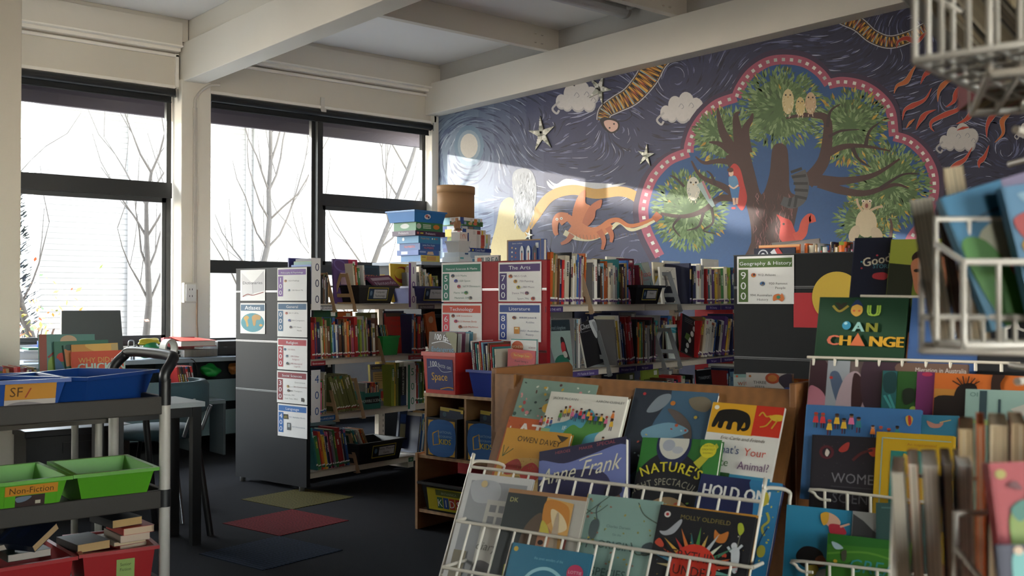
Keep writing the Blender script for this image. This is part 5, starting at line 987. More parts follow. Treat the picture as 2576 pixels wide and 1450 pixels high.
m = MB('wood', '#8a5424'); m.box(.02, .425, .62, .98, .60, .638); m.box(.02, .58, .1, .98, .6, .62); m.obj('rear_ledge', t)
m = MB('wood', '#8a5424'); m.box(.018, .02, .0, .982, .40, .06); m.obj('plinth', t)
TILT = math.radians(25)
def pl(a, z, tilt=TILT): return AX * a + UP * z, (-AX * math.cos(tilt) + UP * math.sin(tilt))
def lean_book(plane, tl, tr, h, th, col, cmds, label, **k):
    p0, n = plane; a, b = hit(*tl, p0, n), hit(*tr, p0, n); u = (b - a); w_ = u.length; u.normalize(); up = n.cross(u); y = -n; o = a - up * h
    M = Matrix(((u.x, y.x, up.x, o.x), (u.y, y.y, up.y, o.y), (u.z, y.z, up.z, o.z), (0, 0, 0, 1)))
    k.setdefault('yk', .86); r = face_book(M, w_, h, th, col, cmds, label, **k); r['w'] = 0; del r['w']; return r
def speck(n, x0, x1, y0, y1, cols, s=.02, seed=1):
    q = random.Random(seed); return [('e', q.uniform(x0, x1), q.uniform(y0, y1), s * q.uniform(.5, 1.3), s * q.uniform(.4, 1.2), q.choice(cols), q.uniform(0, 3), 9) for _ in range(n)]
class PP:                                      # lets people() be used inside command lists
    def __init__(s): s.c = []
    def p(s, *a): s.c.append(('p', *a))
    def r(s, *a): s.c.append(('r', *a))
    def e(s, x, y, rx, ry, c, n=10): s.c.append(('e', x, y, rx, ry, c, 0, n))
def ppl(*a, **k): z = PP(); people(z, *a, **k); return z.c
UPP1, UPP2 = pl(A0 + .135, .9), pl(A0 + .035, .8)
GR = '#7f9a8c'
lean_book(pl(A0 + -.022, .9), (1318, 952), (1505, 970), .37, .018, GR, speck(46, .04, .96, .05, .52, ['#5a3a34', '#b04a4a', '#c9a03a', '#3f5a50', '#d88a8a', '#394a48', '#cfd2c4'], .022, 3) + [('c', .46, .38, .06, '#d8a83a'), ('r', 0, .54, 1, .9, '#c85a26'), ('t', .55, .8, .28, 'ATLAS', '#ece4dc', {'fat': .04})] + speck(22, .02, .98, .58, 1.2, ['#e8d8c8', '#b84a2a'], .018, 4), 'large grey-green book with small figures and an orange band, upper left in the wooden display', spine='#6f897c')
lean_book(pl(A0 + -.045, .9), (1388, 985), (1580, 1000), .30, .016, '#dcd8cc', [('t', .22, .1, .045, 'JACKIE McCANN', '#6a6a66'), ('t', .8, .1, .045, 'AARON CUSHLEY', '#6a6a66'), ('sp', [(.0, .58), (.1, .45), (.3, .38), (.45, .26), (.58, .2), (.68, .3), (.8, .4), (.72, .55), (.74, .75), (.6, .95), (.3, 1.1), (0, 1.1)], '#4f9fb4'), ('sp', [(.3, .55), (.4, .42), (.52, .45), (.6, .3), (.78, .3), (.8, .45), (.6, .55), (.55, .75), (.36, .7)], '#4f8f3c'), ('r', 0, .5, .12, .3, '#8fae7a'), ('t', .3, .5, .08, 'IF', '#dfe8e4'), ('t', .28, .61, .08, 'THE', '#dfe8e4'), ('t', .42, .82, .19, 'WORLD', '#e8ece4')] + ppl(.18, .62, .24, 8, .12, seed=2, jit=.4) + ppl(.6, .95, .28, 5, .12, seed=5, jit=.5) + ppl(.84, .96, .5, 2, .13, seed=6, jit=1.2) + ppl(.0, .2, .42, 4, .1, seed=8), 'cream book with a crowd around a blue and green world shape in the wooden display')
lean_book(pl(A0 + -.028, .9), (1600, 977), (1808, 990), .36, .02, '#41627c', [('sp', [(0, 0), (.45, 0), (.3, .5), (.35, .9), (.1, 1.2), (0, 1.3)], '#2c3440'), ('sp', [(.2, .3), (.3, .1), (.44, .05), (.45, .15), (.34, .28)], '#7d8892'), ('sp', [(.45, .25), (.6, .28), (.75, .42), (.8, .6), (.72, .6), (.6, .42)], '#5f5450'), ('sp', [(.68, .1), (.85, .06), (.95, .14), (.9, .25), (.75, .22)], '#7a6f5c'), ('sp', [(.2, .55), (.5, .42), (.75, .5), (.6, .6), (.3, .68)], '#6f9ab0'), ('c', .13, .07, .02, '#b8323a'), ('c', .5, .17, .03, '#c8762a'), ('c', .6, .45, .02, '#c85a3a'), ('c', .8, .33, .02, '#b8a03a')] + speck(20, .1, .9, .5, .9, ['#c8762a', '#9fc0cc', '#c9b05a', '#b84a3a'], .014, 9), 'blue-grey book with whales and fish, centre of the wooden display', spine='#7d94a4')
lean_book(pl(A0 + -.058, .9), (1795, 1012), (1975, 1027), .275, .008, '#dcd8d0', [('r', 0, 0, .64, .48, '#e0a21f'), ('r', .62, 0, .38, .47, '#cf2f1c'), ('c', .07, .08, .035, '#e8e0cc'), ('sp', [(.08, .22), (.14, .12), (.35, .09), (.52, .14), (.58, .26), (.57, .38), (.5, .42), (.46, .38), (.52, .36), (.5, .28), (.46, .4), (.42, .42), (.4, .3), (.34, .3), (.33, .41), (.26, .4), (.27, .3), (.22, .3), (.2, .4), (.14, .39), (.14, .3), (.1, .39), (.05, .38)], '#1d1a18'), ('l', [(.68, .16), (.72, .1), (.78, .16), (.84, .14)], .02, '#c9a02a'), ('sp', [(.82, .16), (.9, .12), (1, .13), (1, .2), (.9, .22)], '#d8b02c'), ('l', [(.86, .2), (.8, .3), (.72, .33)], .02, '#c9a02a'), ('l', [(.94, .2), (.88, .34)], .02, '#c9a02a'), ('t', .52, .57, .075, 'Eric Carle and Friends', '#5a4a3a', {'shear': .2, 'sx': .9}), ('t', .1, .78, .17, "What's", '#2a3f7a', {'align': 'l', 'sx': .85}), ('t', .58, .79, .17, 'Your', '#d2402a', {'align': 'l', 'sx': .85}), ('t', -.02, .98, .17, 'vourite', '#3f6a34', {'align': 'l', 'sx': .85}), ('t', .53, 1.0, .17, 'Animal?', '#6a3a6a', {'align': 'l', 'sx': .8}), ('r', 0, 1.08, .45, .4, '#2f5a2c'), ('r', .45, 1.09, .55, .4, '#3a8fb4')], 'book with a black elephant on yellow and a leopard on red, at the upper right')
lean_book(pl(A0 + -.120, .8), (1275, 1076), (1437, 1092), .28, .014, '#d0922c', [('t', .55, .2, .12, 'OWEN DAVEY', '#4a3a22', {'sx': .85, 'rot': .04}), ('p', [(.8, .04), (.98, .06), (.9, .14)], '#3a3226'), ('sp', [(.05, .75), (.2, .5), (.45, .42), (.8, .45), (1, .7), (1, 1.2), (0, 1.2)], '#c89a4a'), ('sp', [(.1, .6), (.3, .45), (.4, .6), (.2, .7)], '#a8342c'), ('sp', [(.4, .6), (.55, .48), (.7, .62), (.6, .8), (.45, .75)], '#c0302a'), ('sp', [(.2, .8), (.4, .7), (.5, .9), (.3, 1.0)], '#8a7038'), ('sp', [(.6, .85), (.8, .7), (.95, .8), (.8, 1.0)], '#cfae6a')] + speck(40, .3, .9, .4, .7, ['#8a5a22', '#b07a2a'], .008, 12) + [('l', [(.1, .45), (.16, .3)], .012, '#4a5a2c'), ('l', [(.1, .45), (.08, .28)], .012, '#4a5a2c'), ('l', [(.1, .45), (.24, .32)], .012, '#4a5a2c')] + [('t', .9, 1.0 + .14 * i, .13, s_, '#b8432a') for i, s_ in enumerate(['AB', 'OU', 'T'])], 'mustard yellow book with red and tan animals, lower left in the wooden display', spine='#a83a2c')
lean_book(pl(A0 + -.158, .8), (1358, 1137), (1575, 1098), .27, .022, '#35335a', [('p', [(0, 0), (1, 0), (1, .2), (.6, .28), (.3, .22), (0, .25)], '#2c2a48'), ('sp', [(.0, .12), (.3, .2), (.6, .15), (1, .1), (1, .5), (.92, 1.2), (.86, .6), (.7, .35), (.3, .3), (0, .35)], '#6f7ab8'), ('t', .28, .07, .05, 'HEROES', '#a8505a'), ('t', .55, .07, .05, 'MAKER', '#a8505a'), ('t', .78, .06, .06, 'SPECIAL', '#a8505a'), ('t', .47, .40, .27, 'Anne Frank', '#e2dcc0', {'shear': .35, 'sx': .72, 'rot': -.06}), ('l', [(.48, .2), (.6, .17), (.74, .16)], .012, '#e2dcc0'), ('sp', [(.5, .75), (.6, .66), (.68, .78), (.64, 1.0), (.5, 1.0)], '#5f4238'), ('sp', [(.78, .66), (.88, .6), (.95, .72), (.9, .95), (.8, .92)], '#7a5444'), ('e', .6, .7, .1, .06, '#201c2c', 0), ('e', .87, .62, .1, .07, '#201c2c', 0)], 'plastic-covered violet book with handwritten title tilted in the wooden display', spine='#201e30', cat='book')
lean_book(pl(A0 + -.135, .8), (1618, 1101), (1816, 1108), .32, .016, '#2d6a2c', [('sp', [(.0, 0), (.2, .0), (.35, .2), (.15, .8), (0, 1.2)], '#2f7a30'), ('sp', [(.75, 0), (1, 0), (1, .9), (.85, .5)], '#3a8238'), ('e', .42, .9, .5, .72, '#1d1e24', 0, 32), ('e', .42, .08, .22, .3, '#232a52', 0, 28), ('e', .42, .05, .19, .24, '#c9c6b8', 0, 28), ('e', .36, .1, .08, .08, '#a4a8b4', 0), ('e', .48, .16, .07, .05, '#b0b2ba', 0), ('p', [(.7, .32), (.95, .05), (.98, .1), (.78, .4)], '#b8b22c'), ('c', .86, .15, .1, '#d8cc2a'), ('t', .86, .1, .035, "EARTH'S", '#7a741c'), ('t', .86, .15, .035, 'GREATEST', '#7a741c'), ('t', .86, .2, .035, 'SHOWS', '#7a741c'), ('t', .43, .46, .19, "NATURE'S", '#d8c82a', {'arc': .1, 'fat': .03, 'sx': .85}), ('t', .43, .64, .13, 'LIGHT SPECTACULAR', '#a8a28c', {'arc': .16, 'sx': .72}), ('sp', [(.1, 1.05), (.3, .85), (.5, .8), (.7, .9), (.85, 1.1), (.5, 1.3)], '#a88a62'), ('sp', [(.3, 1.0), (.45, .95), (.6, 1.1), (.4, 1.2)], '#5a7a32')] + speck(14, .2, .75, .85, 1.15, ['#c85a3a', '#d8a85a', '#7aa84a'], .02, 14), 'green and black book with a pale moon and yellow arched title in the wooden display', spine='#2a5528')
lean_book(pl(A0 + -.16, .8), (1766, 1192), (1970, 1218), .27, .014, '#242a56', [('sp', [(.62, 0), (1, 0), (1, 1.4), (.8, 1.3), (.74, .8), (.7, .3)], '#2f7fb0'), ('t', .04, .30, .25, 'HOLD ON!', '#e8e6e0', {'align': 'l', 'fat': .05, 'sx': .68}), ('t', .42, .5, .06, 'SAVING THE', '#3a6a9a'), ('t', .42, .66, .12, 'SPOTTED HANDFISH', '#3f7fae', {'sx': .6}), ('l', [(.88, .4), (.92, .5), (.86, .6), (.9, .7)], .03, '#b8b44a'), ('sp', [(.78, .2), (.84, .14), (.88, .26), (.8, .34)], '#c8b83a'), ('l', [(.84, 1.2), (.86, .8), (.92, .6)], .012, '#1f3a5a'), ('e', .9, .9, .05, .08, '#b0a83a', 0)] + speck(10, .7, .98, .1, 1.1, ['#d8c84a', '#c8b83a'], .012, 15), 'dark blue book with white shouting title and seahorse, lower right of the wooden display', spine='#20436a')
# books seen standing behind the wooden display, over its top edge
lean_book(pl(A0 + .50, .95, .05), (1846, 942), (1886, 942), .31, .012, '#cfe0dc', [('r', 0, 0, 1, .22, '#8fc0bc'), ('c', .2, .14, .08, '#d8623a'), ('t', .55, .75, .5, 'wit', '#c8643a'), ('t', .4, 1.15, .4, 'co', '#5a6a6a')], 'pale aqua book with orange lettering behind the wooden display')
lean_book(pl(A0 + .485, .95, .05), (1878, 938), (1993, 941), .3, .012, '#e4e2e0', [('c', .08, .08, .03, '#c87a3a'), ('t', .3, .26, .1, 'THREE', '#3a3a40'), ('t', .3, .36, .08, 'PERE&', '#3a3a40'), ('t', .52, .52, .2, 'BEARLY', '#26262c', {'sx': .85}), ('e', .58, .12, .16, .13, '#d2562a', 0), ('e', .58, .12, .1, .08, '#e08a3a', 0), ('sp', [(.76, .06), (1, .02), (1, .5), (.84, .35), (.72, .2)], '#3a3048'), ('c', .9, .4, .08, '#4a6ac8'), ('c', .15, .42, .09, '#c8889a')], 'white book with an orange sun and a blue planet behind the wooden display')
lean_book(pl(A0 + .53, .95, .05), (1990, 953), (2036, 955), .28, .012, '#c8621f', [('r', .1, .1, .3, .1, '#e8a04a'), ('r', .5, .12, .3, .12, '#a8401a')], 'orange book edge behind the right end of the wooden display')
# ---------------------------------------------------------------- white wire rack
PWH = at(1186, 1170, 2.87); AW = PWH.dot(AX); WT = math.radians(24)
def wpl(off=0): return PWH - AX * off, (-AX * math.cos(WT) + UP * math.sin(WT))
WC = '#d2cab9'
t = thing('wire_book_rack', 'white wire book rack leaning in front of the wooden display', 'book rack', LD(-.114, 2.87) - AX * .3, ANG - PI / 2)
def wobj(name, segs, r=.0032, parent=None, rel=None, col=WC):
    m = MB('wire', col); c = parent.matrix_world.inverted() if rel is None else rel
    for s in segs: m.tube([c @ V(p) for p in s], r, n=8)
    return m.obj(name, parent)
bpy.context.view_layer.update()
def hp(px, py, off=0): return hit(px, py, *wpl(off))
TD = -(AX * math.sin(WT) + UP * math.cos(WT))      # down the slope of the rack
a, b = hp(1186, 1168), hp(1921, 1238)
for nm, top in (('left', a), ('right', b)):
    back = top + AX * .14 - UP * .02 + (-BX) * .0; foot = top + TD * (top.z / math.cos(WT)); bf = V((back.x, back.y, 0)) + AX * .05
    wobj('side_frame', [cr([foot, foot - TD * .05, top - TD * .0 + TD * .03, top, top + AX * .035 + UP * .004, back + AX * .0, back - UP * .04, back - UP * .2, bf], 4)], .0048, t)
def grid(pxl, pxr, off, drop, n, hook=0):
    p, q_ = hp(*pxl, off), hp(*pxr, off); segs = [[p, q_], [p + TD * drop, q_ + TD * drop]]
    if off: segs += [[p, p + AX * off * .9], [q_, q_ + AX * off * .9]]
    wobj('rail', [segs[0]] + segs[2:], .0045, t); wobj('lower_rail', [segs[1]], .0038, t)
    wobj('wire_grid', [[p + (q_ - p) * (i / n), p + (q_ - p) * (i / n) + TD * drop] for i in range(1, n)], .003, t)
grid((1186, 1175), (1913, 1263), 0.0, .30, 17); grid((1148, 1311), (1893, 1429), .055, .25, 17)
p, q_ = hp(1113, 1428, .11), hp(1880, 1560, .11)
wobj('rail', [[p, q_], [p, p + AX * .1], [q_, q_ + AX * .1]], .0045, t)
wobj('basket_floor', [[p + TD * .2 + (q_ - p) * (i / 12), p + TD * .2 + (q_ - p) * (i / 12) + AX * .12] for i in range(13)], .003, t)
def wb(off): return (PWH - AX * off, wpl()[1])
RB = lambda off, *a, **k: lean_book(wb(off), *a, **k)
RB(.018, (1180, 1190), (1342, 1207), .36, .008, '#c4c2c0', [('r', .08, .1, .86, 1.9, '#8f9093'), ('sp', [(.1, .12), (.5, .1), (.55, .35), (.2, .4)], '#a8a9ad'), ('r', .4, .35, .5, 1.0, '#b5b0a6')] + [('r', .46 + .14 * i, .42 + .16 * j, .1, .1, '#77777a') for i in range(3) for j in range(2)] + [('r', .08, 1.1, .2, .6, '#7a7058'), ('sp', [(.4, 1.3), (.6, 1.2), (.8, 1.4), (.8, 2.0), (.4, 2.0)], '#5a5658'), ('c', .3, .14, .05, '#c9b07a'), ('t', .55, 1.05, .16, 'diary', '#6a6862', {'shear': .2})], 'plastic-sleeved grey book with faded photographs at the left of the wire rack')
RB(.038, (1282, 1229), (1478, 1252), .32, .01, '#b8b2a6', [('r', 0, 0, 1, .05, '#a8764a'), ('p', [(.0, .05), (.52, .05), (.5, 1.6), (0, 1.6)], '#252c2c'), ('sp', [(.3, .5), (.48, .25), (.52, .5), (.5, 1.2), (.3, 1.1)], '#5a4634'), ('t', .1, .16, .08, 'DK', '#b8b06a'), ('p', [(.52, .06), (.86, .1), (.88, 1.5), (.5, 1.5)], '#d8a050'), ('sp', [(.52, .1), (.8, .14), (.84, .4), (.7, .3), (.54, .4)], '#cf8226'), ('sp', [(.6, .2), (.75, .25), (.84, .4), (.7, .45)], '#e8d0a0'), ('sp', [(.51, .45), (.62, .42), (.7, .6), (.68, .85), (.6, 1.0), (.52, 1.2)], '#c88a6a'), ('sp', [(.52, .34), (.6, .4), (.64, .5), (.53, .5)], '#c9b83a'), ('e', .56, .6, .035, .03, '#2a2020', 0), ('sp', [(.68, .3), (.74, .4), (.82, 1.2), (.66, 1.4)], '#b8a288'), ('p', [(.78, .5), (.87, .52), (.87, .7)], '#7a2c22')], 'book with a dark left half and a pharaoh-coloured face in the wire rack')
RB(.028, (1480, 1243), (1668, 1263), .33, .018, '#86a89e', [('l', [(0, .3), (.2, .1), (.3, .0)], .012, '#4a5a4a'), ('l', [(.0, .2), (.15, .25), (.3, .12)], .01, '#4a5a4a'), ('sp', [(.12, .38), (.2, .32), (.24, .42), (.2, .6), (.12, .55)], '#48585a'), ('l', [(.2, .35), (.16, .2), (.2, .1)], .016, '#48585a'), ('l', [(.14, .55), (.12, .72)], .018, '#48585a'), ('l', [(.19, .58), (.24, .72)], .018, '#48585a'), ('l', [(.7, .05), (.8, .2), (1, .3)], .014, '#4a5a4a'), ('sp', [(.85, .6), (.95, .54), (1, .6), (.96, .7), (.86, .72)], '#3c4a50'), ('l', [(.7, .58), (.8, .72), (1, .66)], .016, '#4a5a4a'), ('t', .5, .42, .05, 'Charles Darwin', '#54706a'), ('t', .5, .52, .04, 'On the', '#54706a'), ('t', .5, .70, .15, 'ORIGIN', '#44605c', {'sx': .9}), ('t', .5, .86, .05, 'OF', '#54706a'), ('t', .48, 1.06, .15, 'SPECIES', '#44605c', {'sx': .9}), ('sp', [(.75, 1.2), (.85, 1.05), (1, 1.1), (1, 1.3), (.8, 1.35)], '#6a7a52')] + speck(34, .02, .98, .02, .9, ['#8a8a42', '#a8983a', '#6a7a4a', '#9a6a5a'], .016, 21), 'pale green-blue book with monkeys and branches in the middle of the wire rack', spine='#b08a2a')
RB(.022, (1655, 1267), (1905, 1297), .33, .008, '#c98a2a', [], 'yellow-orange book edge behind the black sun book in the wire rack')
SUNR = []
for k in range(15):
    a_ = PI + k * PI / 14; c_ = ['#d8c48a', '#5aa0c8', '#d84a2a', '#d8a03a', '#c02a2a', '#d8702a', '#2a6a6a', '#4a8a3a', '#c8a04a', '#b8c0c4', '#d8dcc0', '#3a7a5a', '#d8622a', '#d84a2a', '#6ab0a0'][k]; r1 = .47 if k % 2 else .4
    cx, cy = .48, .66; SUNR.append(('p', [(cx + .22 * math.cos(a_ - .11), cy + .22 * math.sin(a_ - .11)), (cx + r1 * math.cos(a_), cy + r1 * math.sin(a_)), (cx + .22 * math.cos(a_ + .11), cy + .22 * math.sin(a_ + .11))], c_))
RB(.034, (1664, 1270), (1902, 1302), .33, .012, '#1c1c22', [('c', .09, .1, .035, '#d8d2cc'), ('c', .09, .1, .018, '#b82a2a'), ('t', .5, .13, .07, 'MOLLY OLDFIELD', '#8a7a42', {'sx': .95}), ('sp', [(.04, .3), (.12, .28), (.24, .14), (.26, .18), (.2, .3), (.1, .34)], '#a4a6ac'), ('sp', [(.84, .1), (.88, .09), (.91, .16), (.88, .22), (.85, .18)], '#a8b42c'), ('l', [(.88, .22), (.87, .38)], .004, '#a8a88a'), ('sp', [(.62, .2), (.68, .24), (.76, .2), (.74, .32), (.64, .32)], '#c8722a'), ('e', .84, .34, .03, .035, '#d0d2d4', 0), ('sp', [(.82, .37), (.9, .38), (.91, .6), (.86, .6)], '#c4c8cc'), ('l', [(.78, .36), (.84, .41), (.92, .32)], .025, '#c4c8cc'), ('c', .76, .46, .025, '#d8422a'), ('sp', [(.02, .44), (.06, .38), (.12, .44), (.1, .48)], '#c8422a')] + SUNR + [('e', .48, .66, .24, .27, '#d8301c', 0, 26), ('t', .45, .58, .15, 'EVERYTHING', '#3a1614', {'sx': .8}), ('t', .48, .74, .15, 'UNDER', '#3a1614', {'sx': .85})] + speck(40, .03, .97, .15, 1.0, ['#d8d4c8', '#c8a03a', '#b83a5a', '#4a8aa8'], .006, 23), 'black book with a red sun and many-coloured rays at the right of the wire rack')
RB(.075, (1291, 1365), (1489, 1395), .26, .01, '#1f7090', [('c', .06, .07, .03, '#c9a83a'), ('t', .5, .16, .05, 'the seven wonders of the', '#6fb0c4', {'sx': .7}), ('l', [(.15, .62), (.3, .34), (.5, .25), (.7, .34), (.86, .6)], .04, '#8fc8d4'), ('c', .85, .25, .1, '#c8285a'), ('t', .85, .26, .05, 'LOTTIE', '#e0b0c0'), ('sp', [(.36, .5), (.42, .36), (.5, .38), (.56, .46), (.6, .7), (.34, .8)], '#b8622c'), ('r', .55, .5, .3, .3, '#c4bca8')], 'teal blue book with a white arch and pink round sticker, lowest in the wire rack', spine='#1a5a74')
RB(.05, (1270, 1420), (1283, 1422), .2, .01, '#b8b02a', [], 'thin olive-yellow book edge at the lower left of the wire rack')

# ---------------------------------------------------------------- second display, right
t2 = thing('tiered_book_display', 'tall tiered book display of wood and wire rails at the right', 'display stand', FD.o, FD.a)
UX = 1.03
m = MB('wood', '#7c451e'); m.prism([(UX, .02, 0), (UX, .5, 0), (UX, .5, 1.28), (UX, .34, 1.28), (UX, .1, .88)], (.018, 0, 0)); m.obj('side_panel', t2, bevel=.003)
m = MB('wood', '#7c451e'); m.prism([(UX + 1.1, -.1, 0), (UX + 1.1, .5, 0), (UX + 1.1, .5, 1.28), (UX + 1.1, .34, 1.28), (UX + 1.1, .02, .88)], (.018, 0, 0)); m.obj('side_panel', t2, bevel=.003)
m = MB('wood', '#8a4c20'); m.prism([(UX + .018, -.0, .5), (UX + .018, .015, .5), (UX + .018, .365, 1.28), (UX + .018, .35, 1.28)], (1.08, 0, 0)); m.obj('sloped_back', t2)
m = MB('wood', '#8a4c20'); m.box(UX + .018, .02, .0, UX + 1.1, .3, .08); m.obj('plinth', t2)
m = MB('wood', '#8f5122'); m.box(UX + .30, .13, 1.0, UX + .335, .15, 1.2); m.obj('divider_post', t2)
bpy.context.view_layer.update()
def rail2(a, pts, hook=True, verts=0, drop=.05, z=1.0):
    P = [hit(*p, *pl(a, z, math.radians(13))) for p in pts]; seg = [P]
    if hook: e0 = P[0]; d = (P[1] - P[0]).normalized(); seg = [cr([e0 + d * .03 - UP * .022, e0 + d * .005 - UP * .022, e0 - d * .008 - UP * .011, e0 + d * .005, P[-1]], 4)]
    if verts: 
        for i in range(verts): p = P[0] + (P[-1] - P[0]) * ((i + .3) / verts); seg.append([p, p - UP * drop])
    wobj('rail', seg, .0036, t2)
rail2(A0 + .155, [(2165, 745), (2345, 748)], hook=False, z=1.2)
rail2(A0 + .05, [(2031, 899), (2566, 915)], hook=False, z=1.1, verts=9, drop=.02)
rail2(A0 - .10, [(2058, 1232), (2420, 1275)], verts=6, drop=.06, z=.9); rail2(A0 - .245, [(2012, 1412), (2380, 1455)], verts=6, drop=.08, z=.8)
L2 = lambda off, z, *a, **k: lean_book(pl(A0 + off, z, math.radians(13)), *a, yk=.82, **k)
L2(.19, 1.25, (2152, 599), (2244, 597), .24, .02, '#14182a', [('t', .66, .92, .42, 'Good', '#c8bca4', {'shear': .1, 'rot': -.25, 'fat': .03, 'sx': .8}), ('t', .85, 1.06, .2, 'STORIES', '#4a8a9a', {'sx': .8}), ('sp', [(.6, 1.25), (.85, 1.2), (1, 1.3), (.9, 1.45), (.6, 1.4)], '#b0303a'), ('c', .65, .62, .03, '#b83a4a'), ('c', .24, .84, .025, '#3a8a9a'), ('c', .26, 1.06, .03, '#b0303a')], 'dark navy book with cream hand-lettering at the top left of the right display', spine='#242c40')
L2(.175, 1.25, (2243, 603), (2400, 600), .24, .012, '#6d7a2c', [('sp', [(0, 0), (1, 0), (1, .5), (.3, .55), (0, .5)], '#8a9030'), ('p', [(0, .5), (.42, .55), (.4, 1.3), (0, 1.3)], '#23261a'), ('sp', [(.36, .4), (.45, .25), (.7, .2), (.95, .3), (1, .5), (.5, .55)], '#2a1c16'), ('sp', [(.36, .5), (.5, .38), (.8, .36), (.98, .5), (1, .9), (.8, 1.2), (.5, 1.15), (.4, .8)], '#a86848'), ('e', .46, .66, .05, .035, '#2a1c1a', 0), ('e', .78, .66, .05, .035, '#2a1c1a', 0), ('e', .6, .8, .06, .05, '#94583c', 0), ('l', [(.5, .95), (.62, 1.0), (.76, .95)], .03, '#7a3a30')], 'book cover photo of a smiling child on green, beside the navy book')
L2(.10, 1.1, (2064, 748), (2286, 750), .20, .016, '#163a24', [('t', .24, .22, .21, 'Y', '#2a2218', {'fat': .12}), ('l', [(.16, .12), (.24, .2), (.34, .12)], .03, '#8a7a2a'), ('sp', [(.38, .14), (.44, .05), (.5, .14), (.5, .22), (.44, .27), (.38, .22)], '#c8963c'), ('sp', [(.37, .13), (.44, .03), (.51, .13), (.44, .1)], '#1f2f5a'), ('c', .41, .19, .015, '#c85a3a'), ('c', .47, .19, .015, '#c85a3a'), ('t', .62, .26, .22, 'U', '#8fb03a', {'fat': .12}), ('e', .34, .4, .05, .06, '#2a7fa0', 0), ('e', .33, .37, .02, .02, '#8fc0cc', 0), ('t', .47, .48, .19, 'A', '#7fb0a8', {'fat': .08}), ('t', .62, .48, .18, 'N', '#7a7a22', {'fat': .1}), ('t', .12, .68, .2, 'C', '#c8644a', {'fat': .1, 'align': 'l'}), ('t', .26, .68, .2, 'H', '#c8941f', {'fat': .1, 'align': 'l'}), ('p', [(.4, .68), (.48, .5), (.57, .68)], '#c8643a'), ('t', .6, .68, .2, 'N', '#c8941f', {'fat': .1, 'align': 'l'}), ('t', .75, .68, .2, 'G', '#c8941f', {'fat': .1, 'align': 'l'}), ('t', .9, .68, .2, 'E', '#c8941f', {'fat': .1, 'align': 'l', 'sx': .8})], 'dark green book with large mixed-colour letters YOU CAN CHANGE in the right display', spine='#2a4a34')
L2(.10, 1.1, (2297, 750), (2470, 753), .20, .014, '#35558a', [('l', [(.1, .3), (.3, .2), (.6, .3)], .03, '#5a7aa8'), ('t', .55, .72, .2, 'LIFT', '#9fb4cc', {'shear': .2}), ('t', .6, .84, .12, 'the flap', '#9fb4cc', {'shear': .2})], 'denim blue book with pale script right of the dark green book')
L2(.095, 1.1, (2472, 756), (2640, 758), .20, .014, '#232427', [('t', .5, .62, .5, 'BOOK', '#c4c0b8', {'fat': .05, 'sx': .8}), ('e', .25, .95, .12, .1, '#a8302a', 0), ('e', .8, .95, .1, .1, '#a8302a', 0), ('sp', [(.4, .8), (.6, .78), (.65, .85), (.45, .86)], '#8a8a3a')], 'charcoal book with huge pale letters at the right edge behind the wire carousel')
L2(.03, 1.0, (2040, 906), (2436, 918), .20, .01, '#6a5a58', [('sp', [(0, 0), (.1, 0), (.16, .2), (.12, .5), (0, .5)], '#3a2028'), ('sp', [(0, .24), (.05, .22), (.12, .3), (.14, .5), (0, .5)], '#b06a7a'), ('r', .12, 0, .15, .4, '#8f949c'), ('sp', [(.14, .12), (.2, .1), (.26, .3), (.2, .34)], '#4a5a74'), ('c', .15, .14, .012, '#b8302a'), ('sp', [(.24, .14), (.34, .1), (.4, .4), (.2, .4)], '#a89098'), ('sp', [(.3, .1), (.38, .2), (.35, .4), (.3, .4)], '#3a1f22'), ('sp', [(.36, .0), (.6, .0), (.66, .4), (.4, .4)], '#3c2834'), ('sp', [(.6, .0), (1, .0), (1, .09), (.62, .1)], '#6a5044'), ('t', .84, .07, .05, 'Migration in Australia', '#c8bcb4', {'sx': .7})], 'wide book with a collage of people on its cover in the right display', spine='#a8a49a')
L2(.015, 1.0, (2222, 933), (2354, 937), .18, .01, '#24501f', [('r', 0, 0, .28, 1.2, '#1f5a5c'), ('sp', [(.02, .1), (.25, .05), (.26, .5), (.05, .5)], '#133a3c'), ('l', [(.05, .6), (.2, .9)], .05, '#3a8a88'), ('l', [(.14, .58), (.26, .9)], .05, '#3a8a88'), ('sp', [(.4, .5), (.5, .4), (.62, .45), (.62, .7), (.45, .8)], '#1a2418'), ('e', .62, .95, .08, .12, '#8a9a3a', 0), ('r', .66, 0, .34, 1.3, '#6a2458'), ('e', .85, .06, .1, .05, '#a8284a', 0)], 'green and purple striped book beside the collage book')
L2(.005, 1.0, (2354, 938), (2600, 948), .18, .012, '#b85a1c', [('r', 0, .22, 1, .6, '#a8702a'), ('sp', [(0, .35), (.3, .3), (.35, .2), (.4, .5), (1, .45), (1, .8), (0, .8)], '#1c1412'), ('sp', [(.22, .25), (.3, .14), (.42, .14), (.46, .3), (.42, .5), (.2, .6)], '#1c1412')] + [('l', [(.33 + .04 * math.cos(k), .18), (.33 + .17 * math.cos(k), .18 - .15 * math.sin(k))], .014, '#1c1412') for k in (2.6, 2.2, 1.8, 1.4, 1.0, .6)] + [('sp', [(.6, 0), (.72, .0), (.68, .12), (.7, .3), (.6, .3)], '#2a1812')], 'orange sunset book with the dark silhouette of a spiked-crown statue')
L2(-.01, .97, (2431, 979), (2640, 986), .16, .01, '#7f9c94', [('r', .17, .02, .09, .6, '#2c4046'), ('r', .4, .15, .03, .5, '#2c4046'), ('t', .1, .12, .1, 'OI', '#4a6a66'), ('p', [(.55, .3), (.9, .12), (1, .2), (1, .4), (.65, .4)], '#a8a49a'), ('sp', [(.8, .25), (.9, .2), (.95, .35)], '#3a3a3c')], 'pale green-grey book with dark bars at the right side of the display')
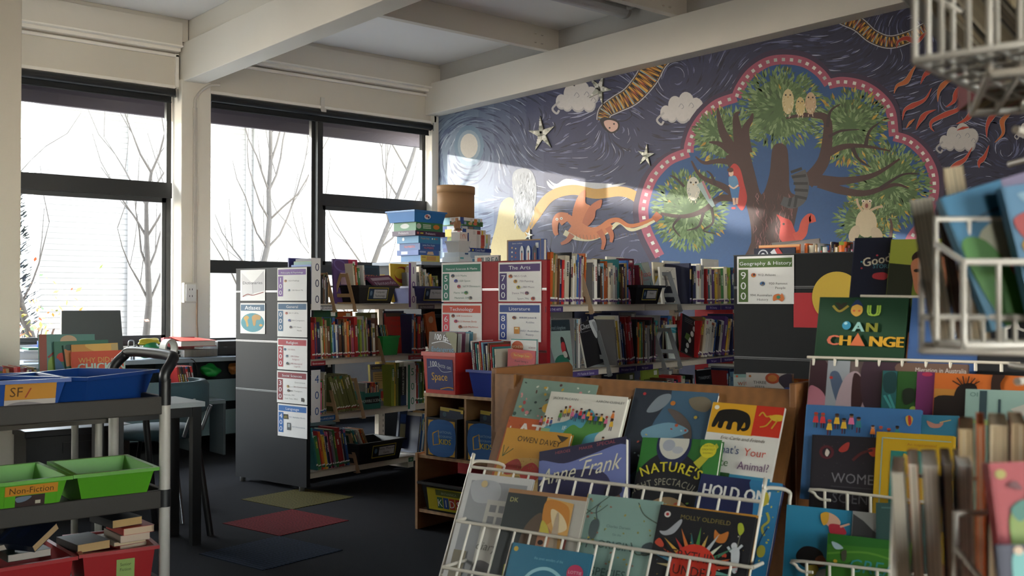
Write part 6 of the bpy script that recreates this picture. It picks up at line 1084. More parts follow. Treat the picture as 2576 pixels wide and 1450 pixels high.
L2(-.05, .9, (2030, 1018), (2318, 1032), .23, .012, '#3a6ea6', ppl(.06, .52, .17, 7, .14, seed=31, jit=.35) + ppl(.58, .86, .22, 4, .12, seed=33, jit=.3) + [('sp', [(.89, .09), (.92, .07), (.95, .1), (.94, .16), (.92, .18), (.9, .15)], '#c8a03a'), ('sp', [(.91, .08), (.93, .08), (.94, .15), (.92, .17)], '#b8302a')], 'blue book with a row of small dancing children in the right display', spine='#4a80bc')
L2(-.045, .9, (2318, 1044), (2412, 1047), .2, .01, '#2f7490', [('sp', [(.15, .2), (.4, .3), (.6, .25), (.5, .42), (.25, .42)], '#b87a6a'), ('l', [(.5, .25), (.8, .15)], .03, '#c8a05a')], 'teal book corner with a small pink flying figure')
L2(-.048, .9, (2412, 1052), (2600, 1060), .2, .01, '#6a8a7a', [('r', 0, 0, .02, 1, '#b83a3a'), ('sp', [(.1, .05), (.5, .02), (.9, .08), (.5, .12)], '#8aa05a')], 'green-grey book edge behind the wire carousel books')
L2(-.075, .87, (2045, 1094), (2236, 1103), .27, .014, '#26222a', [('e', .2, .27, .1, .11, '#5a1f28', 0), ('e', .2, .27, .06, .07, '#26222a', 0), ('sp', [(.2, .22), (.24, .27), (.21, .34), (.18, .3)], '#c8bcb0'), ('sp', [(.36, .22), (.44, .12), (.5, .1), (.48, .22), (.4, .26)], '#a8322c'), ('sp', [(.74, .2), (.82, .16), (.92, .18), (.9, .26), (.8, .3)], '#b83a26'), ('l', [(.55, .38), (.66, .26), (.8, .2)], .04, '#5a2426'), ('t', .28, .74, .22, 'WOMEN IN', '#77747a', {'align': 'l', 'sx': .8}), ('r', .28, .8, .7, .006, '#5a585e'), ('t', .3, 1.05, .22, 'SCIENCE', '#6a686e', {'align': 'l', 'sx': .8}), ('l', [(.1, 1.2), (.5, 1.3), (.9, 1.2)], .008, '#4a484e')] + speck(50, .05, .95, .1, 1.3, ['#3a343c', '#4a3a40', '#332e36'], .01, 35), 'chalkboard-black book with chalk lettering in the right display', spine='#1d1a20')
L2(-.09, .87, (2207, 1086), (2400, 1098), .28, .016, '#c89c14', [('r', .07, .09, .9, .015, '#8aa8a0'), ('r', .07, .09, .015, 1.5, '#8aa8a0'), ('t', .6, .2, .06, 'An inspirational', '#a8642a'), ('r', .2, .3, .2, .85, '#2a8074'), ('sp', [(.4, .3), (.6, .3), (.62, .7), (.5, .6), (.4, .36)], '#2a8074'), ('sp', [(.36, .38), (.42, .36), (.5, .55), (.42, .8)], '#d8b43a'), ('r', .2, 1.15, .4, .01, '#23302a'), ('p', [(.2, 1.3), (.3, 1.36), (.42, 1.3), (.42, 1.6), (.2, 1.6)], '#b8242a')], 'yellow book with a large teal initial letter in the right display')
L2(-.2, .75, (1981, 1270), (2172, 1289), .26, .012, '#2585ac', [('sp', [(.16, .75), (.26, .62), (.42, .62), (.52, .72), (.5, .9), (.34, .95), (.2, .88)], '#14141a'), ('sp', [(.42, .78), (.5, .72), (.56, .8), (.54, .88), (.44, .88)], '#8a4a30'), ('sp', [(.3, .92), (.44, .88), (.46, 1.0), (.34, 1.06)], '#b8a03a'), ('sp', [(.45, .98), (.66, .9), (.76, 1.0), (.6, 1.3), (.46, 1.3)], '#c4c8cc'), ('t', .72, .86, .36, 'B', '#c8b468', {'fat': .04}), ('t', .93, .4, .24, 'A', '#dfe4e6', {'fat': .06}), ('sp', [(.5, .12), (.56, .06), (.68, .12), (.72, .22), (.6, .28), (.52, .22)], '#d8a58a'), ('sp', [(.46, .1), (.56, .06), (.56, .2), (.5, .26)], '#d8a02a'), ('sp', [(.58, .24), (.74, .24), (.8, .36), (.62, .4)], '#b8283a'), ('l', [(.72, .26), (.84, .2)], .03, '#d8a58a'), ('e', .68, .45, .09, .07, '#2a3a4a', .4)], 'light blue book with a curly-haired child and large letters, low in the right display', spine='#2f8fb8')
L2(-.205, .75, (2147, 1286), (2330, 1306), .26, .012, '#8f8d8a', [('p', [(0, .05), (.15, .15), (.3, .3), (.42, .1), (.55, .05), (.8, .3), (1, .5), (1, 1.3), (0, 1.3)], '#3a3a3c'), ('p', [(.3, .3), (.42, .1), (.46, .16), (.36, .34)], '#77777a'), ('l', [(.4, .36), (.8, .7)], .02, '#6a6a6e')], 'grey book with a black and white mountain photo beside the light blue book')
L2(-.235, .75, (2084, 1342), (2290, 1366), .24, .012, '#3a7a22', [('p', [(0, 0), (1, 0), (1, .12), (0, .16)], '#256a22'), ('l', [(.0, .3), (.5, .22), (1, .34)], .03, '#5a9430'), ('t', .62, .52, .27, 'GREAT', '#2f8a8c', {'shear': .15, 'sx': .85}), ('sp', [(.05, .12), (.14, .14), (.2, .2), (.1, .22)], '#a8c0c8'), ('sp', [(.18, .26), (.24, .22), (.24, .36), (.2, .38)], '#4a4a3a'), ('c', .11, .4, .025, '#c8a42a'), ('sp', [(.16, .66), (.26, .62), (.3, .78), (.18, .8)], '#7a2c2a')], 'grass green book with teal title letters, lowest in the right display')
L2(-.215, .75, (2205, 1265), (2330, 1270), .2, .012, '#2f4f4c', [('r', .1, .1, .6, .04, '#4f706c')], 'dark teal book edge behind the lower wire rail')

# ================================================================ left: trolley, trays, desk, chairs
PT = LD(-1.33, 3.95); FT = Frame(PT, 0)             # x = along the trolley (to the right), y = away; origin at the right front post
t = thing('book_trolley', 'grey three-shelf book trolley with white posts and black handle at the left', 'trolley', PT, 0)
LT = 1.15; DT = .56
for (x, y) in ((0, 0), (0, DT), (-LT, 0), (-LT, DT)):
    m = MB('wire', '#b9b4aa'); m.tube([(x, y, .08), (x, y, .80)], .0205, n=16)
    m.tube([(x, y, .80), (x, y, .90)], .022, '#1c1c1e', 'plastic', n=16)
    for z in (.06, .413, ): m.tube([(x, y, z), (x, y, z + .066)], .0235, '#222224', 'plastic', n=16)
    m.obj('post', t)
    m = MB('plastic', '#222226'); m.tube([(x - .012, y, .03), (x + .012, y, .03)], .03, n=16); m.box(x - .02, y - .008, .03, x + .02, y + .008, .08); m.obj('caster', t)
for z in (.13, .478, .834):
    m = MB('laminate', '#3a3632'); m.box(-LT, -.012, z - .068, 0, .012, z); m.box(-LT, DT - .012, z - .068, 0, DT + .012, z); m.box(-LT - .012, 0, z - .068, -LT + .012, DT, z); m.box(-.012, 0, z - .068, .012, DT, z); m.box(-LT, 0, z - .05, 0, DT, z - .035, '#2e2b29'); m.obj('shelf', t, bevel=.004)
for x in (0, -LT):
    s = 1 if x == 0 else -1
    m = MB('plastic', '#17181b'); m.tube(cr([(x, 0, .88), (x, .0, .92), (x + .035 * s, .02, .965), (x + .05 * s, .08, .985), (x + .05 * s, DT - .08, .985), (x + .035 * s, DT - .02, .965), (x, DT, .92), (x, DT, .88)], 5), .021, n=14); m.obj('handle', t)
def tray_at(z, fl, fr, d, h, col, label, w_=None, **k):
    b = hit(*fr, V((0, 0, z)), UP); 
    if fl: a = hit(*fl, V((0, 0, z)), UP); u = b - a; w0 = w_ or u.length
    else: u = V((1, 0, 0)); w0 = w_
    u.normalize(); a = b - u * w0; ang = math.atan2(u.y, u.x); i = k.pop('rim', .014)
    M = Matrix.Translation((a.x, a.y, z - h)) @ Matrix.Rotation(ang, 4, 'Z') @ Matrix.Translation((i, i, 0)); return tray(label, M, w0 - 2 * i, d - 2 * i, h, col, rim=i, **k)
def tray_on(shelf_z, rim_z, *a, **k): return tray_at(rim_z, a[0], a[1], a[2], rim_z - shelf_z, *a[3:], **k)
tray_on(.803, .922, (222, 951), (401, 930), .38, '#123f8e', 'large empty blue tray on the right of the trolley top', taper=.03)
tray_on(.803, .922, None, (180, 952), .42, '#16479a', 'blue tray with an orange card, left of the large empty one', w_=.31, taper=.03, card=dict(r=(.08, .012, .17, .095), bg='#b8803a', cmds=[('r', 0, 0, 1, .33, '#c8892f'), ('t', .22, .27, .28, 'SF', '#5a3a1c'), ('l', [(.5, .1), (.4, .3)], .03, '#a8442a'), ('r', 0, .34, 1, .38, '#b8b0aa'), ('sp', [(.05, .45), (.4, .38), (.9, .5), (.6, .66), (.1, .62)], '#8a8486'), ('r', 0, .5, 1, .06, '#6a2a1c')], label='faded orange and grey card lettered SF'))
tray_on(.444, .572, (185, 1197), (402, 1176), .40, '#4c9a14', 'empty lime green tray on the right of the middle trolley shelf', taper=.03)
tray_on(.444, .572, None, (184, 1198), .42, '#52a318', 'lime green tray labelled Non-Fiction on the middle trolley shelf', w_=.31, taper=.03, card=dict(r=(.075, .02, .175, .09), bg='#52a318', cmds=[('r', 0, 0, 1, .2, '#c8821f'), ('t', .5, .16, .175, 'Non-Fiction', '#43300f'), ('r', .2, .21, .56, .32, '#3a2a28'), ('sp', [(.22, .24), (.5, .23), (.4, .32), (.24, .34)], '#6a7a8a'), ('r', .58, .33, .1, .07, '#b8b09a')], label='orange Non-Fiction strip over a dark photo'))
RZ = .268
tray_on(.1, RZ, (199, 1398), (402, 1373), .38, '#a81218', 'red tray with a green Senior Fiction card on the lowest trolley shelf', taper=.018, card=dict(r=(.12, .05, .065, .08), bg='#8fa858', cmds=[('t', .5, .4, .26, 'Senior', '#3a4a2a', {'sx': .9}), ('t', .5, .7, .26, 'Fiction', '#3a4a2a', {'sx': .9})]))
tray_on(.1, RZ, None, (197, 1401), .40, '#a81218', 'red tray at the far left of the lowest trolley shelf', w_=.31, taper=.018)
def lie(px, py, z, w_, d, h, ang, col, label, tilt=0, pg='#c8a878', group=None):
    p = hit(px, py, V((0, 0, z)), UP); M = Matrix.Translation((p.x, p.y, z)) @ Matrix.Rotation(ang, 4, 'Z') @ Matrix.Rotation(tilt, 4, 'Y')
    r = thing('paperback', label, 'book', mw=M, group=group); m = MB('gloss', col); m.box(0, 0, 0, w_, d, .001); m.box(0, 0, h - .001, w_, d, h); m.box(-.001, 0, 0, .001, d, h); a = Art(m, lambda x, y: V((x * w_, d - y * w_, h)), (0, 0, 1), 'gloss', eps=.0001); a.r(.1, .15, .7, .1, shade(col, 1.8)); a.e(.5, .7, .25, .15, shade(col, 1.4)); m.obj('cover', r); m = MB('page', pg); m.box(.001, .002, .001, w_ - .002, d - .002, h - .001); m.obj('page_block', r)
G_ = 'paperbacks piled on the red trays'
for i, (px, py, z, w_, d, h, an, c, lb, pg) in enumerate([
    (302, 1384, .245, .115, .18, .014, .1, '#b83a2c', 'thin red paperback at the bottom of the right pile', '#d8c0a0'), (288, 1376, .262, .125, .19, .014, .05, '#c8b49a', 'thin paperback second from the bottom of the right pile', '#cbb08a'),
    (303, 1368, .279, .115, .18, .028, .0, '#8a7a6a', 'thick pale paperback in the middle of the right pile', '#c8b09a'), (311, 1349, .309, .12, .18, .026, .02, '#b83028', 'red-covered paperback second from the top of the right pile', '#cdb090'), (283, 1331, .338, .12, .19, .03, .12, '#15181c', 'black paperback on top of the right pile', '#b8935a'),
    (195, 1394, .262, .125, .19, .032, .1, '#12130f', 'black paperback lying at the middle of the red trays', '#b8925e'), (20, 1416, .262, .15, .2, .026, .05, '#1a2c22', 'dark green hardback lying at the left of the red trays', '#b0a49a'), (-60, 1400, .29, .15, .2, .02, .3, '#6a6a64', 'grey paperback under the leaning one at far left', '#a89a8a')]):
    lie(px, py, z, w_, d, h, an, c, lb, pg=pg, group=G_)
lie(88, 1390, .292, .13, .19, .026, .5, '#0f1626', 'navy paperback leaning across the left red tray pile', tilt=-.5, pg='#b8966a', group=G_)
# second cart with picture books behind the trolley
PC = hit(330, 757, V((0, LD(-1.9, 4.9).y, 0)), V((0, 1, 0))); PC = V((PC.x, PC.y, 0))
t = thing('picture_book_cart', 'low cart with cream tube frame holding picture books behind the trays', 'cart', PC, 0)
m = MB('laminate', '#5a564e'); m.box(-1.5, 0, .62, 0, .42, .64); m.box(-1.5, .40, .64, 0, .42, .80); m.box(-.015, 0, .64, 0, .42, .76); m.obj('shelf', t)
for x in (-.14, -.62, -1.45):
    m = MB('wire', '#a8a498'); m.tube([(x, .03, 0), (x, .03, .62)], .017, n=12); m.obj('leg', t); m = MB('wire', '#a8a498'); m.tube([(x, .38, 0), (x, .38, .62)], .017, n=12); m.obj('leg', t)
m = MB('wire', '#b0a894'); m.tube(cr([(-.66, -.02, .70), (-.66, -.02, .86), (-.69, -.02, .90), (-.78, -.02, .915), (-1.3, -.02, .915), (-1.36, -.02, .90), (-1.4, -.02, .86), (-1.4, -.02, .64)], 4), .021, n=12); m.obj('tube_handle', t)
def cartbook(tl, tr, h, th, col, cmds, label, y=.1, tilt=8, **k):
    n = V((0, -math.cos(math.radians(tilt)), math.sin(math.radians(tilt)))); return lean_book((V((0, PC.y + y, .9)), n), tl, tr, h, th, col, cmds, label, **k)
cartbook((180, 886), (311, 881), .25, .012, '#cc4526', [('t', .42, .26, .17, 'WHY DID', '#c8a24a', {'sx': .8}), ('t', .82, .25, .15, 'the', '#d89a8a', {'shear': .3}), ('t', .55, .46, .27, 'CHICKEN', '#a8c8c0', {'fat': .05, 'sx': .8})], 'orange-red picture book titled Why did the chicken behind the blue tray', y=.05)
cartbook((180, 868), (296, 863), .25, .01, '#c88a3a', [('sp', [(.3, .0), (1, .0), (1, .3), (.5, .2)], '#d8a850'), ('r', .85, .02, .15, .3, '#b8a06a')], 'golden picture book just behind the orange-red one', y=.075)
cartbook((160, 869), (186, 866), .25, .03, '#3f6a5a', [('r', 0, .5, 1, 2, '#b8703a'), ('c', .5, .3, .4, '#1f4a44')], 'narrow teal and tan book left of the orange-red picture book', y=.09)
cartbook((136, 860), (272, 855), .27, .012, '#2c6a54', [('c', .13, .35, .1, '#b82a1f'), ('sp', [(0, .4), (.1, .45), (.2, .8), (0, .9)], '#2f5f8a')], 'dark green picture book with a red dot, in the cart', y=.115)
cartbook((98, 842), (238, 841), .29, .012, '#4d8078', [('r', .0, .0, .13, 1.4, '#8a3a2a'), ('e', .52, .14, .15, .12, '#b89a7a', 0), ('l', [(.15, .5), (.3, .35)], .04, '#8a2c24'), ('sp', [(.16, .55), (.3, .5), (.34, .9), (.16, .9)], '#7a9a3a')], 'teal picture book with a tan round shape, tallest in the cart', y=.15)
qq = random.Random(91)
for i, (px, cn, th, h) in enumerate([(-30, 'navy', .02, .24), (-18, 'cream', .025, .25), (-2, 'olive', .03, .26), (12, 'orange', .018, .25), (22, 'tan', .015, .25), (30, 'grey', .02, .23), (42, 'red', .03, .255), (58, 'maroon', .03, .25), (74, 'cream', .01, .24), (80, 'brown', .012, .24), (86, 'cream', .012, .23), (92, 'tan', .012, .25)]):
    p = hit(px, 900, V((0, PC.y + .1, 0)), V((0, 1, 0))); spine_book(Matrix.Translation((p.x, p.y, .64)) @ Matrix.Rotation(-.05, 4, 'Y'), th * .95, h, .2, CN[cn], qq, None, cn + ' picture book spine, ' + ordn(i) + ' from the left in the picture book cart', 'picture book spines in the cart')
# boxes behind the cart
def simple(name, label, cat, p, parts, ang=0, **k):
    t = thing(name, label, cat, p, ang, **k)
    for nm, f in parts: m = MB(); f(m); m.obj(nm, t, bevel=.0)
    return t
YD0, YD1, DZ = 7.95, 8.72, .74
# window desk
dx0, dx1 = 1.2, hit(606, 900, V((0, YD0, 0)), V((0, 1, 0))).x + .9
t = thing('window_desk', 'pale blue-grey bench desk with open shelves under the windows', 'desk', (0, YD0, 0))
m = MB('laminate', '#8d9dab'); m.box(dx0, 0, DZ - .035, dx1, YD1 - YD0, DZ); m.obj('worktop', t, bevel=.003)
m = MB('laminate', '#77868f'); 
m.box(dx0, .02, .40, dx1, YD1 - YD0 - .04, .42)
m.obj('shelf', t)
for z0, z1 in ((.40, .58), (.13, .33)): m = MB('laminate', '#74919b'); m.box(3.0 - 2.0, .0, z0 - .02, dx1, .018, z1 - .02); m.obj('front_panel', t, bevel=.002)
for x in (dx0, 2.2, 3.35, dx1 - .03): m = MB('laminate', '#5d6a72'); m.box(x, .02, 0, x + .03, YD1 - YD0 - .02, DZ - .035); m.obj('upright_panel', t)
m = MB('laminate', '#3a4248'); m.box(dx0, YD1 - YD0 - .04, 0, dx1, YD1 - YD0 - .02, DZ - .035); m.obj('back_panel', t)
def on_desk(px, y=.2): p = hit(px, 900, V((0, YD0 + y, 0)), V((0, 1, 0))); return V((p.x, YD0 + y, DZ))
p = on_desk(548, .2); t = thing('disc_drive_box', 'dark grey electronic box with a disc slot on the desk by the dark panel', 'electronics', p)
m = MB('plastic', '#24272c'); m.box(0, 0, .005, .34, .3, .12); m.obj('case', t, bevel=.003)
m = MB('plastic', '#33373e'); m.box(.01, -.004, .06, .33, 0, .115); m.box(.02, -.006, .085, .3, -.004, .09, '#15171a'); m.box(.05, -.006, .07, .08, -.004, .074, '#8f969e'); m.obj('front_bezel', t)
p = on_desk(462, .1); t = thing('document_box', 'clear plastic box of papers under the red folders on the desk', 'box', p)
m = MB('wrap', '#ffffff'); m.box(0, 0, .001, .3, .26, .085); m.obj('clear_shell', t); m = MB('page', '#8f8a84'); m.box(.01, .01, .004, .29, .25, .06); m.obj('papers', t)
t = thing('red_folder', 'red folder with white pages lying on the clear document box', 'folder', (p.x - .02, p.y, p.z + .087))
m = MB('gloss', '#b01a22'); m.box(0, 0, 0, .3, .25, .004); m.prism([(0, 0, .045), (.3, 0, .045), (.26, .25, .06), (0, .25, .075)], (0, 0, .003), '#d23a1c'); m.obj('cover', t)
m = MB('page', '#e0dcd8'); m.box(.0, .005, .004, .29, .24, .042); m.obj('pages', t)
t = thing('ring_binder', 'pink-red ring binder with white rivets behind the green bag', 'folder', on_desk(412, .3) + V((0, 0, .0)))
m = MB('gloss', '#c8545c'); m.box(0, 0, .0, .26, .02, .16); m.box(0, .02, 0, .26, .06, .155, '#b8424c'); m.obj('cover', t); m = MB('plastic', '#e8e0e0')
for x in (.03, .13, .23): m.lathe([(0, 0), (.009, 0), (.009, .003)], (x, -.001, .145), n=8)
m.obj('rivets', t)
def blob(m, c, r, seed, col, mat='plastic', amp=.25, sx=1, sy=1, sz=1, n=18):
    q = random.Random(seed); ph = [(V((q.uniform(-1, 1), q.uniform(-1, 1), q.uniform(-1, 1))) * 5, q.uniform(0, 6)) for _ in range(6)]; vs = []
    for i in range(n + 1):
        th = PI * i / n
        for j in range(n * 2):
            f = PI * j / n; d = V((math.sin(th) * math.cos(f), math.sin(th) * math.sin(f), math.cos(th))); rr = r * (1 + amp * sum(math.sin(k.dot(d) + o) for k, o in ph) / 4); vs.append(V(c) + V((d.x * rr * sx, d.y * rr * sy, max(-.98 * r, d.z * rr) * sz)))
    fs = [(i * 2 * n + j, i * 2 * n + (j + 1) % (2 * n), (i + 1) * 2 * n + (j + 1) % (2 * n), (i + 1) * 2 * n + j) for i in range(n) for j in range(2 * n)]; m.add(vs, [tuple(reversed(f)) for f in fs], col, mat, True)
t = thing('plastic_bag', 'green and yellow plastic bag slumped on the desk', 'bag', on_desk(380, .15))
m = MB('plastic'); blob(m, (0, 0, .06), .065, 3, '#0f7a4a', amp=.22, sx=1.45, sz=.98); m.obj('bag_body', t); m = MB('plastic'); blob(m, (-.01, .0, .135), .035, 8, '#b8a81c', amp=.35, sx=2.4, sz=.8); m.obj('bag_neck', t)
p = on_desk(432, .05); t = thing('tape_roll', 'wide roll of clear tape standing on the desk', 'tape roll', p, .5)
m = MB('plastic', '#cfcabd')
for r0, r1 in ((.078, .06),):
    n = 28; vs = []
    for y in (0, .06):
        for r_ in (r0, r1):
            for k in range(n): vs.append((r_ * math.cos(2 * PI * k / n), y, .078 + r_ * math.sin(2 * PI * k / n)))
    fs = []
    for k in range(n): k2 = (k + 1) % n; fs += [(k, k2, n + k2, n + k), (2 * n + k, 3 * n + k, 3 * n + k2, 2 * n + k2), (k, 2 * n + k, 2 * n + k2, k2), (n + k, n + k2, 3 * n + k2, 3 * n + k)]
    m.add(vs, fs, '#cfcabd', 'plastic')
m.obj('roll', t); m = MB('card', '#e8e6e0'); m.box(-.02, -.001, .01, .05, 0, .03); m.obj('tape_end', t)
t = thing('scissors', 'pair of scissors standing handles up on the desk', 'scissors', on_desk(330, .1))
m = MB('metal', '#aab0b4')
m.tube(cr([(0, 0, .07), (-.02, 0, .09), (-.02, 0, .14), (0, 0, .15), (.02, 0, .14), (.018, 0, .09)], 4, True), .005, closed=True); m.tube(cr([(.04, .01, .05), (.025, .01, .08), (.04, .01, .11), (.065, .01, .1), (.06, .01, .06)], 4, True), .005, '#1c1c20', 'plastic', closed=True); m.obj('handles', t)
m = MB('metal', '#8f9498'); m.box(-.004, -.002, 0, .006, .002, .075); m.box(.012, .002, 0, .03, .005, .06); m.obj('blades', t)
t = thing('black_tape_dispenser', 'black curved desk tool behind the tape roll', 'tool', on_desk(416, .22)); m = MB('plastic', '#17171a'); m.tube(cr([(-.02, 0, .14), (0, 0, .09), (.06, 0, .06), (.12, 0, .03), (.13, 0, .0)], 4), [.012] * 17, n=8); m.obj('arm', t); m = MB('plastic', '#202024'); m.box(.02, -.03, 0, .14, .03, .02); m.obj('base', t)
t = thing('cable', 'black cord hanging from the desk edge', 'cord', (0, 0, 0)); a = hit(486, 906, V((0, YD0 - .02, 0)), V((0, 1, 0))); m = MB('plastic', '#141416'); m.tube(cr([a + V((-.03, .08, .01)), a + V((0, 0, 0)), a + V((.03, 0, -.06)), a + V((.04, 0, -.2)), a + V((.0, .0, -.3))], 5), .004); m.obj('black_wire', t)
# under the desk: green bag, files
p = hit(532, 950, V((0, YD0 + .1, 0)), V((0, 1, 0))); t = thing('plastic_bag', 'bright green plastic bag on the shelf under the desk', 'bag', (p.x, YD0 + .12, .58)); m = MB('plastic'); blob(m, (0, 0, .045), .05, 13, '#169a3c', amp=.3, sx=1.7, sz=1.0); m.obj('bag_body', t)
t = thing('snack_packet', 'crumpled brown and white packet beside the green bag under the desk', 'packet', (p.x + .2, YD0 + .12, .58)); m = MB('plastic'); blob(m, (0, 0, .05), .045, 17, '#a8682c', amp=.35, sx=1.1); m.obj('packet_body', t)
for i, (px, cn) in enumerate([(458, 'red'), (463, 'brown'), (468, 'black'), (474, 'maroon'), (480, 'red'), (485, 'black'), (492, 'red')]):
    p = hit(px, 1000, V((0, YD0 - .35, 0)), V((0, 1, 0))); spine_book(Matrix.Translation((p.x, p.y, .43)) @ Matrix.Rotation(-.18, 4, 'Y'), .018, .27, .2, CN[cn], random.Random(i + 300), None, cn + ' folder, ' + ordn(i) + ' from the left leaning beside the desk', 'folders leaning at the desk end')
p = hit(455, 1000, V((0, YD0 - .37, 0)), V((0, 1, 0))); t = thing('side_shelf', 'low side shelf carrying the leaning red folders', 'shelf', (p.x, p.y, 0)); m = MB('laminate', '#6f7f88'); m.box(-.05, 0, .40, .36, .25, .428); m.obj('board', t); m = MB('laminate', '#4a555c'); m.box(-.05, .0, 0, -.03, .25, .40); m.obj('support', t); m = MB('laminate', '#4a555c'); m.box(.34, 0, 0, .36, .25, .40); m.obj('support', t)
# dark screen
SY = V((0, YD0 - .0, 0)); a, b = hit(155, 782, V((0, YD0 + .1, 0)), V((0, 1, 0))), hit(303, 781, V((0, YD0 + .1, 0)), V((0, 1, 0)))
t = thing('dark_screen', 'dark grey flat screen standing in front of the leftmost window', 'screen', (a.x, a.y, 0)); L = b.x - a.x
m = MB('plastic', '#3a4447'); m.prism([(0, 0, DZ + .03), (L + .03, 0, DZ + .03), (L, 0, a.z), (0, 0, a.z)], (0, .03, 0)); m.obj('screen_panel', t, bevel=.002); m = MB('plastic', '#22282a'); m.box(L * .4, .0, DZ, L * .6, .08, DZ + .03); m.obj('foot', t)
p = on_desk(95, .25); t = thing('desk_organiser', 'white and blue paper tray with green papers at the left window', 'paper tray', p)
m = MB('plastic', '#d5d8de'); m.box(-.1, 0, 0, .35, .25, .01); m.box(-.1, .24, 0, .35, .25, .12); m.box(.34, 0, 0, .35, .25, .17); m.box(-.1, 0, .08, .35, .25, .09); m.obj('frame', t)
m = MB('plastic', '#1f4fb8'); m.box(.05, .02, .09, .26, .2, .15); m.obj('blue_box', t); m = MB('card', '#1d6a54'); m.box(-.06, .02, .09, .04, .2, .105); m.obj('green_papers', t)
# table at the trolley and its chair
tp = LD(-1.56, 5.08); t = thing('work_table', 'pale-topped table with black square legs right behind the trolley', 'table', tp, 0)
m = MB('laminate', '#a4acae'); m.box(-.42, -.05, .68, .03, .32, .705); m.obj('table_top', t, bevel=.003)
for (x, y) in ((0, 0), (0, .27), (-.38, 0), (-.38, .27)): m = MB('plastic', '#0f1012'); m.box(x - .022, y - .022, 0, x + .022, y + .022, .68); m.obj('leg', t)
m = MB('plastic', '#121315'); m.box(-.38, -.01, .63, 0, .01, .68); m.obj('apron', t)
cc = at(395, 1085, 5.75); t = thing('teal_chair', 'padded dark teal chair with curved back beyond the table', 'chair', (cc.x, cc.y, 0), TH - PI / 2)
m = MB('fabric', '#25404a'); m.lathe([(0, .44), (.2, .44), (.225, .46), (.225, .485), (.2, .5), (0, .505)], sy=.95, n=28); m.obj('seat', t)
m = MB('fabric', '#35545e'); vs = []
for i, z in enumerate((.58, .61, .68, .73, .755)):
    for k in range(13): a = -1.1 + 2.2 * k / 12; r_ = .26 + (.02 if 0 < i < 4 else 0); vs += [(r_ * math.cos(a), r_ * math.sin(a), z), ((r_ - .035) * math.cos(a), (r_ - .035) * math.sin(a), z)]
fs = []
for i in range(4):
    for k in range(12): b0 = (i * 13 + k) * 2; b1 = b0 + 26; fs += [(b0, b0 + 2, b1 + 2, b1), (b0 + 1, b1 + 1, b1 + 3, b0 + 3)]
for k in range(12): b0 = (4 * 13 + k) * 2; fs.append((b0, b0 + 2, b0 + 3, b0 + 1)); b0 = k * 2; fs.append((b0, b0 + 1, b0 + 3, b0 + 2))
m.add(vs, fs, '#35545e', 'fabric', True); m.obj('backrest', t)
for (x, y) in ((-.17, -.17), (-.17, .17), (.17, -.17), (.17, .17)):
    m = MB('metal', '#6a6f74' if x > 0 else '#2a2c30'); m.tube([(x * .8, y * .8, .45), (x * 1.25, y * 1.25, 0)], .012); m.obj('leg', t)
m = MB('metal', '#8a9096'); m.tube([(.2, -.16, .46), (.25, -.17, .6)], .011); m.tube([(.2, .16, .46), (.25, .17, .6)], .011); m.obj('back_support', t)
p = at(498, 1040, 5.25); t = thing('folding_stool', 'black tall-legged stool frame beside the table corner', 'stool', (p.x, p.y, 0))
m = MB('plastic', '#101114'); m.tube([(-.03, 0, .66), (.06, -.02, 0)], .018, n=8); m.obj('leg', t); m = MB('plastic', '#101114'); m.tube([(-.18, .25, .66), (-.1, .3, 0)], .018, n=8); m.obj('leg', t); m = MB('metal', '#aab0b4'); m.tube([(-.02, 0, .7), (.02, -.005, .3)], .007); m.obj('chrome_edge', t)
m = MB('plastic', '#16181b'); m.tube([(-.03, 0, .66), (-.18, .25, .66)], .014); m.obj('crossbar', t)
p = LD(-2.75, 5.9); t = thing('storage_crate', 'black crate on the floor behind the picture book cart', 'crate', (p.x, p.y + .1, 0)); m = MB('plastic', '#141416'); m.box(0, 0, 0, .6, .35, .42); m.box(-.01, -.01, .40, .61, .36, .44, '#1d1e22'); m.obj('crate_body', t, bevel=.006); m = MB('plastic', '#0c0c0e'); m.box(.2, -.014, .3, .4, -.009, .36); m.obj('grip', t)
# carpet tiles
FQ = Frame(hit(735, 1283, V((0, 0, 0)), UP)); S_ = .475
for x, y, c, lb in ((0, 0, '#55502a', 'olive-yellow carpet tile below the dark end panel'), (-S_, -S_, '#68161c', 'red carpet tile between the yellow and blue ones'), (-2 * S_, -2 * S_, '#202c3e', 'slate blue carpet tile nearest the trolley')):
    m = MB('carpet_stripe', c); m.box(0, 0, 0, S_, S_, .003); m.obj('carpet_tile', loc=FQ.p(x, y, .0), rot=(0, 0, ANG), label=lb, cat='carpet tile')

# ================================================================ pine cubby against the red panel
oc = LD(-.51, 5.43); u0 = (oc - F2.o).dot(BX); FP_ = Frame(V((oc.x, oc.y, 0)), ANG - PI / 2)     # x right, y away
t = thing('pine_cubby', 'two-tier pine cubby unit standing against the red end panel', 'shelf unit', FP_.o, FP_.a)
PN = '#b98a5c'; CW = .74; CD = .32
for x in (0, CW - .018): m = MB('pine', PN); m.prism([(x, 0, 0), (x, CD, 0), (x, CD, .40), (x, 0, .40)], (.018, 0, 0)); m.obj('side_panel', t, bevel=.002)
for z in (.09, .375): m = MB('pine', '#c59a6c'); m.box(.018, .01, z, CW - .018, CD, z + .018); m.obj('shelf', t, bevel=.0015)
for x in (.05, .325, .60): m = MB('pine', '#b08252'); m.box(x, .02, .393, x + .014, CD - .01, .70); m.obj('divider', t)
m = MB('pine', '#c79d70'); m.box(.045, .015, .70, .62, CD - .005, .716); m.obj('top_board', t, bevel=.0015)
m = MB('pine', '#8a5a34'); m.box(.064, CD - .022, .393, .6, CD - .01, .70); m.obj('back_board', t)
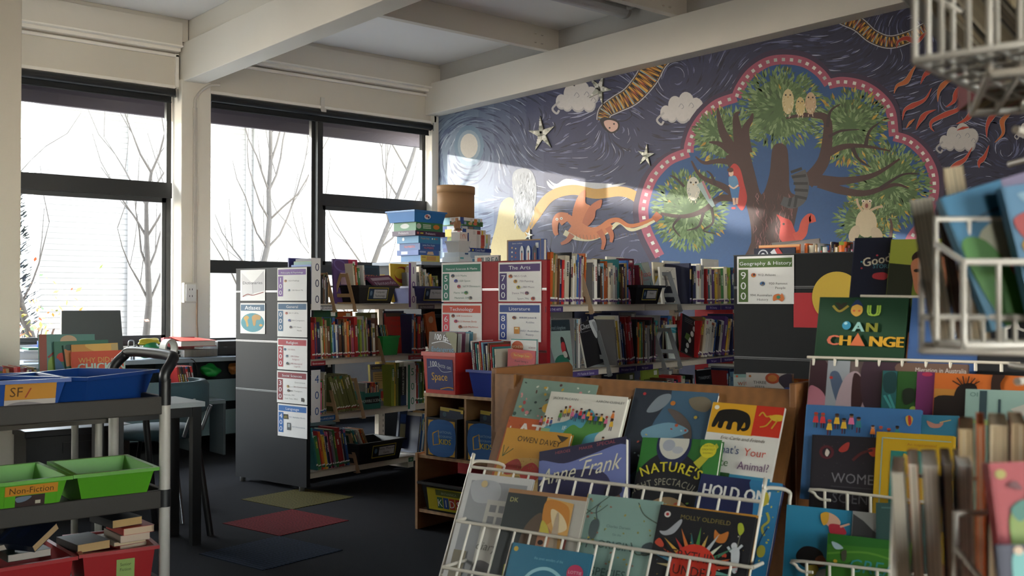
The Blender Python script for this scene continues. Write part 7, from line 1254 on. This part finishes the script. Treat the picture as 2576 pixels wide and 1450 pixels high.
def kids(x, lab):
    r = thing('magazine_box', lab, 'magazine box', FP_.p(x, .0, .394), FP_.a); m = MB('gloss', '#131318'); w_, d, h = .215, .24, .20
    m.box(0, 0, 0, w_, .004, h); m.box(0, 0, 0, .004, d, h); m.box(w_ - .004, 0, 0, w_, d, h); m.box(0, d - .004, 0, w_, d, h); m.box(0, 0, 0, w_, d, .004); m.obj('box_body', r)
    m = MB('gloss'); a = ART(m, w_, h); a.r(.07, .06, .86, .84, '#d8a02a'); a.sp([(.13, .12), (.87, .12), (.87, .84), (.13, .84)], '#1c5fa8'); a.r(.15, .14, .7, .68, '#1d64b0')
    a.l([(.22, .38), (.4, .3), (.44, .62), (.24, .66), (.22, .38)], .035, '#e0a82c', smooth=False); a.t(.62, .36, .085, 'NATIONAL', '#8fb8dc'); a.t(.62, .46, .075, 'GEOGRAPHIC', '#8fb8dc'); a.t(.62, .62, .18, 'KIDS', '#e8cc3a', fat=.04); m.obj('front_print', r)
    for i, (c, h2) in enumerate((('#23304a', .215), ('#c9a82a', .205), ('#2a4a6a', .21))): face_book(Matrix.Translation(FP_.p(x + .03 + .02 * i, .06 + .05 * i, .40)) @ Matrix.Rotation(FP_.a, 4, 'Z') @ Matrix.Rotation(.06, 4, 'Y'), .16, h2 + .03, .006, c, [('r', 0, 0, 1, .12, '#d8b83a'), ('c', .2, .22, .08, '#3a5a6a'), ('r', .4, .06, .5, .1, c)], ['dark', 'yellow', 'blue'][i] + ' magazine standing in the ' + lab.split(' magazine')[0], name='magazine', group='magazines in the two black boxes', cat='magazine')
kids(.08, 'left black magazine box with a yellow-framed blue square front'); kids(.355, 'right black magazine box with a yellow-framed blue square front')
tray('black tray with a yellow and red KIDS front in the bottom of the pine cubby', Matrix.Translation(FP_.p(.06, -.02, .109)) @ Matrix.Rotation(FP_.a, 4, 'Z'), .36, .3, .15, '#141416', card=dict(r=(.04, .01, .3, .115), bg='#c8b81c', cmds=[('r', .2, .02, .7, .1, '#5a6a2c'), ('t', .5, .1, .06, 'BRITANNICA', '#a8b08a')] + [('r', .22 + .14 * i, .15, .12, .19, c) for i, c in enumerate(['#2a6a4a', '#2a4f9a', '#c83a2a', '#b82a2a'])] + [('t', .28 + .14 * i, .31, .18, s_, '#e8e6e0') for i, s_ in enumerate('KIDS')], label='yellow card with coloured KIDS blocks'))
# red box and blue tub on the cubby
rb = FP_.p(.035, .02, .717); M = Matrix.Translation(rb) @ Matrix.Rotation(FP_.a - .05, 4, 'Z')
tray('red plastic box with a blue and gold Space card on the pine cubby', M, .24, .2, .215, '#c8201c', taper=.012, rim=.006, name='plastic_box', card=dict(r=(.03, .02, .19, .16), bg='#232a78', cmds=[('r', 0, 0, 1, .84, '#232a70'), ('t', .4, .2, .2, '100', '#c8ccd8', {'align': 'r', 'fat': .03}), ('t', .68, .24, .16, 'facts on', '#b8bccc', {'rot': .15}), ('l', [(.05, .24), (.4, .2), (.6, .34), (.95, .32)], .012, '#c8ccd8'), ('t', .48, .58, .3, 'Space', '#d8a03a', {'fat': .02, 'sx': .9}), ('l', [(.5, .82), (.8, .76), (1, .78)], .03, '#c8882a')], label='card reading 100 facts on Space'), lip=.02, cat='box')
M2 = Matrix.Translation(rb) @ Matrix.Rotation(FP_.a - .05, 4, 'Z')
for i in range(6):
    c = ['#3c2c24', '#d8dcd8', '#7a3a5a', '#cfd4d0', '#4a8aa0', '#d8c8b8'][i]
    face_book(M2 @ Matrix.Translation((.012, .022 + .028 * i, .02)) @ Matrix.Rotation(math.radians(-3), 4, 'X'), .205, .30 - .008 * (i % 2), .007, c, ([('t', .5, .22, .22, '100 facts', '#dfe4ea', {'fat': .03, 'rot': .08, 'sx': .85}), ('l', [(.1, .3), (.5, .24), (.9, .34)], .02, '#d8dce4'), ('t', .5, .5, .17, 'Endangered', '#5a9ac8'), ('t', .45, .68, .17, 'Animals', '#5a9ac8'), ('sp', [(.6, .02), (1, .05), (1, .5), (.8, .3)], '#6a6a3a')] if i == 0 else []), ['brown 100 facts book at the front of the red box', 'white thin book second in the red box', 'purple thin book third in the red box', 'white thin book fourth in the red box', 'blue thin book fifth in the red box', 'cream thin book at the back of the red box'][i], name='fact_book', page='#f2f0ec')
MB_ = Matrix.Translation(FP_.p(.37, .0, .717)) @ Matrix.Rotation(FP_.a + .0, 4, 'Z')
tray('royal blue tub of thin books on the pine cubby', MB_, .28, .22, .135, '#0f2f9c', taper=.02, rim=.01, name='plastic_tub', cat='tub')
for i, cn in enumerate(['white', 'maroon', 'teal', 'cream', 'red', 'sky blue', 'navy', 'white', 'brown', 'red', 'teal', 'cream']): spine_book(MB_ @ Matrix.Translation((.02 + i * .0125, .03, .01)) @ Matrix.Rotation(-.12 + i * .006, 4, 'Y'), .008, .27 - .006 * (i % 4) - .004 * max(0, i - 6), .17, CN[cn], random.Random(i + 400), None, cn + ' thin book, ' + ordn(i) + ' from the left in the royal blue tub', 'thin books in the royal blue tub')
face_book(MB_ @ Matrix.Translation((.14, .17, .01)), .17, .28, .006, '#e6e6e4', [('l', [(.0, .02), (1, .02)], .03, '#2a8a84', {'smooth': False}), ('l', [(.98, 0), (.98, .8)], .03, '#2a8a84', {'smooth': False}), ('e', .25, .24, .22, .18, '#d2562a', 0), ('t', .25, .28, .12, 'WONDER', '#e8c8a0', {'fat': .04, 'sx': .8}), ('t', .8, .28, .11, 'science', '#7a2a3a', {'sx': .8})], 'white book with teal border and orange circle standing in the blue tub')
face_book(MB_ @ Matrix.Translation((.2, .06, .01)) @ Matrix.Rotation(.04, 4, 'Y'), .17, .235, .006, '#c83a44', [('sp', [(.1, .16), (.2, .08), (.5, .1), (.8, .06), (.92, .18), (.8, .26), (.5, .24), (.2, .28)], '#d8502a'), ('t', .5, .2, .1, 'The Danger Zone', '#d8b83a', {'sx': .8}), ('t', .5, .36, .09, 'Avoid being a', '#3a1a2a', {'shear': .2}), ('t', .65, .5, .13, 'hedgehog', '#3a1a2a')], 'pinkish red book with an orange burst heading standing in the blue tub')
# ================================================================ wire carousel, near right
SC0 = at(2560, 757, 1.06); CX, CY = LD(.62, 1.12).x, LD(.62, 1.12).y
t = thing('wire_carousel', 'white wire book carousel, close and blurred at the right edge', 'book carousel', (CX, CY, 0))
bpy.context.view_layer.update(); inv = t.matrix_world.inverted()
def wp(px, py, dep): return at(px, py, dep)
WW = '#cfc8bc'
def car(name, segs, r=.0022, par=None):
    m = MB('wire', WW)
    for s in segs: m.tube([inv @ V(p) for p in s], r, n=8)
    return m.obj(name, par or t)
m = MB('metal', '#8f9094'); m.tube([(0, 0, .03), (0, 0, 1.9)], .014, n=14); m.obj('pole', t)
m = MB('metal', '#6f7074'); m.lathe([(0, .04), (.2, .03), (.22, 0)], n=24); m.obj('base', t)
cpt = V((CX, CY, 0))
# each pocket: position given by two view columns on the near side, local frame x along the pocket, y away from the viewer
def pocket(cx_px, dep, zb, W, D, H, ang, label, nv=6, fh=.07):
    c = EYE + ray(cx_px, 757) * dep; F = Frame(V((c.x, c.y, zb)), ang); P = lambda x, y, z: inv @ F.p(x, y, z)
    m = MB('wire', WW); T = lambda pts, r=.0022: m.tube([P(*p) for p in pts], r, n=8)
    T([(0, 0, 0), (W, 0, 0), (W, D, 0), (0, D, 0), (0, 0, 0)], .0034)
    T([(0, D, 0), (0, D, H), (W, D, H), (W, D, 0)], .003); T([(0, 0, fh), (W, 0, fh)], .003); T([(0, 0, 0), (0, 0, fh), (0, D, H * .8)], .0026); T([(W, 0, 0), (W, 0, fh), (W, D, H * .8)], .0026)
    for i in range(1, nv): T([(W * i / nv, 0, fh), (W * i / nv, 0, 0), (W * i / nv, D, 0), (W * i / nv, D, H)])
    o = m.obj('pocket', t); o['label'] = label; F.W = W; F.D = D; return F
def pbk(F, x, y, w_, h, th, col, cmds, label, roll=0, tilt=8, yaw=0, z=.004, **k): return face_book(Matrix.Translation(F.p(x, y, z)) @ Matrix.Rotation(F.a + yaw, 4, 'Z') @ Matrix.Rotation(math.radians(-tilt), 4, 'X') @ Matrix.Rotation(math.radians(roll), 4, 'Y'), w_, h, th, col, cmds, label, name='paperback', page='#b8a284', **k)
A_R = TH - PI / 2            # facing the viewer squarely
# middle pocket, face-out books with a seaside cover
F = pocket(2424, .86, 1.2 - .113 * .86 * (1000 / 2590), .15, .05, .11, A_R + .05, 'middle front pocket', nv=5)
CB = lambda dep, *a, **k: lean_book((EYE + FW * dep, (-FW * .98 + UP * .17).normalized()), *a, name='paperback', page='#b8a284', **k)
CB(.90, (2368, 498), (2662, 408), .125, .012, '#3c7a9c', [('p', [(0, 0), (.5, 0), (.45, .45), (0, .5)], '#2a6f96'), ('p', [(.5, 0), (1, 0), (1, .45), (.48, .3)], '#7a7090'), ('sp', [(.2, .4), (.6, .35), (.7, .8), (.4, .9), (.15, .7)], '#a8a890'), ('sp', [(0, .5), (.2, .5), (.35, 1.0), (.3, 1.3), (.1, 1.3)], '#3f7f2a'), ('sp', [(.35, .95), (.6, .8), (.8, 1.0), (.9, 1.3), (.4, 1.3)], '#a8903a'), ('sp', [(.3, .75), (.5, .7), (.55, 1.0), (.4, 1.1)], '#98402a'), ('l', [(.15, .3), (.3, .26), (.5, .24)], .03, '#1f4f6a')], 'blurred paperback with a blue sky and green meadow cover in the carousel')
CB(.875, (2524, 470), (2800, 430), .12, .012, '#4f7fa4', [('sp', [(.1, .1), (.6, .2), (.9, .5), (.5, .5)], '#7fa4bc'), ('sp', [(.02, .35), (.3, .3), (.3, .6), (.1, .6)], '#a83a3a'), ('sp', [(.05, .6), (.4, .5), (.5, .9), (.15, .85)], '#c8942a'), ('sp', [(.1, .9), (.5, 1.0), (.6, 1.3), (.1, 1.3)], '#c8ccd0'), ('e', .2, .5, .06, .08, '#1f1f28', 0)], 'blurred light blue paperback with yellow and red figures in the carousel')
# middle left pocket: thick paperbacks seen edge on
def edge_books(px0, dep, zb, specs, ang, where, tiltx=0, d=.11):
    p = EYE + ray(px0, 757) * dep; F = Frame(V((p.x, p.y, zb)), ang); x = 0
    for i, (th, h, c, pg, tl, lb) in enumerate(specs):
        M = F.m @ Matrix.Translation((x, 0, 0)) @ Matrix.Rotation(tl, 4, 'Y'); r = thing('paperback', lb, 'book', mw=M, group='well-worn paperbacks ' + where)
        m = MB('matte', c); m.box(0, 0, 0, .0008, d, h); m.box(th - .0008, 0, 0, th, d, h); m.box(0, d - .001, 0, th, d, h); m.obj('cover', r)
        m = MB('page', pg); m.box(.0008, .001, .0005, th - .0008, d - .001, h - .001)
        q = random.Random(i + int(px0)); n = max(2, int(th / .0035))
        for k in range(n): xx = .001 + (th - .002) * k / n; m.box(xx, .0004, 0.001, xx + q.uniform(.0003, .0009), .001, h - .002, q.choice(['#8a7456', '#d8cab0', '#a89272', '#6f5c44']), 'page')
        m.obj('page_block', r); x += (th + .002) / math.cos(tl)
ZM = 1.2 - (868 - 757) / FPX * .95
edge_books(2345, .99, ZM, [(.020, .14, '#d8d0c0', '#fff2da', -.14, 'thick cream paperback edge, left in the middle carousel tier'), (.010, .13, '#3a1c22', '#5a3a34', -.14, 'dark maroon paperback edge in the middle carousel tier'), (.017, .17, '#c8b08c', '#f0dcb8', -.14, 'tall tan paperback edge behind the blue meadow cover')], A_R - .40, 'in the middle carousel tier')
F = pocket(2318, .92, ZM - .004,   .10, .12, .10, A_R - .38, 'middle left pocket', nv=4, fh=.03)
# lower tier: many paperbacks edge on, tops at the lower right of the view
edge_books(2262, .90, .90, [(.011, .150, '#d8d0c0', '#fff4e0', -.05, 'white paperback edge, leftmost in the lower carousel tier'), (.009, .158, '#c8642a', '#fbeed8', -.045, 'paperback edge with an orange cover line in the lower carousel tier'), (.013, .158, '#d8d2c4', '#fff2e0', -.04, 'pale paperback edge, third from the left in the lower tier'), (.008, .16, '#3a3a58', '#c8b8a0', -.03, 'thin navy-covered paperback edge in the lower tier'), (.012, .16, '#e0dcd4', '#fff6e8', -.02, 'bright white paperback edge at the middle of the lower tier')], A_R - .37, 'in the lower carousel tier', d=.1)
edge_books(2408, .93, .90, [(.013, .185, '#8a6c48', '#dcc090', .0, 'tall tan paperback edge in the lower tier'), (.007, .19, '#c8501c', '#c8641f', .0, 'orange-covered paperback edge in the lower tier'), (.015, .19, '#b09a78', '#e4cca4', .01, 'wide tan paperback edge right of the orange one'), (.012, .192, '#8a5a3c', '#c4a880', .01, 'brown-covered paperback edge in the lower tier'), (.012, .19, '#c8b89c', '#e4cca4', .02, 'cream paperback edge beside the red cover')], A_R - .42, 'in the lower carousel tier', d=.1)
F = pocket(2240, .84, .885, .118, .15, .15, A_R - .37, 'lower left pocket', nv=3, fh=.07)
F = pocket(2478, .80, .885, .14, .05, .14, A_R + .05, 'lower front pocket', nv=2, fh=.095)
CB(.84, (2492, 1165), (2830, 1150), .175, .012, '#a81c28', [('c', .06, .1, .04, '#a8983a'), ('t', .5, .12, .09, 'PADDOCK', '#c83a5a'), ('sp', [(.08, .5), (.2, .35), (.26, .5), (.2, .8), (.3, 1.0), (.12, 1.0)], '#7f983a'), ('sp', [(.1, .4), (.2, .32), (.26, .4), (.16, .5)], '#2f7a6a'), ('sp', [(.22, .3), (.36, .22), (.4, .4), (.3, .5)], '#2a2a6a'), ('sp', [(.1, .2), (.16, .16), (.2, .24)], '#6a1420')], 'red paperback cover with a green creature at the lower right edge')
CB(.80, (2512, 1372), (2830, 1368), .09, .006, '#2c2f4a', [('sp', [(.1, .1), (.2, .06), (.24, .2), (.2, .4), (.1, .4)], '#6fb8b4'), ('e', .15, .05, .04, .04, '#d8b89a', 0), ('sp', [(.1, .4), (.22, .4), (.2, .7), (.1, .7)], '#b84a3a')], 'navy paperback cover with a figure in turquoise, lowest at the right edge')
CB(.95, (2528, 1092), (2860, 1060), .2, .01, '#221c38', [('e', .4, .2, .3, .14, '#4a4f2a', 0), ('e', .4, .2, .22, .09, '#262018', 0)], 'dark purple book top behind the red paperback')
# upper pockets, seen from below
ZU = 1.387
F = pocket(2305, .80, ZU, .12, .20, .16, A_R - .73, 'upper left pocket', nv=6, fh=.14)
car('side_wires', [[F.p(0, .2 * k / 7, 0), F.p(0, .2 * k / 7, .16)] for k in range(1, 7)] + [[F.p(.12, .2 * k / 7, 0), F.p(.12, .2 * k / 7, .16)] for k in range(1, 7)] + [[F.p(0, .2 * k / 7, 0), F.p(.12, .2 * k / 7, 0)] for k in range(1, 7)] + [[F.p(0, 0, .06), F.p(0, .2, .06)]])
edge_books(2462, .87, ZU + .012, [(.018, .17, '#4a4436', '#5a5140', -.62, 'dark brown worn paperback leaning in the top carousel pocket'), (.016, .17, '#7a7260', '#7a6e58', -.62, 'khaki worn paperback leaning in the top carousel pocket'), (.012, .16, '#2a2418', '#3a3428', -.62, 'black-brown paperback leaning in the top carousel pocket')], A_R - .42, 'leaning in the top carousel pocket', d=.1)
F2_ = pocket(2492, .80, ZU - .01, .13, .18, .18, A_R - .35, 'upper right pocket', nv=6, fh=.15)
edge_books(2500, .90, ZU, [(.008, .17, '#98182a', '#8a7458', 0, 'crimson paperback edge upright in the top right pocket'), (.012, .17, '#7a6a52', '#8a7a5a', 0, 'tan paperback edge upright in the top right pocket'), (.006, .165, '#2a1c30', '#7a6a4c', 0, 'plum paperback edge upright in the top right pocket'), (.012, .17, '#a82a34', '#7f6d50', 0, 'scarlet paperback edge upright in the top right pocket'), (.01, .16, '#3a4430', '#70603f', 0, 'dark green paperback edge upright in the top right pocket')], A_R - .15, 'in the top right carousel pocket')
for z in (.83, 1.12, 1.37, 1.6): car('arm', [[V((CX, CY, z)), V((CX, CY, z)) - RT * .12 - FW * .1], [V((CX, CY, z)), V((CX, CY, z)) + RT * .14 - FW * .05], [V((CX, CY, z)), V((CX, CY, z)) + FW * .16]], .004)
